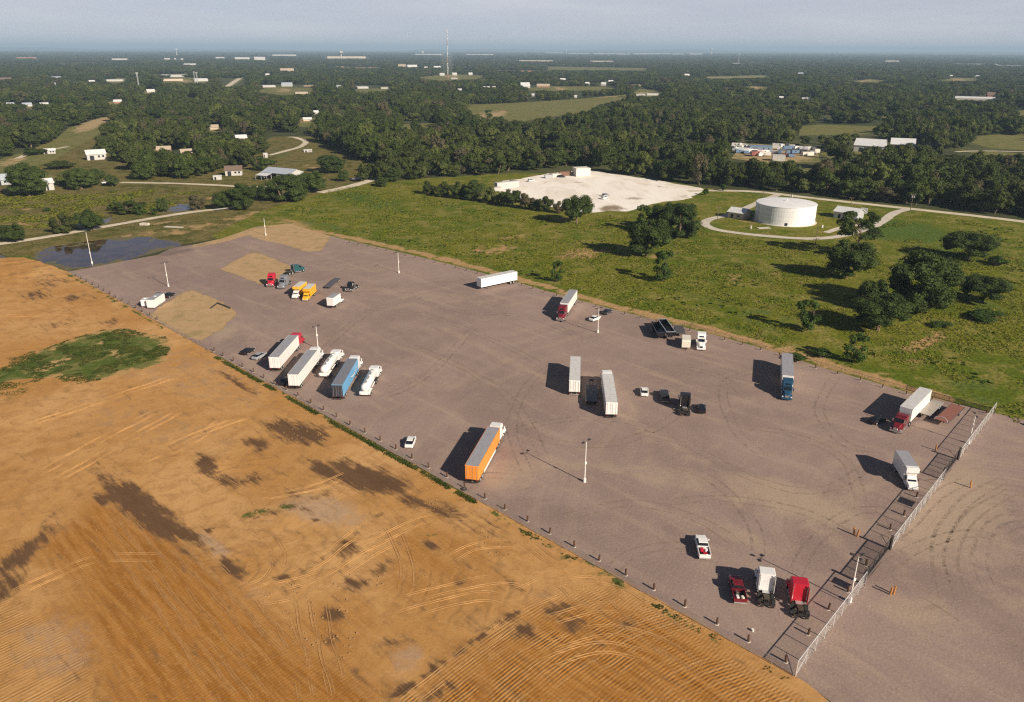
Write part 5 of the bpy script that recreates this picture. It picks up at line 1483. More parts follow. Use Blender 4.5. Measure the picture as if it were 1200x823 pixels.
# ---- water storage tank
def tank():
    pl, pr = P(885.5, 256), P(955.5, 258)
    w = (pr - pl).length; R = w / 2 * .985
    front = P(918, 265.5); d = Vector((front.x, front.y, 0)).normalized()
    c = front + d * R
    H_ = height_at(front, 918, 243.5)
    m = Mat('tank_white_paint', .5, .4)
    n = m.noise(.25, 5, .6, vec=m.coord(scale=(1, 1, .25))); n2 = m.noise(2, 3, .6, vec=m.coord(scale=(1, 1, .08)))
    m.color(m.mix(m.rng(n2, .5, .75, 0, .30), m.mix(m.rng(n, .4, .7), (.84, .83, .82), (.76, .75, .75)), (.52, .49, .46)))
    e = empty('water_tank', (c.x, c.y, 0), math.atan2(-d.y, -d.x), 'large low white cylindrical water tank inside the ring drive', 'water tank')
    n_ = 72; b = MB()
    rows = 4
    for k in range(rows):
        z0, z1 = H_ * k / rows, H_ * (k + 1) / rows
        b = MB(); V = []
        for z, rr in ((z0 + .03, R - .03 + .01 * (k % 2)), (z0 + .08, R + .01 * (k % 2)), (z1 - .05, R + .01 * (k % 2)), (z1, R - .03 + .01 * (k % 2))):
            V += [(rr * math.cos(2 * math.pi * i / n_), rr * math.sin(2 * math.pi * i / n_), z) for i in range(n_)]
        F = []
        for q in range(3):
            for i in range(n_): F.append((q * n_ + i, q * n_ + (i + 1) % n_, q * n_ + n_ + (i + 1) % n_, q * n_ + n_ + i))
        b.add(V, F).build('shell_ring', m.m, e, smooth=False)
    b = MB(); V = [(0, 0, H_ + R * .05)]
    rr_ = [.12, .35, .6, .8, .93, 1.0, 1.012]
    for q in rr_:
        z = H_ + R * .05 * (1 - q * q) - (.12 if q > 1 else 0) + .02
        V += [(R * q * math.cos(2 * math.pi * i / n_), R * q * math.sin(2 * math.pi * i / n_), z) for i in range(n_)]
    F = [(0, 1 + i, 1 + (i + 1) % n_) for i in range(n_)]
    for q in range(len(rr_) - 1):
        for i in range(n_): F.append((1 + q * n_ + i, 1 + q * n_ + n_ + i, 1 + q * n_ + n_ + (i + 1) % n_, 1 + q * n_ + (i + 1) % n_))
    b.add(V, F).build('roof', m.m, e)
    a = MB(); a.tube((0, 0, H_ + R * .08), (0, 0, H_ + R * .08 + .6), .35, .35, 12).build('roof_vent', m.m, e)
    MB().box(R - .1, R + .12, .5, 1.7, .4, 1.6).build('manway', DARK_OPEN, e)
    b = MB()
    for s in (-.25, .25): b.tube((R + .35, -6 * 0 + s - 9, 0), (R + .35 - 3.3, s - 9, 0), .01, .01, 4)
    b = MB()
    an = RAD(-60); ca, sa = math.cos(an), math.sin(an)
    for s in (-.25, .25): b.tube(((R + .3) * ca - s * sa, (R + .3) * sa + s * ca, .2), ((R + .3) * ca - s * sa, (R + .3) * sa + s * ca, H_ + .9), .04, .04, 5)
    for k in range(int(H_ / .4)):
        z = .4 + k * .4
        b.tube(((R + .3) * ca + .25 * sa, (R + .3) * sa - .25 * ca, z), ((R + .3) * ca - .25 * sa, (R + .3) * sa + .25 * ca, z), .02, .02, 4)
    b.build('ladder', WALLS[GRY], e)
    f = MB(); f.tube((0, 0, 0), (0, 0, .14), R + .9, R + .8, 72).build('foundation', CONC, e)
    return c, R, H_


TANK = tank()


def pump_house(x0, x1, yb, h, dep, rot, label, open_side=False):
    a, c = P(x0, yb), P(x1, yb); p = (a + c) / 2; w = (c - a).length
    e = building('pump_house', p, math.atan2(p.y, p.x) - math.pi / 2 + RAD(rot), w, dep, h, 'gable', GRY if not open_side else TAN_, WHT, label, 'shed', rise=dep * .2, detail=False)
    MB().box(-w * .3, -w * .3 + 1.1, -.07, .1, 0, 2.1).build('door', DARK_OPEN, e)
    MB().box(w * .1, w * .1 + 1.2, -.06, .1, 1.0, 1.9).build('window', GLASS, e)
    return e


pump_house(852, 871, 256.5, 3.0, 8, -24, 'small gabled shed with a white roof left of the white water tank', True)
pump_house(976.5, 1003, 257.0, 3.2, 9, -20, 'gabled shed with a pale metal roof right of the white water tank')
p = P(1012, 250)
e = empty('generator', (p.x, p.y, 0), RAD(-20), 'grey box generator behind the gabled shed right of the water tank', 'generator')
MB().box(-1.6, 1.6, -.8, .8, .2, 2.6, .08).build('housing', WALLS[GRY], e); MB().tube((1, 0, 2.6), (1, 0, 4.0), .12, .12, 8).build('exhaust', DARK_OPEN, e)
MB().box(-1.9, 1.9, -1, 1, 0, .2).build('pad', CONC, e)
for i, (x, y, lb) in enumerate([(880, 268, 'small white utility box on the grass in front of the water tank'), (963.5, 267, 'small white utility cabinet right of the water tank'), (928, 231, 'small white box between the access road and the tank')]):
    p = P(x, y); e = empty('utility_box', (p.x, p.y, 0), .3 * i, lb, 'utility box')
    MB().box(-.35, .35, -.25, .25, .1, 1.3, .05).build('cabinet', WALLS[WHT], e); MB().box(-.45, .45, -.35, .35, 0, .1).build('plinth', CONC, e)
p = P(895, 267.5)
tag(MB().box(-3, 3, -1.4, 1.4, 0, .14).build('valve_slab', CONC, None, loc=(p.x, p.y, .05), rz=.2), 'flat concrete slab on the grass at the front left of the tank', 'slab')

# ---- white lot: site boxes, containers and heaps
def container(px, py, L, W_, H_, rz, mat, label, name='container', cat='container'):
    p = P(px, py)
    e = empty(name, (p.x, p.y, 0), rz, label, cat)
    b = MB(); n = int(L / .6); V = []
    # ribbed long sides
    prof = []
    for i in range(n * 2 + 1): prof.append((-L / 2 + L * i / (2 * n), -W_ / 2 + (.05 if i % 2 else 0)))
    for i in range(n * 2 + 1): prof.append((L / 2 - L * i / (2 * n), W_ / 2 - (.05 if i % 2 else 0)))
    k = len(prof)
    V = [(x, y, .15) for x, y in prof] + [(x, y, H_ - .1) for x, y in prof]
    b.add(V, [(i, (i + 1) % k, k + (i + 1) % k, k + i) for i in range(k)]).build('wall', mat, e)
    MB().box(-L / 2 - .03, L / 2 + .03, -W_ / 2 - .03, W_ / 2 + .03, H_ - .1, H_).build('roof', mat, e)
    MB().box(-L / 2 - .02, L / 2 + .02, -W_ / 2 - .02, W_ / 2 + .02, 0, .15).build('base_frame', DARK_OPEN, e)
    for s in (-1, 1): MB().box(L / 2 + .005, L / 2 + .05, (.03 if s > 0 else -W_ / 2 + .06), (W_ / 2 - .06 if s > 0 else -.03), .2, H_ - .2).build('door', mat, e)
    return e


CW = bm_mat('beige_container_paint', (.78, .72, .62), .3); CR = bm_mat('rust_red_container_paint', (.20, .10, .065), .5); CWW = WALLS[WHT]
fa = lambda px, py: math.atan2(P(px, py).y, P(px, py).x) - math.pi / 2
container(681, 206, 9.5, 8, 5.2, fa(680, 206) + .35, CW, 'big beige box building at the top of the white rock lot', 'site_building', 'building')
container(594, 221, 15, 3.2, 4.0, fa(590, 220) + .55, CWW, 'long white container trailer at the left tip of the white rock lot')
container(581, 224, 6, 3, 2.2, fa(590, 220) + .3, CWW, 'low white container left of the long white one')
container(662, 206, 8, 2.6, 2.6, fa(660, 206) + .3, CR, 'rust red container beside the big beige box building')
container(652, 207.5, 6, 2.6, 2.0, fa(660, 206) + .3, CW, 'low beige container in the row of junk on the white lot')
container(643, 209, 5, 2.4, 2.2, fa(660, 206) + .3, WALLS[GRY], 'grey container at the left end of the junk row on the white lot')
container(602, 218, 4, 4, 3.2, fa(602, 218) + .3, DARK_OPEN, 'dark open shelter leaning against the long white container')
for i, (x, y, lb) in enumerate([(648, 205.5, 'rubble heap behind the junk row'), (668, 204, 'earth heap beside the big beige box building'), (657, 207.8, 'small scrap heap in front of the rust red container')]):
    p = P(x, y); rng = np.random.default_rng(i)
    b = MB(); b.ball((0, 0, 0), 3.2, 1.8, 1.4, 14, 8)
    b.V = [(v[0] * (1 + rng.normal(0, .08)), v[1] * (1 + rng.normal(0, .08)), max(-.1, v[2] * (1 + rng.normal(0, .12)))) for v in b.V]
    tag(b.build('rubble_heap', [GRAVEL, BARK, DARK_OPEN][i], None, loc=(p.x, p.y, .05), rz=fa(x, y)), lb + ' on the white rock lot', 'heap')

# ---- scrapyard: vans, trailers and boxes standing close together
SCRAP = []
rs = random.Random(5)
cols = [(.85, .85, .83), (.85, .85, .83), (.8, .78, .74), (.35, .12, .10), (.5, .52, .55), (.12, .2, .32), (.75, .55, .5), (.1, .1, .11)]
scrap_m = [paint(n, c_, .4, .4, 0, .3) for n, c_ in zip(('worn_white', 'worn_ivory', 'worn_cream', 'worn_red', 'worn_silver', 'worn_blue', 'worn_pink', 'worn_black'), cols)]
cn = ['white', 'ivory', 'cream', 'dark red', 'silver', 'dark blue', 'faded pink', 'black']
kind_n = {'van': 'panel van', 'camper': 'camper trailer', 'box': 'box trailer'}
meshes = {}


def scrap_vehicle(kind, ci, p, rz, label, group):
    key = (kind, ci)
    L_, W_, H_ = {'van': (5.4, 2.1, 2.3), 'camper': (7.0, 2.5, 2.9), 'box': (8.5, 2.6, 3.4)}[kind]
    if key not in meshes:
        b = MB()
        if kind == 'van': b.prism([(-L_ / 2, .4), (L_ / 2 - .1, .4), (L_ / 2, 1.1), (L_ / 2 - .9, 1.3), (L_ / 2 - 1.6, H_), (-L_ / 2, H_)], -W_ / 2, W_ / 2, .1)
        elif kind == 'camper': b.prism([(-L_ / 2, .6), (L_ / 2 - .6, .6), (L_ / 2, 1.6), (L_ / 2 - .4, H_ - .1), (-L_ / 2 + .3, H_), (-L_ / 2, H_ - .4)], -W_ / 2, W_ / 2, .12)
        else: b.box(-L_ / 2, L_ / 2, -W_ / 2, W_ / 2, .9, H_, .05)
        body = b.mesh('body', scrap_m[ci])
        w = MB()
        for x in ((-L_ * .3, L_ * .3) if kind == 'van' else (-L_ * .15, -L_ * .02)):
            for s in (-1, 1): w.tube((x, s * (W_ / 2 - .25), .4), (x, s * (W_ / 2 + .02), .4), .4, .4, 10)
        g = MB()
        if kind == 'van': g.prism([(L_ / 2 - .93, 1.36), (L_ / 2 - .86, 1.36), (L_ / 2 - 1.5, H_ - .12), (L_ / 2 - 1.57, H_ - .12)], -W_ / 2 + .2, W_ / 2 - .2)
        else: g.box(-1, .2, -W_ / 2 - .02, -W_ / 2 + .05, 1.6, 2.2)
        meshes[key] = (body, w.mesh('wheels', DARK_OPEN), g.mesh('window', GLASS))
    e = empty({'van': 'panel_van', 'camper': 'camper_trailer', 'box': 'box_trailer'}[kind], (p.x, p.y, 0), rz, label, kind_n[kind].split()[-1], group)
    for n_, me in zip(('body', 'running_gear', 'window'), meshes[key]): link(n_, me, e)


used = []
spots = [(x + rs.uniform(-.8, .8), y + rs.uniform(-.4, .4)) for y, xs in ((171.5, range(862, 876, 5)), (174.3, range(860, 878, 5)), (177.2, range(862, 880, 5)), (180, list(range(866, 900, 5)) + [925, 931, 937]), (183.2, range(882, 900, 5)), (173.4, (911, 917, 923, 929)), (176, (912, 918, 924, 930, 936, 942, 948, 954)), (180.2, (908, 914, 940, 947, 954)), (184, (921, 927)))
         for x in xs]
for i, (x, y) in enumerate(spots):
    k = rs.choice(['van', 'van', 'camper', 'box']); ci = rs.choice([0, 0, 0, 1, 2, 3, 4, 5, 6, 7])
    lb = f"{cn[ci]} {kind_n[k]} parked among the junk of the scrapyard in the wood"
    scrap_vehicle(k, ci, P(x, y), fa(x, y) + rs.choice([0, math.pi / 2, .5, -.4]) + rs.uniform(-.2, .2), lb, 'vehicles in the scrapyard')
container(912, 188.5, 9, 7, 4.2, fa(912, 188) + .1, CWW, 'big square white box building at the front of the scrapyard', 'site_building', 'building')
container(946, 182.5, 9, 3.2, 2.8, fa(946, 182) + .5, CW, 'long cream container at the right end of the scrapyard')
container(957, 179, 4, 3, 2.8, fa(957, 179) + .4, CW, 'short cream container at the right corner of the scrapyard')
container(908, 173.5, 4.5, 4, 3.4, fa(908, 173) + .1, CWW, 'tall white box right of the blue grey scrapyard shed')

# ---- elevated water towers on the horizon
def water_tower(px, yb, top, wpx, label, sphere=False):
    p = P(px, yb); s = mpp(p); h = height_at(p, px, top); R = wpx * s / 2
    e = empty('water_tower', (p.x, p.y, 0), 0, label, 'water tower')
    MB().tube((0, 0, 0), (0, 0, h - R * .8), R * .28, R * .22, 16).build('column', WALLS[WHT], e)
    MB().ball((0, 0, h - R * .55), R, R, R * .62, 20, 10).build('bowl', WALLS[WHT], e)


water_tower(400, 70, 60, 5.2, 'white water tower above the woods left of the mast')
water_tower(207.5, 66, 57.3, 3.2, 'small white water tower on the horizon at the left')
water_tower(833, 65, 56.2, 3.2, 'white water tower on the horizon right of the centre')
water_tower(495, 64.6, 60.2, 4.0, 'faint white water tower low on the horizon left of the mast')
water_tower(663.5, 64.2, 58.8, 2.6, 'faint pale water tower on the horizon left of the long row of halls')

# ---- masts
STEEL = paint('galvanised_steel', (.50, .50, .50), .4, .5, .6, .2)
REDW = paint('mast_red', (.42, .24, .20), .6, .3, 0, .2)


def mast(px, yb, top, wpx, label, bands=7, guyed=False, bulk=None):
    p = P(px, yb); s = mpp(p); h = height_at(p, px, top); r = wpx * s / 2
    e = empty('radio_mast', (p.x, p.y, 0), .3, label, 'mast')
    for k in range(bands):
        b = MB(); z0, z1 = h * k / bands, h * (k + 1) / bands
        for a in range(3):
            t = a * 2.094; t2 = (a + 1) * 2.094
            b.tube((r * math.cos(t), r * math.sin(t), z0), (r * math.cos(t), r * math.sin(t), z1), r * .28, r * .28, 5)
            nb = 5
            for q in range(nb):
                za, zb = z0 + (z1 - z0) * q / nb, z0 + (z1 - z0) * (q + 1) / nb
                b.tube((r * math.cos(t), r * math.sin(t), za), (r * math.cos(t2), r * math.sin(t2), zb), r * .14, r * .14, 4)
        b.build('lattice_section', STEEL if k % 3 else REDW, e) if guyed else b.build('lattice_section', STEEL, e)
    if guyed:
        for a in range(3):
            t = a * 2.094 + .5
            for q in (.45, .95):
                b = MB(); b.tube((0, 0, h * q), (h * .5 * math.cos(t), h * .5 * math.sin(t), 0), .05, .05, 4).build('guy_wire', STEEL, e)
    else:
        b = MB()
        for t in (0, 2.1, 4.2): b.box(r * 1.6 * math.cos(t) - r * .5, r * 1.6 * math.cos(t) + r * .5, r * 1.6 * math.sin(t) - r * .5, r * 1.6 * math.sin(t) + r * .5, h * .93, h)
        b.build('antenna', WALLS[WHT], e)
    return h


MAST_H = mast(525, 93, 34, .95, 'very tall thin guyed mast rising above the horizon left of centre', 9, True)
mast(163.5, 107, 85, 1.3, 'grey lattice mast in the left woods, left of the twin masts')
mast(228.5, 97, 84, .9, 'left of two close thin masts in the left woods')
mast(231.5, 98, 85, 1.2, 'right of two close thin masts in the left woods')
mast(66.5, 108, 97, .9, 'short grey mast in the far left woods')
mast(865, 76, 63, .7, 'thin mast in the hazy woods right of the right water tower')
# ================================================================ VEHICLES
RUBBER = Mat('tyre_rubber', .85, .15); a = RUBBER.noise(6, 3, .6); RUBBER.color(RUBBER.mix(a, (.012, .012, .012), (.045, .042, .04))); RUBBER = RUBBER.m
CHROME = Mat('bright_metal', .22, .5, .9, base=(.70, .70, .70)).m
ALU = paint('alloy_rim', (.60, .60, .60), .35, .5, .5, .25)
FRAME = paint('chassis_black', (.030, .028, .028), .6, .3, .2, .35)
VGLASS = Mat('dark_tinted_glass', .07, .7, base=(.012, .015, .02)).m
LAMP = Mat('lamp_lens', .15, .6, base=(.80, .80, .76)).m
TAIL = Mat('tail_lens', .2, .6, base=(.40, .02, .02)).m
RF_G = paint('trailer_roof_grey', (.33, .33, .36), .5, .3, 0, .35)
RF_B = paint('trailer_roof_dark_grey', (.20, .21, .25), .5, .3, 0, .35)
RF_W = paint('trailer_roof_pale', (.62, .61, .60), .5, .3, 0, .3)
PC = {k: paint(k + '_vehicle_paint', c_, .28, .5, 0, dd) for k, c_, dd in (
    ('white', (.80, .79, .77), .12), ('cream', (.76, .72, .60), .15), ('red', (.50, .015, .035), .08), ('maroon', (.16, .010, .020), .1), ('grey', (.20, .21, .24), .15), ('silver', (.34, .35, .38), .15),
    ('teal', (.015, .085, .095), .1), ('navy', (.015, .065, .13), .1), ('black', (.010, .010, .014), .12), ('yellow', (.80, .42, .02), .1), ('orange', (.85, .30, .045), .12), ('sky_blue', (.17, .42, .68), .1),
    ('charcoal', (.035, .038, .05), .12), ('rust', (.30, .115, .07), .35), ('weathered', (.42, .37, .31), .35), ('dark_deck', (.085, .075, .070), .4), ('trailer_white', (.82, .80, .77), .14), ('aluminium', (.58, .57, .56), .3), ('amber', (.82, .47, .05), .1))}


def loft(b, secs, c=.08):
    """body from cross sections (x, half width, z bottom, z top[, half width at the top])"""
    V = []
    for s in secs:
        x, w, z0, z1 = s[:4]; wt = s[4] if len(s) > 4 else w
        cc = min(c, (z1 - z0) * .4, wt * .4)
        V += [(x, -w * .96, z0), (x, -w, z0 + cc * .6), (x, -(w + wt) / 2, (z0 + z1) / 2), (x, -wt, z1 - cc), (x, -wt + cc, z1), (x, wt - cc, z1), (x, wt, z1 - cc), (x, (w + wt) / 2, (z0 + z1) / 2), (x, w, z0 + cc * .6), (x, w * .96, z0)]
    n = 10; k = len(secs)
    F = [tuple(range(n - 1, -1, -1)), tuple(range((k - 1) * n, k * n))]
    for r in range(k - 1):
        for i in range(n):
            j = (i + 1) % n
            F.append((r * n + i, r * n + j, r * n + n + j, r * n + n + i))
    return b.add(V, F)


WM = {}


def wheel(e, x, y, r=.5, w=.28, rim=None):
    """tyre with its rim as a sub-part; y is the outer face"""
    rim = rim or ALU
    s = 1 if y > 0 else -1
    key = (r, w, s, rim.name)
    if key not in WM:
        b = MB(); b.tube((0, -s * w, 0), (0, -s * .03, 0), r, r, 16, True); b.tube((0, -s * .03, 0), (0, 0, 0), r, r * .9, 16, True)
        h = MB(); h.tube((0, 0, 0), (0, s * .012, 0), r * .58, r * .55, 14); h.tube((0, .012 * s, 0), (0, s * .07, 0), r * .2, r * .16, 10)
        WM[key] = (b.mesh('tyre', RUBBER), h.mesh('rim', rim))
    t = link('wheel', WM[key][0], e, (x, y, r)); link('rim', WM[key][1], t)
    return t


def spot(rear, front, anchor='mid', L=None):
    """(location, heading) from two ground pixels; anchor the rear, the front or the middle"""
    a, b = P(*rear), P(*front); d = b - a; hd = math.atan2(d.y, d.x)
    p = {'mid': (a + b) / 2, 'rear': a, 'front': b}[anchor]
    return p, hd


def rig(name, p, hd, x_off, label, cat, group=None):
    """empty at p; parts are placed so that local x = x_off lies at p"""
    return empty(name, (p.x, p.y, 0.026), hd, label, cat, group)


def tractor_parts(e, col, X=0.0, high=True, stacks=True, fair=None, small=False, deco=None):
    """X is the local x of the front bumper"""
    c = PC[col]
    MB().box(X - .38, X, -1.16, 1.16, .38, .80, .08).build('bumper', CHROME if col in ('black', 'red', 'maroon', 'teal') else c, e)
    b = MB(); loft(b, [(X - .20, .62, .80, 1.35, .56), (X - .32, .72, .78, 1.58, .62), (X - .9, .86, .78, 1.78, .70), (X - 1.8, .98, .78, 2.02, .84)], .16); b.build('hood', c, e)
    MB().box(X - .24, X - .14, -.44, .44, .84, 1.36, .03).build('grille', CHROME if col != 'white' else FRAME, e)
    b = MB()
    for s in (-1, 1): b.prism([(X - 1.75, .80), (X - .35, .80), (X - .42, 1.05), (X - .7, 1.22), (X - 1.3, 1.24), (X - 1.75, 1.02)], min(s * .80, s * 1.18), max(s * .80, s * 1.18), .05)
    b.build('fender', c, e)
    for s in (-1, 1): MB().box(X - .42, X - .28, s * .95 - .16, s * .95 + .16, .86, 1.10, .03).build('headlight', LAMP, e)
    b = MB(); b.prism([(X - 3.25, .85), (X - 1.78, .85), (X - 1.72, 1.98), (X - 2.22, 2.72), (X - 2.40, 2.82), (X - 3.25, 2.86)], -1.04, 1.04, .07); b.build('cab', c, e)
    b = MB(); b.prism([(X - 1.80, 2.04), (X - 1.735, 2.04), (X - 2.195, 2.72), (X - 2.26, 2.72)], -.88, .88); b.build('windshield', VGLASS, e)
    for s in (-1, 1):
        b = MB(); b.prism([(X - 2.95, 2.0), (X - 2.0, 2.0), (X - 2.38, 2.62), (X - 2.95, 2.64)], min(s * 1.0, s * 1.055), max(s * 1.0, s * 1.055)); b.build('side_window', VGLASS, e)
        MB().box(X - 2.20, X - 2.08, s * 1.32 - .12, s * 1.32 + .12, 1.85, 2.55, .03).build('mirror', CHROME if col in ('black', 'red', 'maroon') else c, e)
    if high == 'low':
        b = MB(); b.prism([(X - 4.9, .88), (X - 3.28, .88), (X - 3.28, 2.95), (X - 3.5, 3.05), (X - 4.9, 3.02)], -1.12, 1.12, .08); b.build('sleeper', c, e); xb = X - 4.9
    elif high:
        b = MB(); b.prism([(X - 5.0, .88), (X - 3.28, .88), (X - 3.28, 3.85), (X - 5.0, 3.92)], -1.16, 1.16, .10); b.build('sleeper', c, e)
        b = MB(); b.prism([(X - 3.25, 2.90), (X - 2.30, 2.90), (X - 2.42, 3.10), (X - 2.85, 3.60), (X - 3.25, 3.84)], -1.10, 1.10, .12); b.build('roof_fairing', fair or c, e)
        MB().prism([(X - 2.40, 3.13), (X - 2.36, 3.13), (X - 2.62, 3.42), (X - 2.66, 3.42)], -.62, .62).build('skylight', VGLASS, e)
        for s in (-1, 1): MB().box(X - 5.5, X - 5.03, s * 1.13 - .03, s * 1.13 + .03, .9, 3.6).build('side_extender', c, e)
        xb = X - 5.0
    else:
        xb = X - 3.25
    Lc = 7.9 if high else 6.4
    b = MB()
    for s in (-1, 1): b.box(X - Lc, X - 1.5, s * .42 - .05, s * .42 + .05, .72, .98)
    for q in (-5.4, -6.35, -7.0, -Lc + .1) if high else (-4.4, -5.2, -6.3): b.box(X + q - .06, X + q + .06, -.37, .37, .76, .94)
    b.box(X - Lc - .02, X - Lc + .08, -1.1, 1.1, .62, .78)
    b.build('chassis_frame', FRAME, e)
    xf = X - (6.5 if high else 5.0)
    b = MB(); b.tube((xf, 0, .98), (xf, 0, 1.14), .46, .46, 14); b.box(xf - .7, xf - .2, -.38, .38, 1.0, 1.10); b.build('fifth_wheel', DMETV, e)
    MB().box(xb - .75, xb - .08, -.5, .5, .985, 1.03).build('deck_plate', ALU, e)
    for s in (-1, 1):
        b = MB(); b.tube((X - 4.75, s * .92, .68), (X - 3.2, s * .92, .68), .31, .31, 14); b.build('fuel_tank', CHROME, e)
        MB().box(X - 3.15, X - 1.95, s * 1.0 - .14, s * 1.0 + .14, .42, .60).build('step', c if not stacks else ALU, e)
        if stacks:
            b = MB(); b.tube((xb - .18, s * 1.02, 1.0), (xb - .18, s * 1.02, 3.5), .085, .085, 10); b.tube((xb - .18, s * 1.02, 3.5), (xb - .30, s * 1.02, 3.85), .07, .07, 10); b.build('exhaust_stack', CHROME, e)
        MB().box(X - Lc - .06, X - Lc - .03, s * .75 - .28, s * .75 + .28, .18, .82).build('mudflap', FRAME, e)
        MB().box(X - Lc - .05, X - Lc - .02, s * .95 - .12, s * .95 + .12, .64, .76).build('tail_light', TAIL, e)
        wheel(e, X - 1.05, s * 1.12, .50, .30)
        for q in ((-5.85, -7.15) if high else (-4.45, -5.70)):
            wheel(e, X + q, s * 1.20, .50, .58)


DMETV = paint('greasy_metal', (.09, .075, .06), .5, .4, .3, .4)


def box_trailer_parts(e, X, L, body, roof, skirt=None, door=None, logo=False, H=4.08, zb=1.12, reefer=False, pre='trailer_', blind=False):
    """X is the local x of the nose"""
    W_ = 1.29; c = PC[body]
    MB().box(X - L, X, -W_, W_, zb, H - .03, .03).build('trailer_body', c, e)
    b = MB(); b.box(X - L + .03, X - .03, -W_ + .04, W_ - .04, H - .028, H)
    n = int(L / 1.2)
    for i in range(1, n): b.box(X - L * i / n - .03, X - L * i / n + .03, -W_ + .06, W_ - .06, H, H + .012)
    b.build('trailer_roof', roof, e)
    b = MB()
    for s in (-1, 1):
        b.box(X - L, X, s * (W_ + .012) - .012, s * (W_ + .012) + .012, zb, zb + .16); b.box(X - L, X, s * (W_ + .01) - .012, s * (W_ + .01) + .012, H - .14, H + .006)
        m_ = int(L / 1.25)
        for i in range(1, m_): b.box(X - L * i / m_ - .025, X - L * i / m_ + .025, s * (W_ + .006) - .008, s * (W_ + .006) + .008, zb + .18, H - .16)
    b.build('side_rail', c, e)
    dm = PC[door] if door else c
    for s in (-1, 1):
        d = MB().box(X - L - .05, X - L - .005, min(s * .02, s * 1.22), max(s * .02, s * 1.22), zb + .1, H - .12).build('rear_door', dm, e)
        b = MB()
        for q in (.25, .95): b.tube((X - L - .08, s * q, zb + .12), (X - L - .08, s * q, H - .14), .02, .02, 5)
        b.build('lock_rod', ALU, d)
    b = MB(); b.box(X - L - .03, X - L, -W_, W_, zb - .12, zb + .09); b.build('rear_sill', FRAME, e)
    for s in (-1, 1): MB().box(X - L - .06, X - L - .035, s * 1.02 - .16, s * 1.02 + .16, zb - .09, zb + .04).build('tail_light', TAIL, e)
    b = MB()
    for s in (-1, 1): b.box(X - L + .12, X - L + .22, s * .55 - .05, s * .55 + .05, .50, zb)
    b.box(X - L + .05, X - L + .17, -1.15, 1.15, .45, .57); b.build('underride_guard', FRAME if not blind else ALU, e)
    b = MB()
    for s in (-1, 1): b.box(X - L + .6, X - L + 4.4, s * .55 - .06, s * .55 + .06, .78, zb - .003)
    b.box(X - L + 1.0, X - L + 1.3, -.6, .6, .5, .75); b.build('bogie_frame', FRAME, e)
    for s in (-1, 1):
        for q in (1.5, 2.75): wheel(e, X - L + q, s * 1.24, .50, .58)
        MB().box(X - L + .78, X - L + .80, s * .92 - .3, s * .92 + .3, .2, .95).build('mudflap', FRAME, e)
    b = MB()
    for s in (-1, 1): b.box(X - 2.9, X - 2.75, s * .75 - .07, s * .75 + .07, .32 if not blind else .05, zb); b.box(X - 3.0, X - 2.65, s * .75 - .14, s * .75 + .14, .27 if not blind else 0.0, .34 if not blind else .06)
    b.build('landing_gear', FRAME, e)
    if skirt:
        for s in (-1, 1): MB().box(X - L + 4.2, X - 3.4, s * 1.24 - .015, s * 1.24 + .015, .38, zb - .002).build('side_skirt', PC[skirt], e)
    if reefer: MB().box(X + .005, X + .55, -1.0, 1.0, 2.3, 3.95, .08).build('cooling_unit', PC['white'], e)
    if logo:     # the curved white smile with its arrow head on both sides
        for s in (-1, 1):
            b = MB(); V = []; F = []; n_ = 22
            x0, x1 = X - L * .52, X - L * .16
            for i in range(n_ + 1):
                t = i / n_; x = x0 + (x1 - x0) * (t if s > 0 else t)
                th = .10 + .26 * math.sin(math.pi * min(1, t * 1.02)) ** .8
                z = 2.75 - .75 * math.sin(math.pi * (t * .9 + .02))
                V += [(x, s * (W_ + .03), z - th / 2), (x, s * (W_ + .03), z + th / 2)]
                if i: F.append((2 * i - 2, 2 * i, 2 * i + 1, 2 * i - 1))
            b.add(V, F)
            xe = x0 if s < 0 else x1
            sg = 1 if s > 0 else -1
            b.add([(x1 - .5, s * (W_ + .031), 2.95), (x1 + .35, s * (W_ + .031), 3.05), (x1 + .28, s * (W_ + .031), 2.2), (x1 + .08, s * (W_ + .031), 2.8)], [(0, 1, 3), (1, 2, 3)])
            b.build('painted_swoosh', PC['trailer_white'], e)


def semi(rear, front, tcol, bcol, roof, label, L=16.15, high=True, stacks=False, skirt=None, logo=False, door=None, anchor='rear', gap=.55, reefer=False, tow=True):
    p, hd = spot(rear, front)
    a, b = P(*rear), P(*front)
    total = L + 5.35 + gap if tow else L
    d = (b - a).normalized()
    p = a if anchor == 'rear' else b - d * total
    e = empty('semi_truck' if tow else 'box_trailer', (p.x, p.y, .026), hd, label, 'truck' if tow else 'trailer')
    X = L
    box_trailer_parts(e, X, L, bcol, roof, skirt, door, logo, blind=not tow, reefer=reefer)
    if tow: tractor_parts(e, tcol, total, high, stacks)
    return e


def bobtail(rear, front, col, label, high=True, stacks=True, anchor='mid', tilt=0):
    p, hd = spot(rear, front)
    d = Vector((math.cos(hd), math.sin(hd), 0))
    L = 7.95 if high else 6.45
    if anchor == 'mid': p = p - d * L / 2
    elif anchor == 'rear': p = P(*rear)
    else: p = P(*front) - d * L
    e = empty('tractor_truck', (p.x, p.y, .026), hd, label, 'truck')
    tractor_parts(e, col, L, high, stacks)
    return e


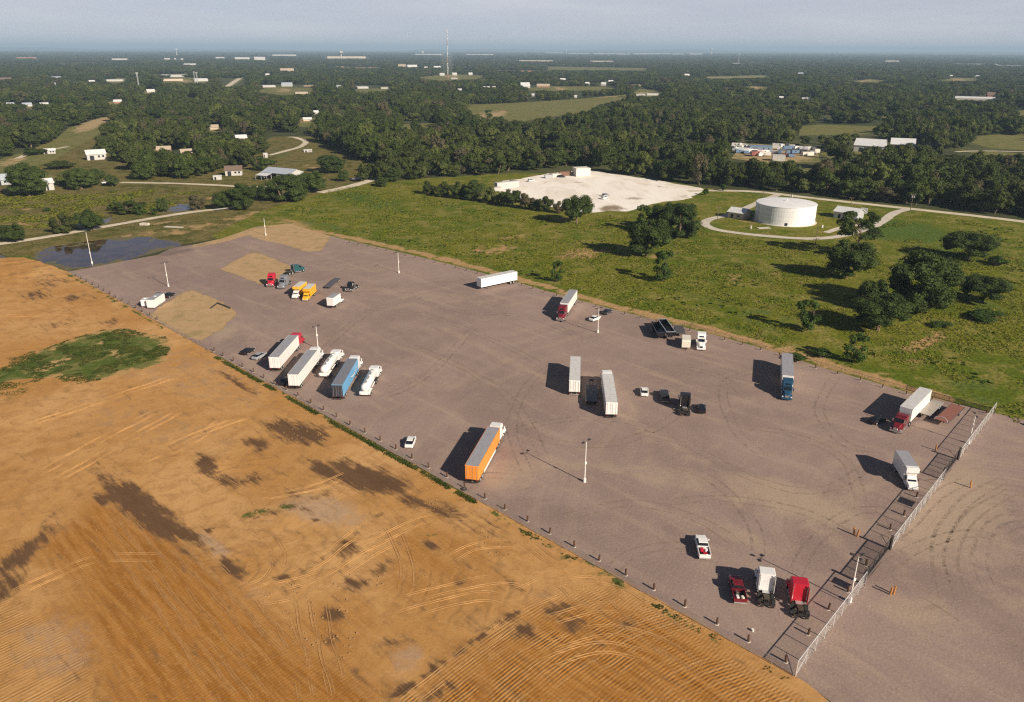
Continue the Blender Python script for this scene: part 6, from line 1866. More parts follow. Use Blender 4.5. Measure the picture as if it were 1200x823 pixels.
# -- semi trucks with their trailers
semi((322.5, 436.5), (352, 402), 'red', 'trailer_white', RF_G, 'white box trailer with a bright red tractor, leftmost of the parked row')
semi((345, 457.5), (378, 414), 'white', 'trailer_white', RF_G, 'white box trailer and white tractor parked just right of the red rig')
semi((396.5, 470), (424, 421), 'white', 'sky_blue', RF_B, 'light blue box trailer with a white curved arrow on its side', logo=True, door='charcoal', skirt=None)
semi((553, 568.5), (585, 510), 'white', 'orange', RF_G, 'orange box trailer with white side skirts, pulled by a white tractor', skirt='trailer_white')
semi((716, 491.5), (708, 436), 'white', 'trailer_white', RF_W, 'white trailer and white tractor facing away, right of the black flatbed', L=16.15)
semi((672.8, 464.8), (674.5, 420), 'white', 'trailer_white', RF_W, 'white box trailer without a tractor standing left of the black flatbed', tow=False, L=15.2)
semi((603.5, 330.8), (556, 341), 'white', 'trailer_white', RF_W, 'lone white box trailer parked side on near the meadow edge', tow=False, L=15.4)
semi((676, 347), (656, 377.5), 'maroon', 'trailer_white', RF_G, 'white trailer with a dark red tractor facing the camera near the meadow edge', anchor='front', L=14.6, stacks=True)
semi((920, 425), (921.5, 470.5), 'navy', 'trailer_white', RF_G, 'white trailer with a dark blue tractor facing the camera by the meadow fence', anchor='front', L=15.2, stacks=True)
semi((1087, 468), (1048, 508.5), 'maroon', 'trailer_white', RF_W, 'tall white trailer with a low dark red tractor in the far right corner', anchor='front', L=14.0, high='low', stacks=True, gap=.4)


# -- tank trailers
def tanker(rear, front, label, L=10.8):
    a, b = P(*rear), P(*front); hd = math.atan2((b - a).y, (b - a).x)
    e = empty('tank_truck', (a.x, a.y, .026), hd, label, 'truck')
    W_ = PC['trailer_white']
    b_ = MB(); n = 16; secs = [(.35, .30), (.55, .80), (1.0, 1.02), (L * .5, 1.08), (L - .9, 1.02), (L - .4, .80), (L - .2, .30)]
    V = []; F = []
    for x, r in secs:
        V += [(x, r * math.cos(2 * math.pi * i / n), 2.15 + r * .98 * math.sin(2 * math.pi * i / n)) for i in range(n)]
    for k in range(len(secs) - 1):
        for i in range(n): F.append((k * n + i, k * n + (i + 1) % n, k * n + n + (i + 1) % n, k * n + n + i))
    F += [tuple(range(n - 1, -1, -1)), tuple(range((len(secs) - 1) * n, len(secs) * n))]
    b_.add(V, F).build('tank', W_, e, smooth=True)
    b_ = MB(); b_.box(1.4, L - 1.4, -.28, .28, 3.18, 3.26); b_.build('walkway', ALU, e)
    for x in (L * .3, L * .55, L * .8): MB().tube((x, 0, 3.2), (x, 0, 3.42), .28, .26, 12).build('manhole', ALU, e)
    b_ = MB()
    for s in (-1, 1): b_.box(.1, L - .5, s * .45 - .07, s * .45 + .07, .85, 1.15)
    b_.build('frame', W_, e)
    MB().box(-.05, .45, -1.22, 1.22, .75, 1.5, .05).build('rear_cabinet', W_, e)
    for s in (-1, 1):
        MB().prism([(.3, 1.05), (3.3, 1.05), (3.1, 1.22), (.5, 1.22)], min(s * .66, s * 1.25), max(s * .66, s * 1.25)).build('fender', W_, e)
        MB().tube((4.3, s * .95, 1.05), (6.9, s * .95, 1.05), .16, .16, 8).build('hose_tube', W_, e)
        MB().box(-.08, -.05, s * 1.0 - .14, s * 1.0 + .14, .9, 1.05).build('tail_light', TAIL, e)
        for q in (1.15, 2.4): wheel(e, q, s * 1.22, .50, .58)
        MB().box(7.2, 7.35, s * .7 - .07, s * .7 + .07, .35, .95).build('landing_gear', ALU, e)
    tractor_parts(e, 'white', L + 4.6, 'low', False)
    return e


tanker((379.8, 444.5), (404, 410), 'white tank truck left of the light blue trailer')
tanker((427.5, 466.5), (448, 426), 'white tank truck right of the light blue trailer, at the end of the parked row')

# -- tractors without trailers
bobtail((323.5, 328.5), (315, 338.5), 'red', 'bright red tractor without trailer, leftmost of three by the yellow box trucks', stacks=False)
bobtail((340, 330.5), (327, 341), 'grey', 'grey tractor without trailer between the red one and the box trucks', stacks=False)
bobtail((338, 322), (354, 318), 'teal', 'dark teal tractor without trailer behind the grey one', high='low', anchor='mid')
bobtail((420, 335), (405, 344.5), 'black', 'black tractor without trailer, above the small white box truck', high=False)
bobtail((802.5, 491.5), (801, 468), 'black', 'black tractor without trailer between two dark cars in the middle of the lot')
bobtail((820.5, 397), (821.5, 415), 'white', 'white tractor without trailer facing the camera right of the cream trailer', stacks=False)
bobtail((898.5, 713.5), (892, 672), 'white', 'white tractor without trailer seen from behind, between dark red pickup and red tractor', anchor='rear')
bobtail((938.5, 726.5), (929, 686), 'red', 'red tractor without trailer seen from behind near the bottom right fence', anchor='rear')


# -- box trucks
def box_truck(rear, front, cabcol, boxcol, roof, label, L=8.4, boxH=3.6, attic=True, anchor='mid'):
    p, hd = spot(rear, front); d = Vector((math.cos(hd), math.sin(hd), 0))
    p = p - d * L / 2 if anchor == 'mid' else P(*front) - d * L if anchor == 'front' else P(*rear)
    e = empty('box_truck', (p.x, p.y, .026), hd, label, 'truck')
    c = PC[cabcol]; bl = L - 2.6
    MB().box(0, bl, -1.2, 1.2, .95, boxH - .03, .05).build('cargo_box', PC[boxcol], e)
    MB().box(.04, bl - .04, -1.16, 1.16, boxH - .028, boxH).build('box_roof', roof, e)
    if attic: MB().prism([(bl + .005, 2.35), (bl + .25, 2.40), (bl + .85, 2.95), (bl + .85, boxH - .12), (bl + .6, boxH - .05), (bl + .005, boxH - .04)], -1.15, 1.15, .05).build('attic', PC[boxcol], e)
    b = MB(); loft(b, [(L - 2.55, 1.0, .55, 2.25, .86), (L - 1.75, 1.0, .50, 2.28, .84), (L - 1.15, 1.0, .50, 1.45, .96), (L - .15, .92, .50, 1.15, .84), (L - .02, .84, .52, .95, .8)], .1); b.build('cab', c, e)
    MB().prism([(L - 1.82, 2.16), (L - 1.20, 1.46), (L - 1.14, 1.48), (L - 1.74, 2.20)], -.78, .78).build('windshield', VGLASS, e)
    for s in (-1, 1):
        MB().box(L - 2.35, L - 1.65, s * .93 - .05, s * .93 + .045, 1.5, 2.05).build('side_window', VGLASS, e)
        MB().box(L - .12, L + .0, s * .62 - .13, s * .62 + .13, .78, .98, .02).build('headlight', LAMP, e)
        MB().box(L - 1.6, L - 1.5, s * 1.18 - .1, s * 1.18 + .1, 1.4, 1.8).build('mirror', FRAME, e)
        wheel(e, L - .95, s * 1.02, .42, .26); wheel(e, 1.75, s * 1.14, .42, .5)
        MB().box(-.03, -.005, min(s * .02, s * 1.12), max(s * .02, s * 1.12), 1.05, boxH - .15).build('rear_door', PC[boxcol], e)
        MB().box(-.05, -.01, s * 1.05 - .1, s * 1.05 + .1, .78, .9).build('tail_light', TAIL, e)
    b = MB()
    for s in (-1, 1): b.box(.05, L - .5, s * .4 - .05, s * .4 + .05, .55, .90)
    b.box(-.12, .0, -1.1, 1.1, .5, .75); b.build('chassis_frame', FRAME, e)
    MB().box(L - .1, L + .08, -.95, .95, .38, .60, .03).build('bumper', ALU, e)
    return e


box_truck((363, 337.5), (345, 351), 'white', 'amber', RF_W, 'box truck with orange yellow box and white cab, left of the pair', anchor='front')
box_truck((370.5, 341.5), (357.5, 353.8), 'yellow', 'yellow', RF_W, 'box truck with yellow box and yellow cab, right of the pair', anchor='front')
box_truck((387.5, 362), (405, 350), 'white', 'trailer_white', RF_G, 'small white box truck facing away, below the dark flatbed and black tractor', L=7.8, anchor='rear', attic=False)
box_truck((1054.5, 552.5), (1069.5, 576.5), 'white', 'trailer_white', RF_G, 'white box truck with grey roof near the galvanised fence on the right', L=8.8, boxH=3.9, anchor='front')


# -- cars
def car(rear, front, col, label, suv=False, glass_roof=False, L=None):
    p, hd = spot(rear, front)
    e = empty('parked_car', (p.x, p.y, .026), hd, label, 'car')
    c = PC[col]; k = 1.0; up = .28 if suv else 0
    b = MB()
    if suv:
        loft(b, [(-2.32, .78, .50, .95), (-2.25, .90, .36, 1.12), (-1.2, .95, .32, 1.16), (.2, .96, .32, 1.12), (1.2, .94, .32, 1.08), (2.05, .88, .36, .98), (2.30, .74, .48, .78)], .1); b.build('body', c, e)
        g = MB(); loft(g, [(-2.20, .80, 1.08, 1.16, .74), (-1.95, .80, 1.08, 1.62, .68), (.05, .82, 1.08, 1.68, .68), (.95, .82, 1.04, 1.12, .78)], .06); g.build('windows', VGLASS, e)
        r = MB(); loft(r, [(-2.02, .69, 1.60, 1.64), (-1.9, .72, 1.60, 1.70), (0.0, .72, 1.64, 1.75), (.18, .68, 1.62, 1.66)], .03); r.build('roof', c, e)
    else:
        loft(b, [(-2.32, .70, .48, .82), (-2.22, .86, .32, .96), (-1.4, .91, .28, 1.0), (0, .92, .28, .97), (1.1, .91, .28, .92), (1.95, .86, .32, .78), (2.30, .66, .44, .62)], .1); b.build('body', c, e)
        g = MB(); loft(g, [(-1.85, .74, .94, .99, .70), (-1.05, .76, .94, 1.34, .60), (.15, .78, .94, 1.38, .60), (.98, .78, .90, .95, .72)], .06); g.build('windows', VGLASS, e)
        r = MB(); loft(r, [(-1.12, .58, 1.32, 1.36), (-.98, .61, 1.32, 1.41), (.12, .61, 1.36, 1.44), (.24, .58, 1.34, 1.37)], .03); r.build('roof', c, e)
    for s in (-1, 1):
        MB().box(2.12, 2.24, s * .62 - .14, s * .62 + .14, .60 + up * .5, .72 + up * .5, .02).build('headlight', LAMP, e)
        MB().box(-2.30, -2.22, s * .66 - .14, s * .66 + .14, .70 + up * .5, .86 + up * .5, .02).build('tail_light', TAIL, e)
        MB().box(.55, .70, s * 1.0 - .09, s * 1.0 + .09, .92 + up * .5, 1.04 + up * .5, .02).build('mirror', c, e)
        for x in (-1.38, 1.42): wheel(e, x, s * .93, .34 + up * .2, .22)
    return e


car((478.8, 527.5), (483.6, 514), 'white', 'white sedan standing alone at the dirt field side of the lot')
car((692.5, 377.5), (702, 373), 'white', 'white sedan beside the light pole on the meadow side')
car((706, 370.5), (717, 364.5), 'charcoal', 'dark car right behind the white sedan on the meadow side')
car((755.2, 466.5), (754.4, 456.5), 'white', 'white sedan in the middle of the lot left of the dark pickup')
car((822.5, 486.5), (821, 476), 'black', 'black car right of the black tractor in the middle of the lot')
car((285.5, 417), (296.5, 410.5), 'black', 'black sedan leftmost by the parked row of semi trucks')
car((298, 423), (310.5, 416), 'silver', 'silver sedan next to the black one by the parked row', suv=False)
car((329, 454), (339, 444), 'black', 'black sedan in the shadow beside the second white trailer')
car((181, 350.5), (192, 345.5), 'charcoal', 'dark car hidden behind the small white trailer')
car((194, 350), (204, 345.5), 'black', 'black car at the right end of the small white trailer')
car((1022, 497), (1033, 493), 'black', 'black car with white wheels in the shadow left of the dark red tractor')


# -- pickups
def pickup(rear, front, col, label, L=5.8):
    p, hd = spot(rear, front)
    e = empty('pickup_truck', (p.x, p.y, .026), hd, label, 'pickup')
    c = PC[col]
    b = MB(); loft(b, [(-.62, .97, .42, 1.22, .95), (1.15, .97, .42, 1.20, .94), (1.5, .97, .42, 1.18, .93), (2.6, .92, .45, 1.08, .84), (2.88, .80, .50, .92, .76)], .1); b.build('body', c, e)
    b = MB(); b.box(-2.85, -.63, -.97, .97, .55, .72)
    b.build('bed_floor', FRAME, e)
    b = MB()
    for s in (-1, 1): b.box(-2.85, -.63, s * .92 - .06, s * .92 + .06, .56, 1.20, .02)
    b.build('bed_side', c, e)
    MB().box(-2.92, -2.82, -.90, .90, .60, 1.19, .02).build('tailgate', c, e)
    g = MB(); loft(g, [(-.55, .84, 1.18, 1.26, .80), (-.42, .84, 1.18, 1.74, .72), (.75, .86, 1.18, 1.78, .72), (1.45, .86, 1.14, 1.20, .80)], .06); g.build('windows', VGLASS, e)
    r = MB(); loft(r, [(-.50, .71, 1.72, 1.77), (-.40, .74, 1.72, 1.83), (.72, .74, 1.75, 1.86), (.85, .70, 1.72, 1.77)], .03); r.build('roof', c, e)
    MB().box(-3.02, -2.93, -.9, .9, .45, .62).build('rear_bumper', ALU, e); MB().box(2.84, 2.96, -.86, .86, .42, .64, .02).build('front_bumper', ALU, e)
    for s in (-1, 1):
        MB().box(-2.90, -2.83, s * .90 - .07, s * .90 + .07, .80, 1.15).build('tail_light', TAIL, e)
        MB().box(2.72, 2.90, s * .66 - .14, s * .66 + .14, .78, .95).build('headlight', LAMP, e)
        MB().box(1.05, 1.2, s * 1.1 - .1, s * 1.1 + .1, 1.15, 1.4, .02).build('mirror', c, e)
        for x in (-1.75, 1.85): wheel(e, x, s * .97, .40, .27)
    return e, p, hd


def in_bed(p, hd, x, y, z):
    return (p.x + x * math.cos(hd) - y * math.sin(hd), p.y + x * math.sin(hd) + y * math.cos(hd), z)


e_, p_, h_ = pickup((825.3, 656), (820.3, 634), 'white', 'white pickup with red and white gear in its open bed')
o = MB().box(-.35, .35, -.25, .25, 0, .5, .05).build('tool_box', PC['red'], None, loc=in_bed(p_, h_, -1.3, .3, .76), rz=h_); tag(o, 'red box in the bed of the white pickup', 'box')
o = MB().tube((0, 0, 0), (0, 0, .5), .26, .26, 12).build('plastic_drum', PC['white'], None, loc=in_bed(p_, h_, -1.35, -.35, .76)); tag(o, 'white drum in the bed of the white pickup', 'drum')
o = MB().box(-.5, .2, -.3, .3, 0, .35, .04).build('crate', PC['red'], None, loc=in_bed(p_, h_, -2.2, -.1, .76), rz=h_ + .3); tag(o, 'red crate near the tailgate of the white pickup', 'crate')
e_, p_, h_ = pickup((866.5, 707), (860.5, 683), 'maroon', 'dark red pickup with clutter in its bed, left of the white tractor')
for x, y, m_, lb in ((-1.2, .3, 'dark_deck', 'dark box in the bed of the dark red pickup'), (-2.2, .35, 'white', 'white container near the tailgate of the dark red pickup, left side'), (-2.3, -.4, 'cream', 'cream container near the tailgate of the dark red pickup, right side')):
    o = MB().box(-.3, .3, -.2, .2, 0, .42, .04).build('storage_box', PC[m_], None, loc=in_bed(p_, h_, x, y, .76), rz=h_ + .2); tag(o, lb, 'box')
pickup((779.5, 473), (777.5, 461), 'charcoal', 'dark grey pickup just left of the black tractor in the middle of the lot')


# -- flatbeds, open dump trailers and small trailers
def flatbed(rear, front, col, label, L=12.0, W_=1.25, z=1.15, goose=0.0, anchor='rear', slats=True, arch=False, rails=False, low=False):
    a, b = P(*rear), P(*front); hd = math.atan2((b - a).y, (b - a).x)
    d = (b - a).normalized(); p = a if anchor == 'rear' else b - d * L
    e = empty('flatbed_trailer', (p.x, p.y, .026), hd, label, 'trailer')
    if low: z = .75
    n = 8
    pl = MB().box(0, L, -W_ / n + .012, W_ / n - .012, z, z + .06).mesh('plank', PC[col])
    for i in range(n): link('plank', pl, e, (0, -W_ + (i + .5) * 2 * W_ / n, .002 * (i % 2)))
    b_ = MB()
    for s in (-1, 1):
        b_.box(-.02, L + .02, s * (W_ + .04) - .035, s * (W_ + .04) + .035, z - .14, z + .075); b_.box(.4, L, s * .45 - .06, s * .45 + .06, z - .42, z - .002)
    for k in range(int(L / 1.2)): b_.box(.6 + k * 1.2, .7 + k * 1.2, -W_, W_, z - .12, z - .004)
    b_.build('frame', PC['dark_deck'] if col != 'weathered' else ALU, e)
    if goose:
        g = MB()
        for s in (-1, 1): g.prism([(L, z - .3), (L + .5, z - .3), (L + goose, z + .5), (L + goose, z + .8), (L + .3, z + .1), (L, z + .05)], s * .4 - .06, s * .4 + .06)
        g.box(L + goose - .4, L + goose, -.5, .5, z + .45, z + .78); g.build('gooseneck', FRAME, e)
    if arch:
        g = MB(); k_ = 10
        for i in range(k_):
            t0, t1 = math.pi * i / k_, math.pi * (i + 1) / k_
            g.tube((L + .3, W_ * math.cos(t0), z + .1 + 1.0 * math.sin(t0)), (L + .3, W_ * math.cos(t1), z + .1 + 1.0 * math.sin(t1)), .07, .07, 6)
        g.build('tarp_hoop', ALU, e)
    if rails:
        for s in (-1, 1):
            MB().box(.1, L - .1, s * (W_ + .1) - .05, s * (W_ + .1) + .05, z + .5, z + .62).build('side_rail', ALU, e)
    r = .35 if low else .48
    for s in (-1, 1):
        for q in (1.5, 2.6): wheel(e, q, s * (W_ - .02), r, .5 if not low else .25)
        MB().box(L - 2.3, L - 2.15, s * .7 - .06, s * .7 + .06, .02, z - .1).build('landing_leg', FRAME, e)
        MB().box(-.06, -.03, s * 1.0 - .12, s * 1.0 + .12, z - .12, z).build('tail_light', TAIL, e)
    return e


flatbed((692.6, 476), (692.8, 447), 'dark_deck', 'black flatbed trailer with a raised gooseneck between the two white trailers', L=9.2, goose=1.9)
flatbed((1098, 475.5), (1078.5, 494), 'weathered', 'pale plank flatbed trailer between the tall white trailer and the rusty flatbed', L=9.6, W_=1.15, goose=0, arch=False)
flatbed((1121.5, 481), (1098.5, 502), 'rust', 'rust red flatbed trailer in the far right corner', L=11.0, W_=1.35, arch=True)
flatbed((396, 328.5), (381.5, 341), 'dark_deck', 'long dark low flatbed trailer above the small white box truck', L=11, W_=1.1, low=True)
flatbed((794.5, 386), (798, 397), 'dark_deck', 'dark flatbed trailer right behind the cream trailer', L=7.0, W_=1.25)


def dump_trailer(rear, front, col, inner, label, L=11.0, H=2.9):
    a, b = P(*rear), P(*front); hd = math.atan2((b - a).y, (b - a).x)
    e = empty('dump_trailer', (a.x, a.y, .026), hd, label, 'trailer')
    prof = []; n = 10                      # half-round tub, open at the top
    V = []; F = []
    for x in (0.0, L):
        for k in range(n + 1):
            t = math.pi * k / n
            V.append((x, 1.22 * math.cos(t), H - (H - 1.0) * math.sin(t) ** .7))
    for k in range(n): F.append((k, k + 1, n + 2 + k, n + 1 + k))
    F += [tuple(range(n + 1)), tuple(range(2 * n + 1, n, -1))]
    MB().add(V, F).build('tub', PC[inner], e)
    b_ = MB()
    for s in (-1, 1): b_.box(-.05, L + .05, s * 1.25 - .09, s * 1.25 + .09, H - .04, H + .12)
    for x in (0, L): b_.box(x - .08, x + .08, -1.15, 1.15, H - .04, H + .11)
    b_.build('rim', PC[col], e)
    b_ = MB()
    for k in range(8): 
        x = .6 + k * (L - 1.2) / 7
        for s in (-1, 1): b_.box(x - .06, x + .06, s * 1.24 - .05, s * 1.24 + .05, 1.5, H - .05)
    b_.build('rib', PC[col], e)
    b_ = MB()
    for s in (-1, 1): b_.box(.2, L, s * .45 - .06, s * .45 + .06, .75, 1.05)
    b_.build('frame', FRAME, e)
    for s in (-1, 1):
        for q in (1.2, 2.45): wheel(e, q, s * 1.2, .5, .55)
        MB().box(L - 2, L - 1.85, s * .7 - .06, s * .7 + .06, .02, .9).build('landing_leg', FRAME, e)
    return e


dump_trailer((775, 383.5), (786.5, 400.5), 'silver', 'black', 'open dark tub dump trailer with pale rims, right one of two by the meadow fence', L=11, H=2.5)
dump_trailer((767.5, 386), (775.5, 401), 'charcoal', 'black', 'open black tub dump trailer, left one of two by the meadow fence', L=9, H=2.2)


def small_trailer(rear, front, col, roof, label, L, W_, H, axles=2, zb=.45, name='cargo_trailer', vent=True):
    p, hd = spot(rear, front)
    d = Vector((math.cos(hd), math.sin(hd), 0)); p = p - d * L / 2
    e = empty(name, (p.x, p.y, .026), hd, label, 'trailer')
    MB().prism([(0, zb), (L - .2, zb), (L, zb + .3), (L, H - .35), (L - .25, H - .03), (0, H - .03)], -W_ / 2, W_ / 2, .05).build('body', PC[col], e)
    MB().box(.05, L - .3, -W_ / 2 + .06, W_ / 2 - .06, H - .028, H).build('roof', roof, e)
    MB().box(-.04, -.004, -W_ / 2 + .08, W_ / 2 - .08, zb + .08, H - .15).build('rear_door', PC[col], e)
    b = MB(); b.tube((L - .1, -.6, .45), (L + 1.1, 0, .45), .05, .05, 6); b.tube((L - .1, .6, .45), (L + 1.1, 0, .45), .05, .05, 6); b.tube((L + .9, 0, .0), (L + .9, 0, .6), .05, .05, 6); b.build('drawbar', FRAME, e)
    if vent: MB().box(L * .5 - .3, L * .5 + .3, -.3, .3, H, H + .16).build('roof_vent', PC['white'], e)
    for s in (-1, 1):
        for k in range(axles): wheel(e, L * .42 + (k - (axles - 1) / 2) * .85, s * (W_ / 2 + .03), .34, .22)
        MB().box(-.07, -.045, s * (W_ / 2 - .2) - .08, s * (W_ / 2 - .2) + .08, .7, .85).build('tail_light', TAIL, e)
    MB().box(L * .68, L * .68 + .75, W_ / 2 - .01, W_ / 2 + .025, zb + .1, H - .45).build('side_door', PC[col], e)
    return e


small_trailer((176.5, 363), (190.5, 353.5), 'trailer_white', RF_G, 'white enclosed trailer parked beside the sandy island at the left of the lot', 7.4, 2.5, 3.0)
small_trailer((168, 362), (175, 356), 'trailer_white', RF_W, 'small white trailer left of the bigger enclosed trailer', 3.0, 1.9, 2.5, axles=1)
small_trailer((803, 401), (803.6, 412.5), 'cream', PC['cream'], 'short cream cargo trailer left of the white tractor', 4.6, 2.3, 2.7, axles=1, vent=False)

# -- on the white rock lot and along the pasture
for rear, front, col, lb, fn in (((618, 213.5), (627, 212.5), 'white', 'white van on the far left rim of the white rock lot', 'suv'), ((703, 234.5), (714, 232.5), 'white', 'white vehicle alone in the middle of the white rock lot', 'suv'),
                                 ((706, 230.8), (714, 229.8), 'silver', 'silver vehicle behind the white one on the white rock lot', 'suv'), ((120, 215.5), (127, 214.5), 'white', 'white car at the left end of the pasture road', 'sedan'), ((84, 219.5), (90, 218.5), 'white', 'white car beneath the brownish pasture scrub', 'sedan'),
                                 ((368, 213.5), (374, 212), 'white', 'white car near the curved gravel road right of the barn', 'sedan')):
    car(rear, front, col, lb, suv=fn == 'suv')
# ================================================================ FENCES, POSTS, POLES
WOOD = Mat('dark_weathered_wood', .9, .1)
a = WOOD.noise(4, 4, .7); WOOD.color(WOOD.mix(a, (.06, .035, .025), (.16, .09, .055))); WOOD = WOOD.m
YPAINT = paint('faded_orange_paint', (.48, .22, .07), .6, .3, 0, .4)
POLE = paint('pale_painted_pole', (.80, .76, .70), .5, .4, 0, .15)
DMET = paint('dark_metal', (.06, .055, .055), .5, .4, .3, .3)
CHAIN = Mat('chain_link_wire', .45, .5, .55)
CHAIN.color((.80, .78, .75))


def wire_mesh_mat(name, dens, col):
    m = Mat(name, .45, .4, .3)
    m.color(col)
    c = m.coord()
    sep = m.n.new('ShaderNodeSeparateXYZ'); m.l.new(c, sep.inputs[0])
    u = m.ma('ADD', sep.outputs[0], sep.outputs[2]); v = m.ma('SUBTRACT', sep.outputs[0], sep.outputs[2])
    k = math.pi / .055
    wa = m.ma('ABSOLUTE', m.ma('SINE', m.ma('MULTIPLY', u, k))); wb = m.ma('ABSOLUTE', m.ma('SINE', m.ma('MULTIPLY', v, k)))
    w = m.ma('MINIMUM', wa, wb)
    t = m.ma('LESS_THAN', w, dens)
    tr = m.n.new('ShaderNodeBsdfTransparent'); mx = m.n.new('ShaderNodeMixShader')
    m.l.new(t, mx.inputs[0]); m.l.new(tr.outputs[0], mx.inputs[1]); m.l.new(m.b.outputs[0], mx.inputs[2])
    m.l.new(mx.outputs[0], m.n['Material Output'].inputs[0])
    return m.m


MESH_LIGHT = wire_mesh_mat('chain_link_fabric', .12, (.98, .96, .93))
MESH_THIN = wire_mesh_mat('thin_chain_link_fabric', .12, (.45, .43, .40))
MESH_DARK = wire_mesh_mat('dark_gate_fabric', .36, (.035, .03, .03))


def fence(name, pts, h, spacing, fabric, frame, label, cat='fence', toprail=True, bottom=False, r=.045, braces=False):
    """pts are world points; local x runs along the run"""
    a, b = Vector(pts[0]), Vector(pts[1]); d = b - a; L = d.length
    e = empty(name, (a.x, a.y, 0), math.atan2(d.y, d.x), label, cat)
    n = max(1, round(L / spacing))
    post = MB().tube((0, 0, 0), (0, 0, h + .08), r * 1.3, r * 1.3, 7).mesh('post', frame)
    for i in range(n + 1): link('post', post, e, (L * i / n, 0, 0))
    if toprail: MB().tube((0, 0, h), (L, 0, h), r, r, 6).build('top_rail', frame, e)
    if bottom: MB().tube((0, 0, .12), (L, 0, .12), r, r, 6).build('bottom_rail', frame, e)
    panel = MB().add([(0, .03, .05), (L / n, .03, .05), (L / n, .03, h - .03), (0, .03, h - .03)], [(0, 1, 2, 3)]).mesh('mesh_panel', fabric)
    for i in range(n): link('mesh_panel', panel, e, (L * i / n, 0, 0))
    if braces:
        for x0, s in ((0, 1), (L, -1)): MB().tube((x0, 0, .2), (x0 + s * L / n, 0, h * .6), r * .7, r * .7, 5).build('brace', frame, e)
    return e


# galvanised fence on the right, in three runs with two dark gates between them
cA, cB = P(932, 793), P(1165, 484)
fd = (cB - cA)
def fpt(px, py):   # the point of the fence line nearest to a pixel
    q = P(px, py); t = (q - cA).dot(fd) / fd.length_squared
    return cA + fd * t


g1a, g1b, g2a, g2b = fpt(1016, 686), fpt(1045, 644), fpt(1108, 563), fpt(1125, 539)
FH = 2.5
fence('chain_link_fence', (cA, g1a), FH, 3.0, MESH_LIGHT, CHAIN.m, 'bright galvanised chain link fence run nearest the bottom of the frame, below the first gate', braces=True, r=.055)
fence('chain_link_fence', (g1b, g2a), FH, 3.0, MESH_LIGHT, CHAIN.m, 'bright galvanised chain link fence run between the two dark gates', braces=True, r=.055)
fence('chain_link_fence', (g2b, cB), FH, 3.0, MESH_LIGHT, CHAIN.m, 'bright galvanised chain link fence run from the upper gate to the far corner', braces=True, r=.055)
fence('rolling_gate', (g1a + Vector((-.3, .2, 0)), g1b + Vector((-.3, .2, 0))), 1.9, 2.2, MESH_DARK, DMET, 'dark low rolling gate nearer the light pole and the red tractor', 'gate', bottom=True, r=.07)
fence('rolling_gate', (g2a + Vector((-.3, .2, 0)), g2b + Vector((-.3, .2, 0))), 1.9, 2.2, MESH_DARK, DMET, 'dark low rolling gate beside the white box truck', 'gate', bottom=True, r=.07)
for gp, lb in ((g1b, 'dark gate post at the upper end of the lower gate'), (g1a, 'dark gate post at the lower end of the lower gate'), (g2a, 'dark gate post at the lower end of the upper gate'), (g2b, 'dark gate post at the upper end of the upper gate')):
    e = empty('gate_post', (gp.x - .25, gp.y - .1, 0), 0, lb, 'post')
    MB().box(-.16, .16, -.16, .16, 0, 2.6, .03).build('shaft', DMET, e); MB().box(-.2, .2, -.2, .2, 2.6, 2.68).build('cap', DMET, e)
# plates hung high on the fence: their shadows fall inside the lot
fdir = fd.normalized()
for k, (t, lb) in enumerate(((fpt(1082, 596), 'blank dark metal plate fixed to the middle fence run near the white box truck'), (fpt(1010, 695), 'blank metal plate fixed to the lower fence run beside the first gate'))):
    e = empty('fence_plate', (t.x, t.y, 0), math.atan2(fdir.y, fdir.x), lb, 'plate')
    MB().box(-1.1 if k == 0 else -.8, 1.1 if k == 0 else .8, -.11, -.075, .9, 2.3).build('plate', STEEL, e)
    for x in (-.7, .7): MB().tube((x, -.07, .8), (x, -.07, 2.45), .03, .03, 5).build('strut', STEEL, e)

# low fence along the long left side
fence('chain_link_fence', (P(929, 792.5), P(79, 319)), 1.25, 3.0, MESH_THIN, STEEL, 'long thin wire fence on low posts between the gravel lot and the orange dirt field', r=.028)
# fence along the meadow side
tp = [P(1165, 485), P(1062, 457), P(962, 428), P(862, 397), P(802, 381), P(726, 361.5)]
nm_ = ['right end, from the fence corner to the flatbed trailers', 'middle, behind the blue truck', 'behind the single white trucks', 'near the white tractor', 'left of the cream trailer']
fence('wire_fence', (tp[0], tp[1]), 1.2, 3.0, MESH_DARK, DMET, 'dark low wire fence on the meadow side behind the flatbed trailers', bottom=True, r=.05)
fence('wire_fence', (tp[1], tp[2]), .75, 5.0, MESH_THIN, DMET, 'low wire fence on the meadow side between the blue truck and the red truck', r=.03)
fence('wire_fence', (tp[2], tp[4]), .75, 5.0, MESH_THIN, DMET, 'low wire fence on the meadow side between the white tractor and the blue truck', r=.03)

# ---- bollards
def bollard(p, mat, h, r, label, group, name='wooden_bollard', foot=True):
    e = empty(name, (p.x, p.y, 0), random.uniform(0, 3), label, 'bollard', group)
    b = BOL.setdefault((mat.name, h), (MB().tube((0, 0, 0), (0, 0, h), r, r * .94, 8).mesh('post', mat), MB().tube((0, 0, 0), (0, 0, .06), r * 2.1, r * 1.6, 9).mesh('concrete_collar', CONC)))
    link('post', b[0], e).rotation_euler = (random.uniform(-.09, .09), random.uniform(-.09, .09), 0)
    if foot: link('concrete_collar', b[1], e)
    return e


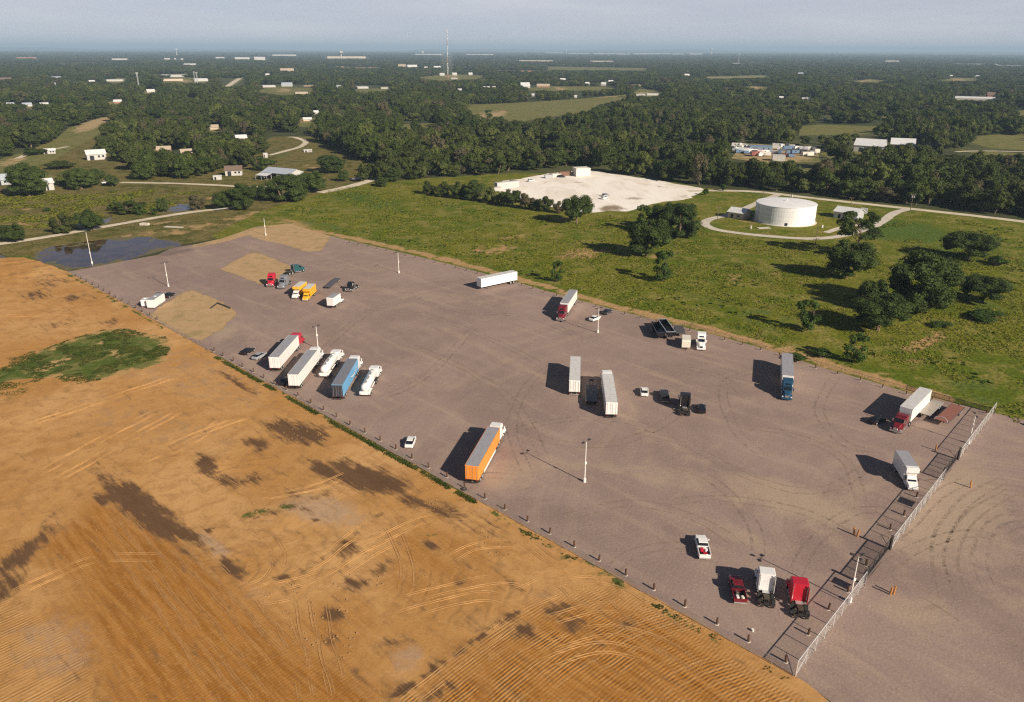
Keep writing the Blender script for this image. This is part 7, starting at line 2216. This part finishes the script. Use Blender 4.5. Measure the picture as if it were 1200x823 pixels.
BOL = {}
pa, pb = P(920.5, 775.5), P(84, 321)
seg_ = (pb - pa); n = int(seg_.length / 5.22)
last = None
for i in range(n + 1):
    t = i * 5.22 / seg_.length
    q = pa + seg_ * t
    px_ = PX(q.x, q.y)[0]
    if 187 < px_ < 243: continue
    q = q + Vector((random.uniform(-.15, .15), random.uniform(-.15, .15), 0))
    seg_n = ('between bottom corner and white bucket' if px_ > 880 else 'left of the dark red pickup' if px_ > 780 else 'down left of the light pole in the middle' if px_ > 600 else 'beside the orange trailer' if px_ > 520 else 'near the lone white sedan' if px_ > 440 else 'behind the row of parked semi trucks' if px_ > 310 else 'by the black and silver sedans' if px_ > 240 else 'at the far end by the flooded corner')
    bollard(q, WOOD, 1.15, .17, 'wooden bollard of the dirt field row, ' + seg_n, 'bollards along the dirt field')
for i, (x, y) in enumerate([(947, 744), (970.5, 714.7), (993.5, 694), (1015, 663), (1043, 621), (1059, 604.5), (1074, 583)]):
    bollard(P(x, y), WOOD, 1.15, .18, 'dark wooden bollard inside the galvanised fence, ' + ['nearest the red tractor', 'second up from the red tractor', 'at the foot of the fence light pole', 'inside the lower gate', 'first above the lower gate', 'second above the lower gate', 'nearest the white box truck'][i], 'bollards inside the galvanised fence')
row = smooth_path([P(x, y + 3.0) for x, y in TOP_EDGE[1:]], .25)
acc = 0
for a_, b_2 in zip(row, row[1:]):
    acc += (b_2 - a_).length
    if acc > 5.4:
        acc = 0
        px_ = PX(b_2.x, b_2.y)[0]
        seg_n = ('left of the lone white trailer' if px_ < 555 else 'between lone white trailer and dark red tractor' if px_ < 660 else 'between dark red tractor and dump trailers' if px_ < 765 else 'behind the cream trailer' if px_ < 830 else 'between the white tractor and the blue tractor' if px_ < 920 else 'between the blue tractor and the corner trucks' if px_ < 1060 else 'behind the flatbed trailers')
        bollard(b_2, WOOD, .95, .15, 'wooden bollard of the meadow row, ' + seg_n, 'bollards along the meadow')
for x, y, lb in ((1000.6, 627, 'orange post inside the lot, left of the lower gate'), (1004.5, 629, 'second orange post right beside the one left of the lower gate'), (1043, 697, 'orange post outside the lower gate'), (1047, 696.5, 'second orange post outside the lower gate'),
                 (1137.5, 572, 'orange post outside the upper gate'), (1096.5, 528, 'orange post inside the lot near the flatbed trailers')):
    bollard(P(x, y), YPAINT, 1.5, .16, lb, None, 'orange_bollard', foot=False)

# ---- light poles
def light_pole(px, yb, yt, label, rz=0.0, arms=2, dark=False):
    p = P(px, yb); h = height_at(p, px + (px - 600) * .004, yt)
    e = empty('light_pole', (p.x, p.y, 0), rz, label, 'light pole')
    MB().tube((0, 0, .5), (0, 0, h), .12, .075, 10).build('pole', POLE, e)
    MB().tube((0, 0, 0), (0, 0, .8), .30, .28, 12).build('concrete_base', POLE, e)
    for k in range(arms):
        a = k * 2 * math.pi / max(arms, 1) + .3
        c, s = math.cos(a), math.sin(a)
        arm = MB(); arm.tube((0, 0, h - .15), (c * .75, s * .75, h + .12), .035, .035, 6); arm.build('arm', DMET, e)
        lm = MB(); lm.box(.55, 1.2, -.22, .22, h + .08, h + .26, .04)
        o = lm.build('lamp_head', DMET, e); o.rotation_euler = (0, 0, a)
    MB().box(-.18, .18, -.2, -.08, 3.9, 4.4).build('control_box', POLE, e)
    return e


light_pole(685, 565, 518, 'pale light pole with two dark lamp heads right of the orange truck', .5)
light_pole(995.5, 705.5, 653, 'pale light pole with dark lamp heads at the fence beside the red tractor', .2, 3)
light_pole(1135, 520, 487, 'pale light pole at the fence right of the brown flatbed trailer', 1.0)
light_pole(700.5, 390, 362, 'pale light pole beside the white car on the meadow side', .3)
light_pole(372.8, 409.5, 383, 'pale light pole behind the row of parked semi trucks', .6)
light_pole(197.5, 336, 308.5, 'pale light pole near the small white trailer in the far left of the lot', .4)
light_pole(467.5, 320, 296, 'pale light pole alone near the far meadow edge of the lot', .9)
light_pole(311.5, 276, 256, 'pale light pole on the sandy far corner of the lot', .2)
light_pole(108, 309, 272.5, 'pale light pole standing in the flooded corner', .1)

# ---- utility poles
def utility_pole(px, yb, yt, label, transformer=False, mat=None):
    p = P(px, yb); h = height_at(p, px, yt)
    e = empty('utility_pole', (p.x, p.y, 0), fa(px, yb) + .3, label, 'utility pole')
    mat = mat or BARK
    MB().tube((0, 0, 0), (0, 0, h), .17, .12, 8).build('pole', mat, e)
    MB().box(-1.2, 1.2, -.08, .08, h - .6, h - .45).build('crossarm', mat, e)
    for x in (-1.0, 0, 1.0): MB().tube((x, 0, h - .45), (x, 0, h - .2), .05, .03, 6).build('insulator', POLE, e)
    if transformer:
        for x in (-.5, .5): MB().tube((x, -.35, h - 2.0), (x, -.35, h - 1.0), .28, .28, 10).build('transformer', WALLS[GRY], e)


utility_pole(1066.5, 248, 227, 'utility pole with transformers beside the access road junction', True)
utility_pole(1085, 230, 216, 'utility pole in front of the right wood')
utility_pole(956.5, 278, 256, 'thin pole at the front of the ring drive, right of the tank')
utility_pole(840.5, 260, 242, 'thin pole at the left bend of the ring drive')
utility_pole(997, 240, 231, 'short pole beside the access road above the pump house')
utility_pole(894, 232, 224, 'short pole where the ring drive leaves the access road')
utility_pole(955, 290, 279, 'short grey pole below the front of the ring drive')
utility_pole(21, 284, 272, 'short pole under the far left roadside tree')
utility_pole(363, 271, 259, 'short pole on the meadow near the lot corner') if False else None

# ---- bridge rail at the end of the gravel road
a_, b_2 = P(250, 248), P(288, 243.5)
d = b_2 - a_
e = empty('bridge_rail', (a_.x, a_.y, 0), math.atan2(d.y, d.x), 'grey guard rail of the small bridge at the end of the gravel road', 'guard rail')
for i in range(8): MB().box(d.length * i / 7 - .1, d.length * i / 7 + .1, -.1, .1, 0, 1.2).build('post', BARK, e)
MB().box(0, d.length, -.16, -.11, .7, 1.15).build('rail', STEEL, e)
for i, (x, y, w_, lb) in enumerate([(204, 266.5, 4.5, 'pale concrete slab lying on the grass beside the gravel road'), (170, 264, 2.0, 'small concrete block on the grass left of the pale slab')]):
    p = P(x, y)
    b = MB().box(-w_, w_, -1.2, 1.2, 0, .25 if i == 0 else 1.0, .06); b.V = [(v[0], v[1] * (1 - .35 * (v[0] > 0)), v[2]) for v in b.V]
    tag(b.build('concrete_slab', CONC, None, loc=(p.x, p.y, .01), rz=RAD(-12)), lb, 'slab')
# long culvert pipe lying by the lot corner sand
for (xa, ya, xb, yb_, lb) in [((247), 361, 255, 355, 'left half of the dark bent pipe lying on the sandy island'), (255, 355, 270, 361, 'right half of the dark bent pipe lying on the sandy island')]:
    A1, B1 = P(xa, ya, .3), P(xb, yb_, .3)
    tag(MB().tube(A1, B1, .22, .22, 8).build('steel_pipe', DMET), lb, 'pipe')
# discarded tyre and white bucket
def tyre(px, py, label):
    p = P(px, py); b = MB(); n_, k_ = 16, 8; V = []; F = []
    for i in range(n_):
        t = 2 * math.pi * i / n_
        for j in range(k_):
            s = 2 * math.pi * j / k_; rr = .40 + .15 * math.cos(s)
            V.append((rr * math.cos(t), rr * math.sin(t), .15 + .14 * math.sin(s)))
    for i in range(n_):
        for j in range(k_): F.append((i * k_ + j, ((i + 1) % n_) * k_ + j, ((i + 1) % n_) * k_ + (j + 1) % k_, i * k_ + (j + 1) % k_))
    return tag(b.add(V, F).build('old_tyre', RUBBER, None, loc=(p.x, p.y, .02)), label, 'tyre')


tyre(544, 574, 'black tyre lying on the gravel behind the orange trailer')
p = P(882, 740)
b = MB(); b.tube((0, 0, 0), (0, 0, .38), .16, .20, 12); tag(b.build('bucket', POLE, None, loc=(p.x, p.y, .02)), 'small white bucket on the gravel below the dark red pickup', 'bucket')

# ---- weeds: clumps that give the meadow, the pasture and the patch their roughness
def tuft_field(name, X, Y, size, hgt, mat, z0=0.0, seed=1, per=5):
    rng = np.random.default_rng(seed); n_ = len(X)
    q = []
    for k in range(per):
        t = rng.uniform(0, 2 * math.pi, n_); s = size * rng.uniform(.5, 1.2, n_); h = hgt * rng.uniform(.5, 1.3, n_)
        ox = rng.normal(0, size * .45); oy = rng.normal(0, size * .45)
        cx, cy = X + ox, Y + oy
        dx, dy = np.cos(t) * s / 2, np.sin(t) * s / 2
        lx, ly = -np.sin(t) * s * .45, np.cos(t) * s * .45
        z = np.full(n_, z0)
        q.append(np.stack([np.stack([cx - dx, cy - dy, z], 1), np.stack([cx + dx, cy + dy, z], 1), np.stack([cx + dx * .7 + lx, cy + dy * .7 + ly, z + h], 1), np.stack([cx - dx * .7 + lx, cy - dy * .7 + ly, z + h * .8], 1)], 1).reshape(-1, 3))
    me = quads_mesh(name, np.concatenate(q), [mat])
    return tag(link(name, me), kind='stuff')


def weed_mat(name, a_, b_, c_):
    m = Mat(name, .85, .08)
    n = m.noise(.12, 5, .65, vec=m.coord(obj=False)); f = m.noise(1.5, 2, .6, vec=m.coord(obj=False))
    g = m.mix(m.rng(n, .42, .6), a_, b_); g = m.mix(m.ma('MULTIPLY', m.rng(f, .5, .7), .6), g, c_)
    m.color(g)
    tr = m.n.new('ShaderNodeBsdfTranslucent'); m._in(tr.inputs[0], g)
    mx = m.n.new('ShaderNodeMixShader'); mx.inputs[0].default_value = .35
    m.l.new(m.b.outputs[0], mx.inputs[1]); m.l.new(tr.outputs[0], mx.inputs[2]); m.l.new(mx.outputs[0], m.n['Material Output'].inputs[0])
    return m.m


WEED = weed_mat('meadow_weeds', (.135, .175, .012), (.215, .212, .024), (.31, .265, .075))
def in_region(poly_w, n_, seed, thr, s1=14, dens=None):
    rng = np.random.default_rng(seed); P_ = np.array(poly_w)
    X = rng.uniform(P_[:, 0].min(), P_[:, 0].max(), n_); Y = rng.uniform(P_[:, 1].min(), P_[:, 1].max(), n_)
    k = in_poly(X, Y, poly_w)
    v = value_noise(X, Y, s1, seed + 5) * .55 + value_noise(X, Y, s1 / 3, seed + 6) * .45
    k &= v > thr
    px, py, _ = PX(X, Y)
    k &= (px > -60) & (px < 1260)
    return X[k], Y[k]


mead = W2([(400, 272), (330, 250), (385, 224), (430, 216), (500, 214), (500, 232), (600, 248), (672, 262), (720, 252), (800, 240), (820, 256), (835, 276), (900, 283), (980, 284), (1030, 268), (1075, 252), (1200, 268), (1300, 280), (1700, 620), (1250, 530), (1165, 480), (1060, 450), (960, 421), (860, 390), (800, 374), (724, 356), (640, 331), (540, 304), (462, 286)])
X, Y = in_region(mead, 190000, 3, .47)
sz = 1.0
tuft_field('meadow_weeds', X, Y, .7, .20, WEED, 0, 4, 2)
TW = weed_mat('tall_weed_leaves', (.060, .105, .010), (.085, .12, .014), (.13, .16, .025))
X, Y = in_region(mead, 14000, 9, .68, 16)
tuft_field('tall_weeds', X, Y, .8, .45, TW, 0, 5, 4)
past = W2([(-60, 280), (60, 268), (180, 245), (250, 236), (300, 224), (200, 222), (60, 226), (-60, 230)])
X, Y = in_region(past, 26000, 12, .52)
tuft_field('pasture_weeds', X, Y, 1.0, .3, WEED, 0, 6, 2)
X, Y = in_region(W2([(0, 424), (30, 414), (52, 410), (90, 396), (122, 387), (150, 386), (168, 391), (196, 396), (201, 408), (193, 424), (176, 432), (150, 437), (118, 446), (88, 452), (60, 440), (40, 452), (28, 466), (0, 472)]), 14000, 15, .46, 6)
PW = weed_mat('patch_weeds', (.055, .082, .014), (.090, .105, .022), (.15, .14, .045))
tuft_field('patch_weeds', X, Y, .45, .12, PW, .16, 7, 3)
# green fringe under the long fence
rngf = np.random.default_rng(8)
fa0, fa1 = P(255, 418), P(560, 588)
t = rngf.uniform(0, 1, 5200); t = t[value_noise(t * 200, t * 0, 7, 3) > .25]
X = fa0.x + (fa1.x - fa0.x) * t + rngf.normal(-.45, .28, len(t)); Y = fa0.y + (fa1.y - fa0.y) * t + rngf.normal(-.45, .28, len(t))
tuft_field('fringe_weeds', X, Y, .22, .16, PW, .03, 9, 3)
t = rngf.uniform(0, 1, 700); fb0, fb1 = P(560, 588), P(925, 791)
t = t[value_noise(t * 300, t * 0, 6, 4) > .74]
X = fb0.x + (fb1.x - fb0.x) * t + rngf.normal(-.6, .3, len(t)); Y = fb0.y + (fb1.y - fb0.y) * t + rngf.normal(-.6, .3, len(t))
tuft_field('fringe_weeds', X, Y, .22, .14, PW, .03, 10, 3)
# loose clods and stones on the graded dirt
X, Y = in_region(W2([(180, 520), (330, 480), (480, 560), (700, 700), (560, 720), (420, 790), (300, 720), (230, 620)]), 2600, 21, .52, 9)
me_b = MB(); rs2 = np.random.default_rng(4)
for x, y in zip(X[:900], Y[:900]):
    s = rs2.uniform(.06, .22)
    me_b.add([(x - s, y, .02), (x + s * .8, y - s * .7, .02), (x + s * .3, y + s, .02), (x, y, .02 + s * 1.1)], [(0, 1, 3), (1, 2, 3), (2, 0, 3)])
CLOD = Mat('dry_clods', .95, .05, base=(.42, .27, .13)).m
me_ = new_mesh('dirt_clods', me_b.V, me_b.F, [CLOD]); zo = tag(link('dirt_clods', me_), kind='stuff'); zo.location.z = .08

# ================================================================ HAZE
m = bpy.data.materials.new('haze'); m.use_nodes = True
nt = m.node_tree; nt.nodes.clear()
o_ = nt.nodes.new('ShaderNodeOutputMaterial'); pv = nt.nodes.new('ShaderNodeVolumePrincipled')
pv.inputs['Color'].default_value = (.56, .78, 1.0, 1)
pv.inputs['Density'].default_value = 0.000085
pv.inputs['Anisotropy'].default_value = 0.0
nt.links.new(pv.outputs[0], o_.inputs['Volume'])
top = max(200.0, MAST_H + 30)
MB().box(-75000, 75000, -75000, 75000, -2.0, top)
hz = MB().box(-75000, 75000, -75000, 75000, -2.0, top).build('haze', m)
tag(hz, kind='stuff')
print('mast', MAST_H, 'tank', TANK[1], TANK[2])
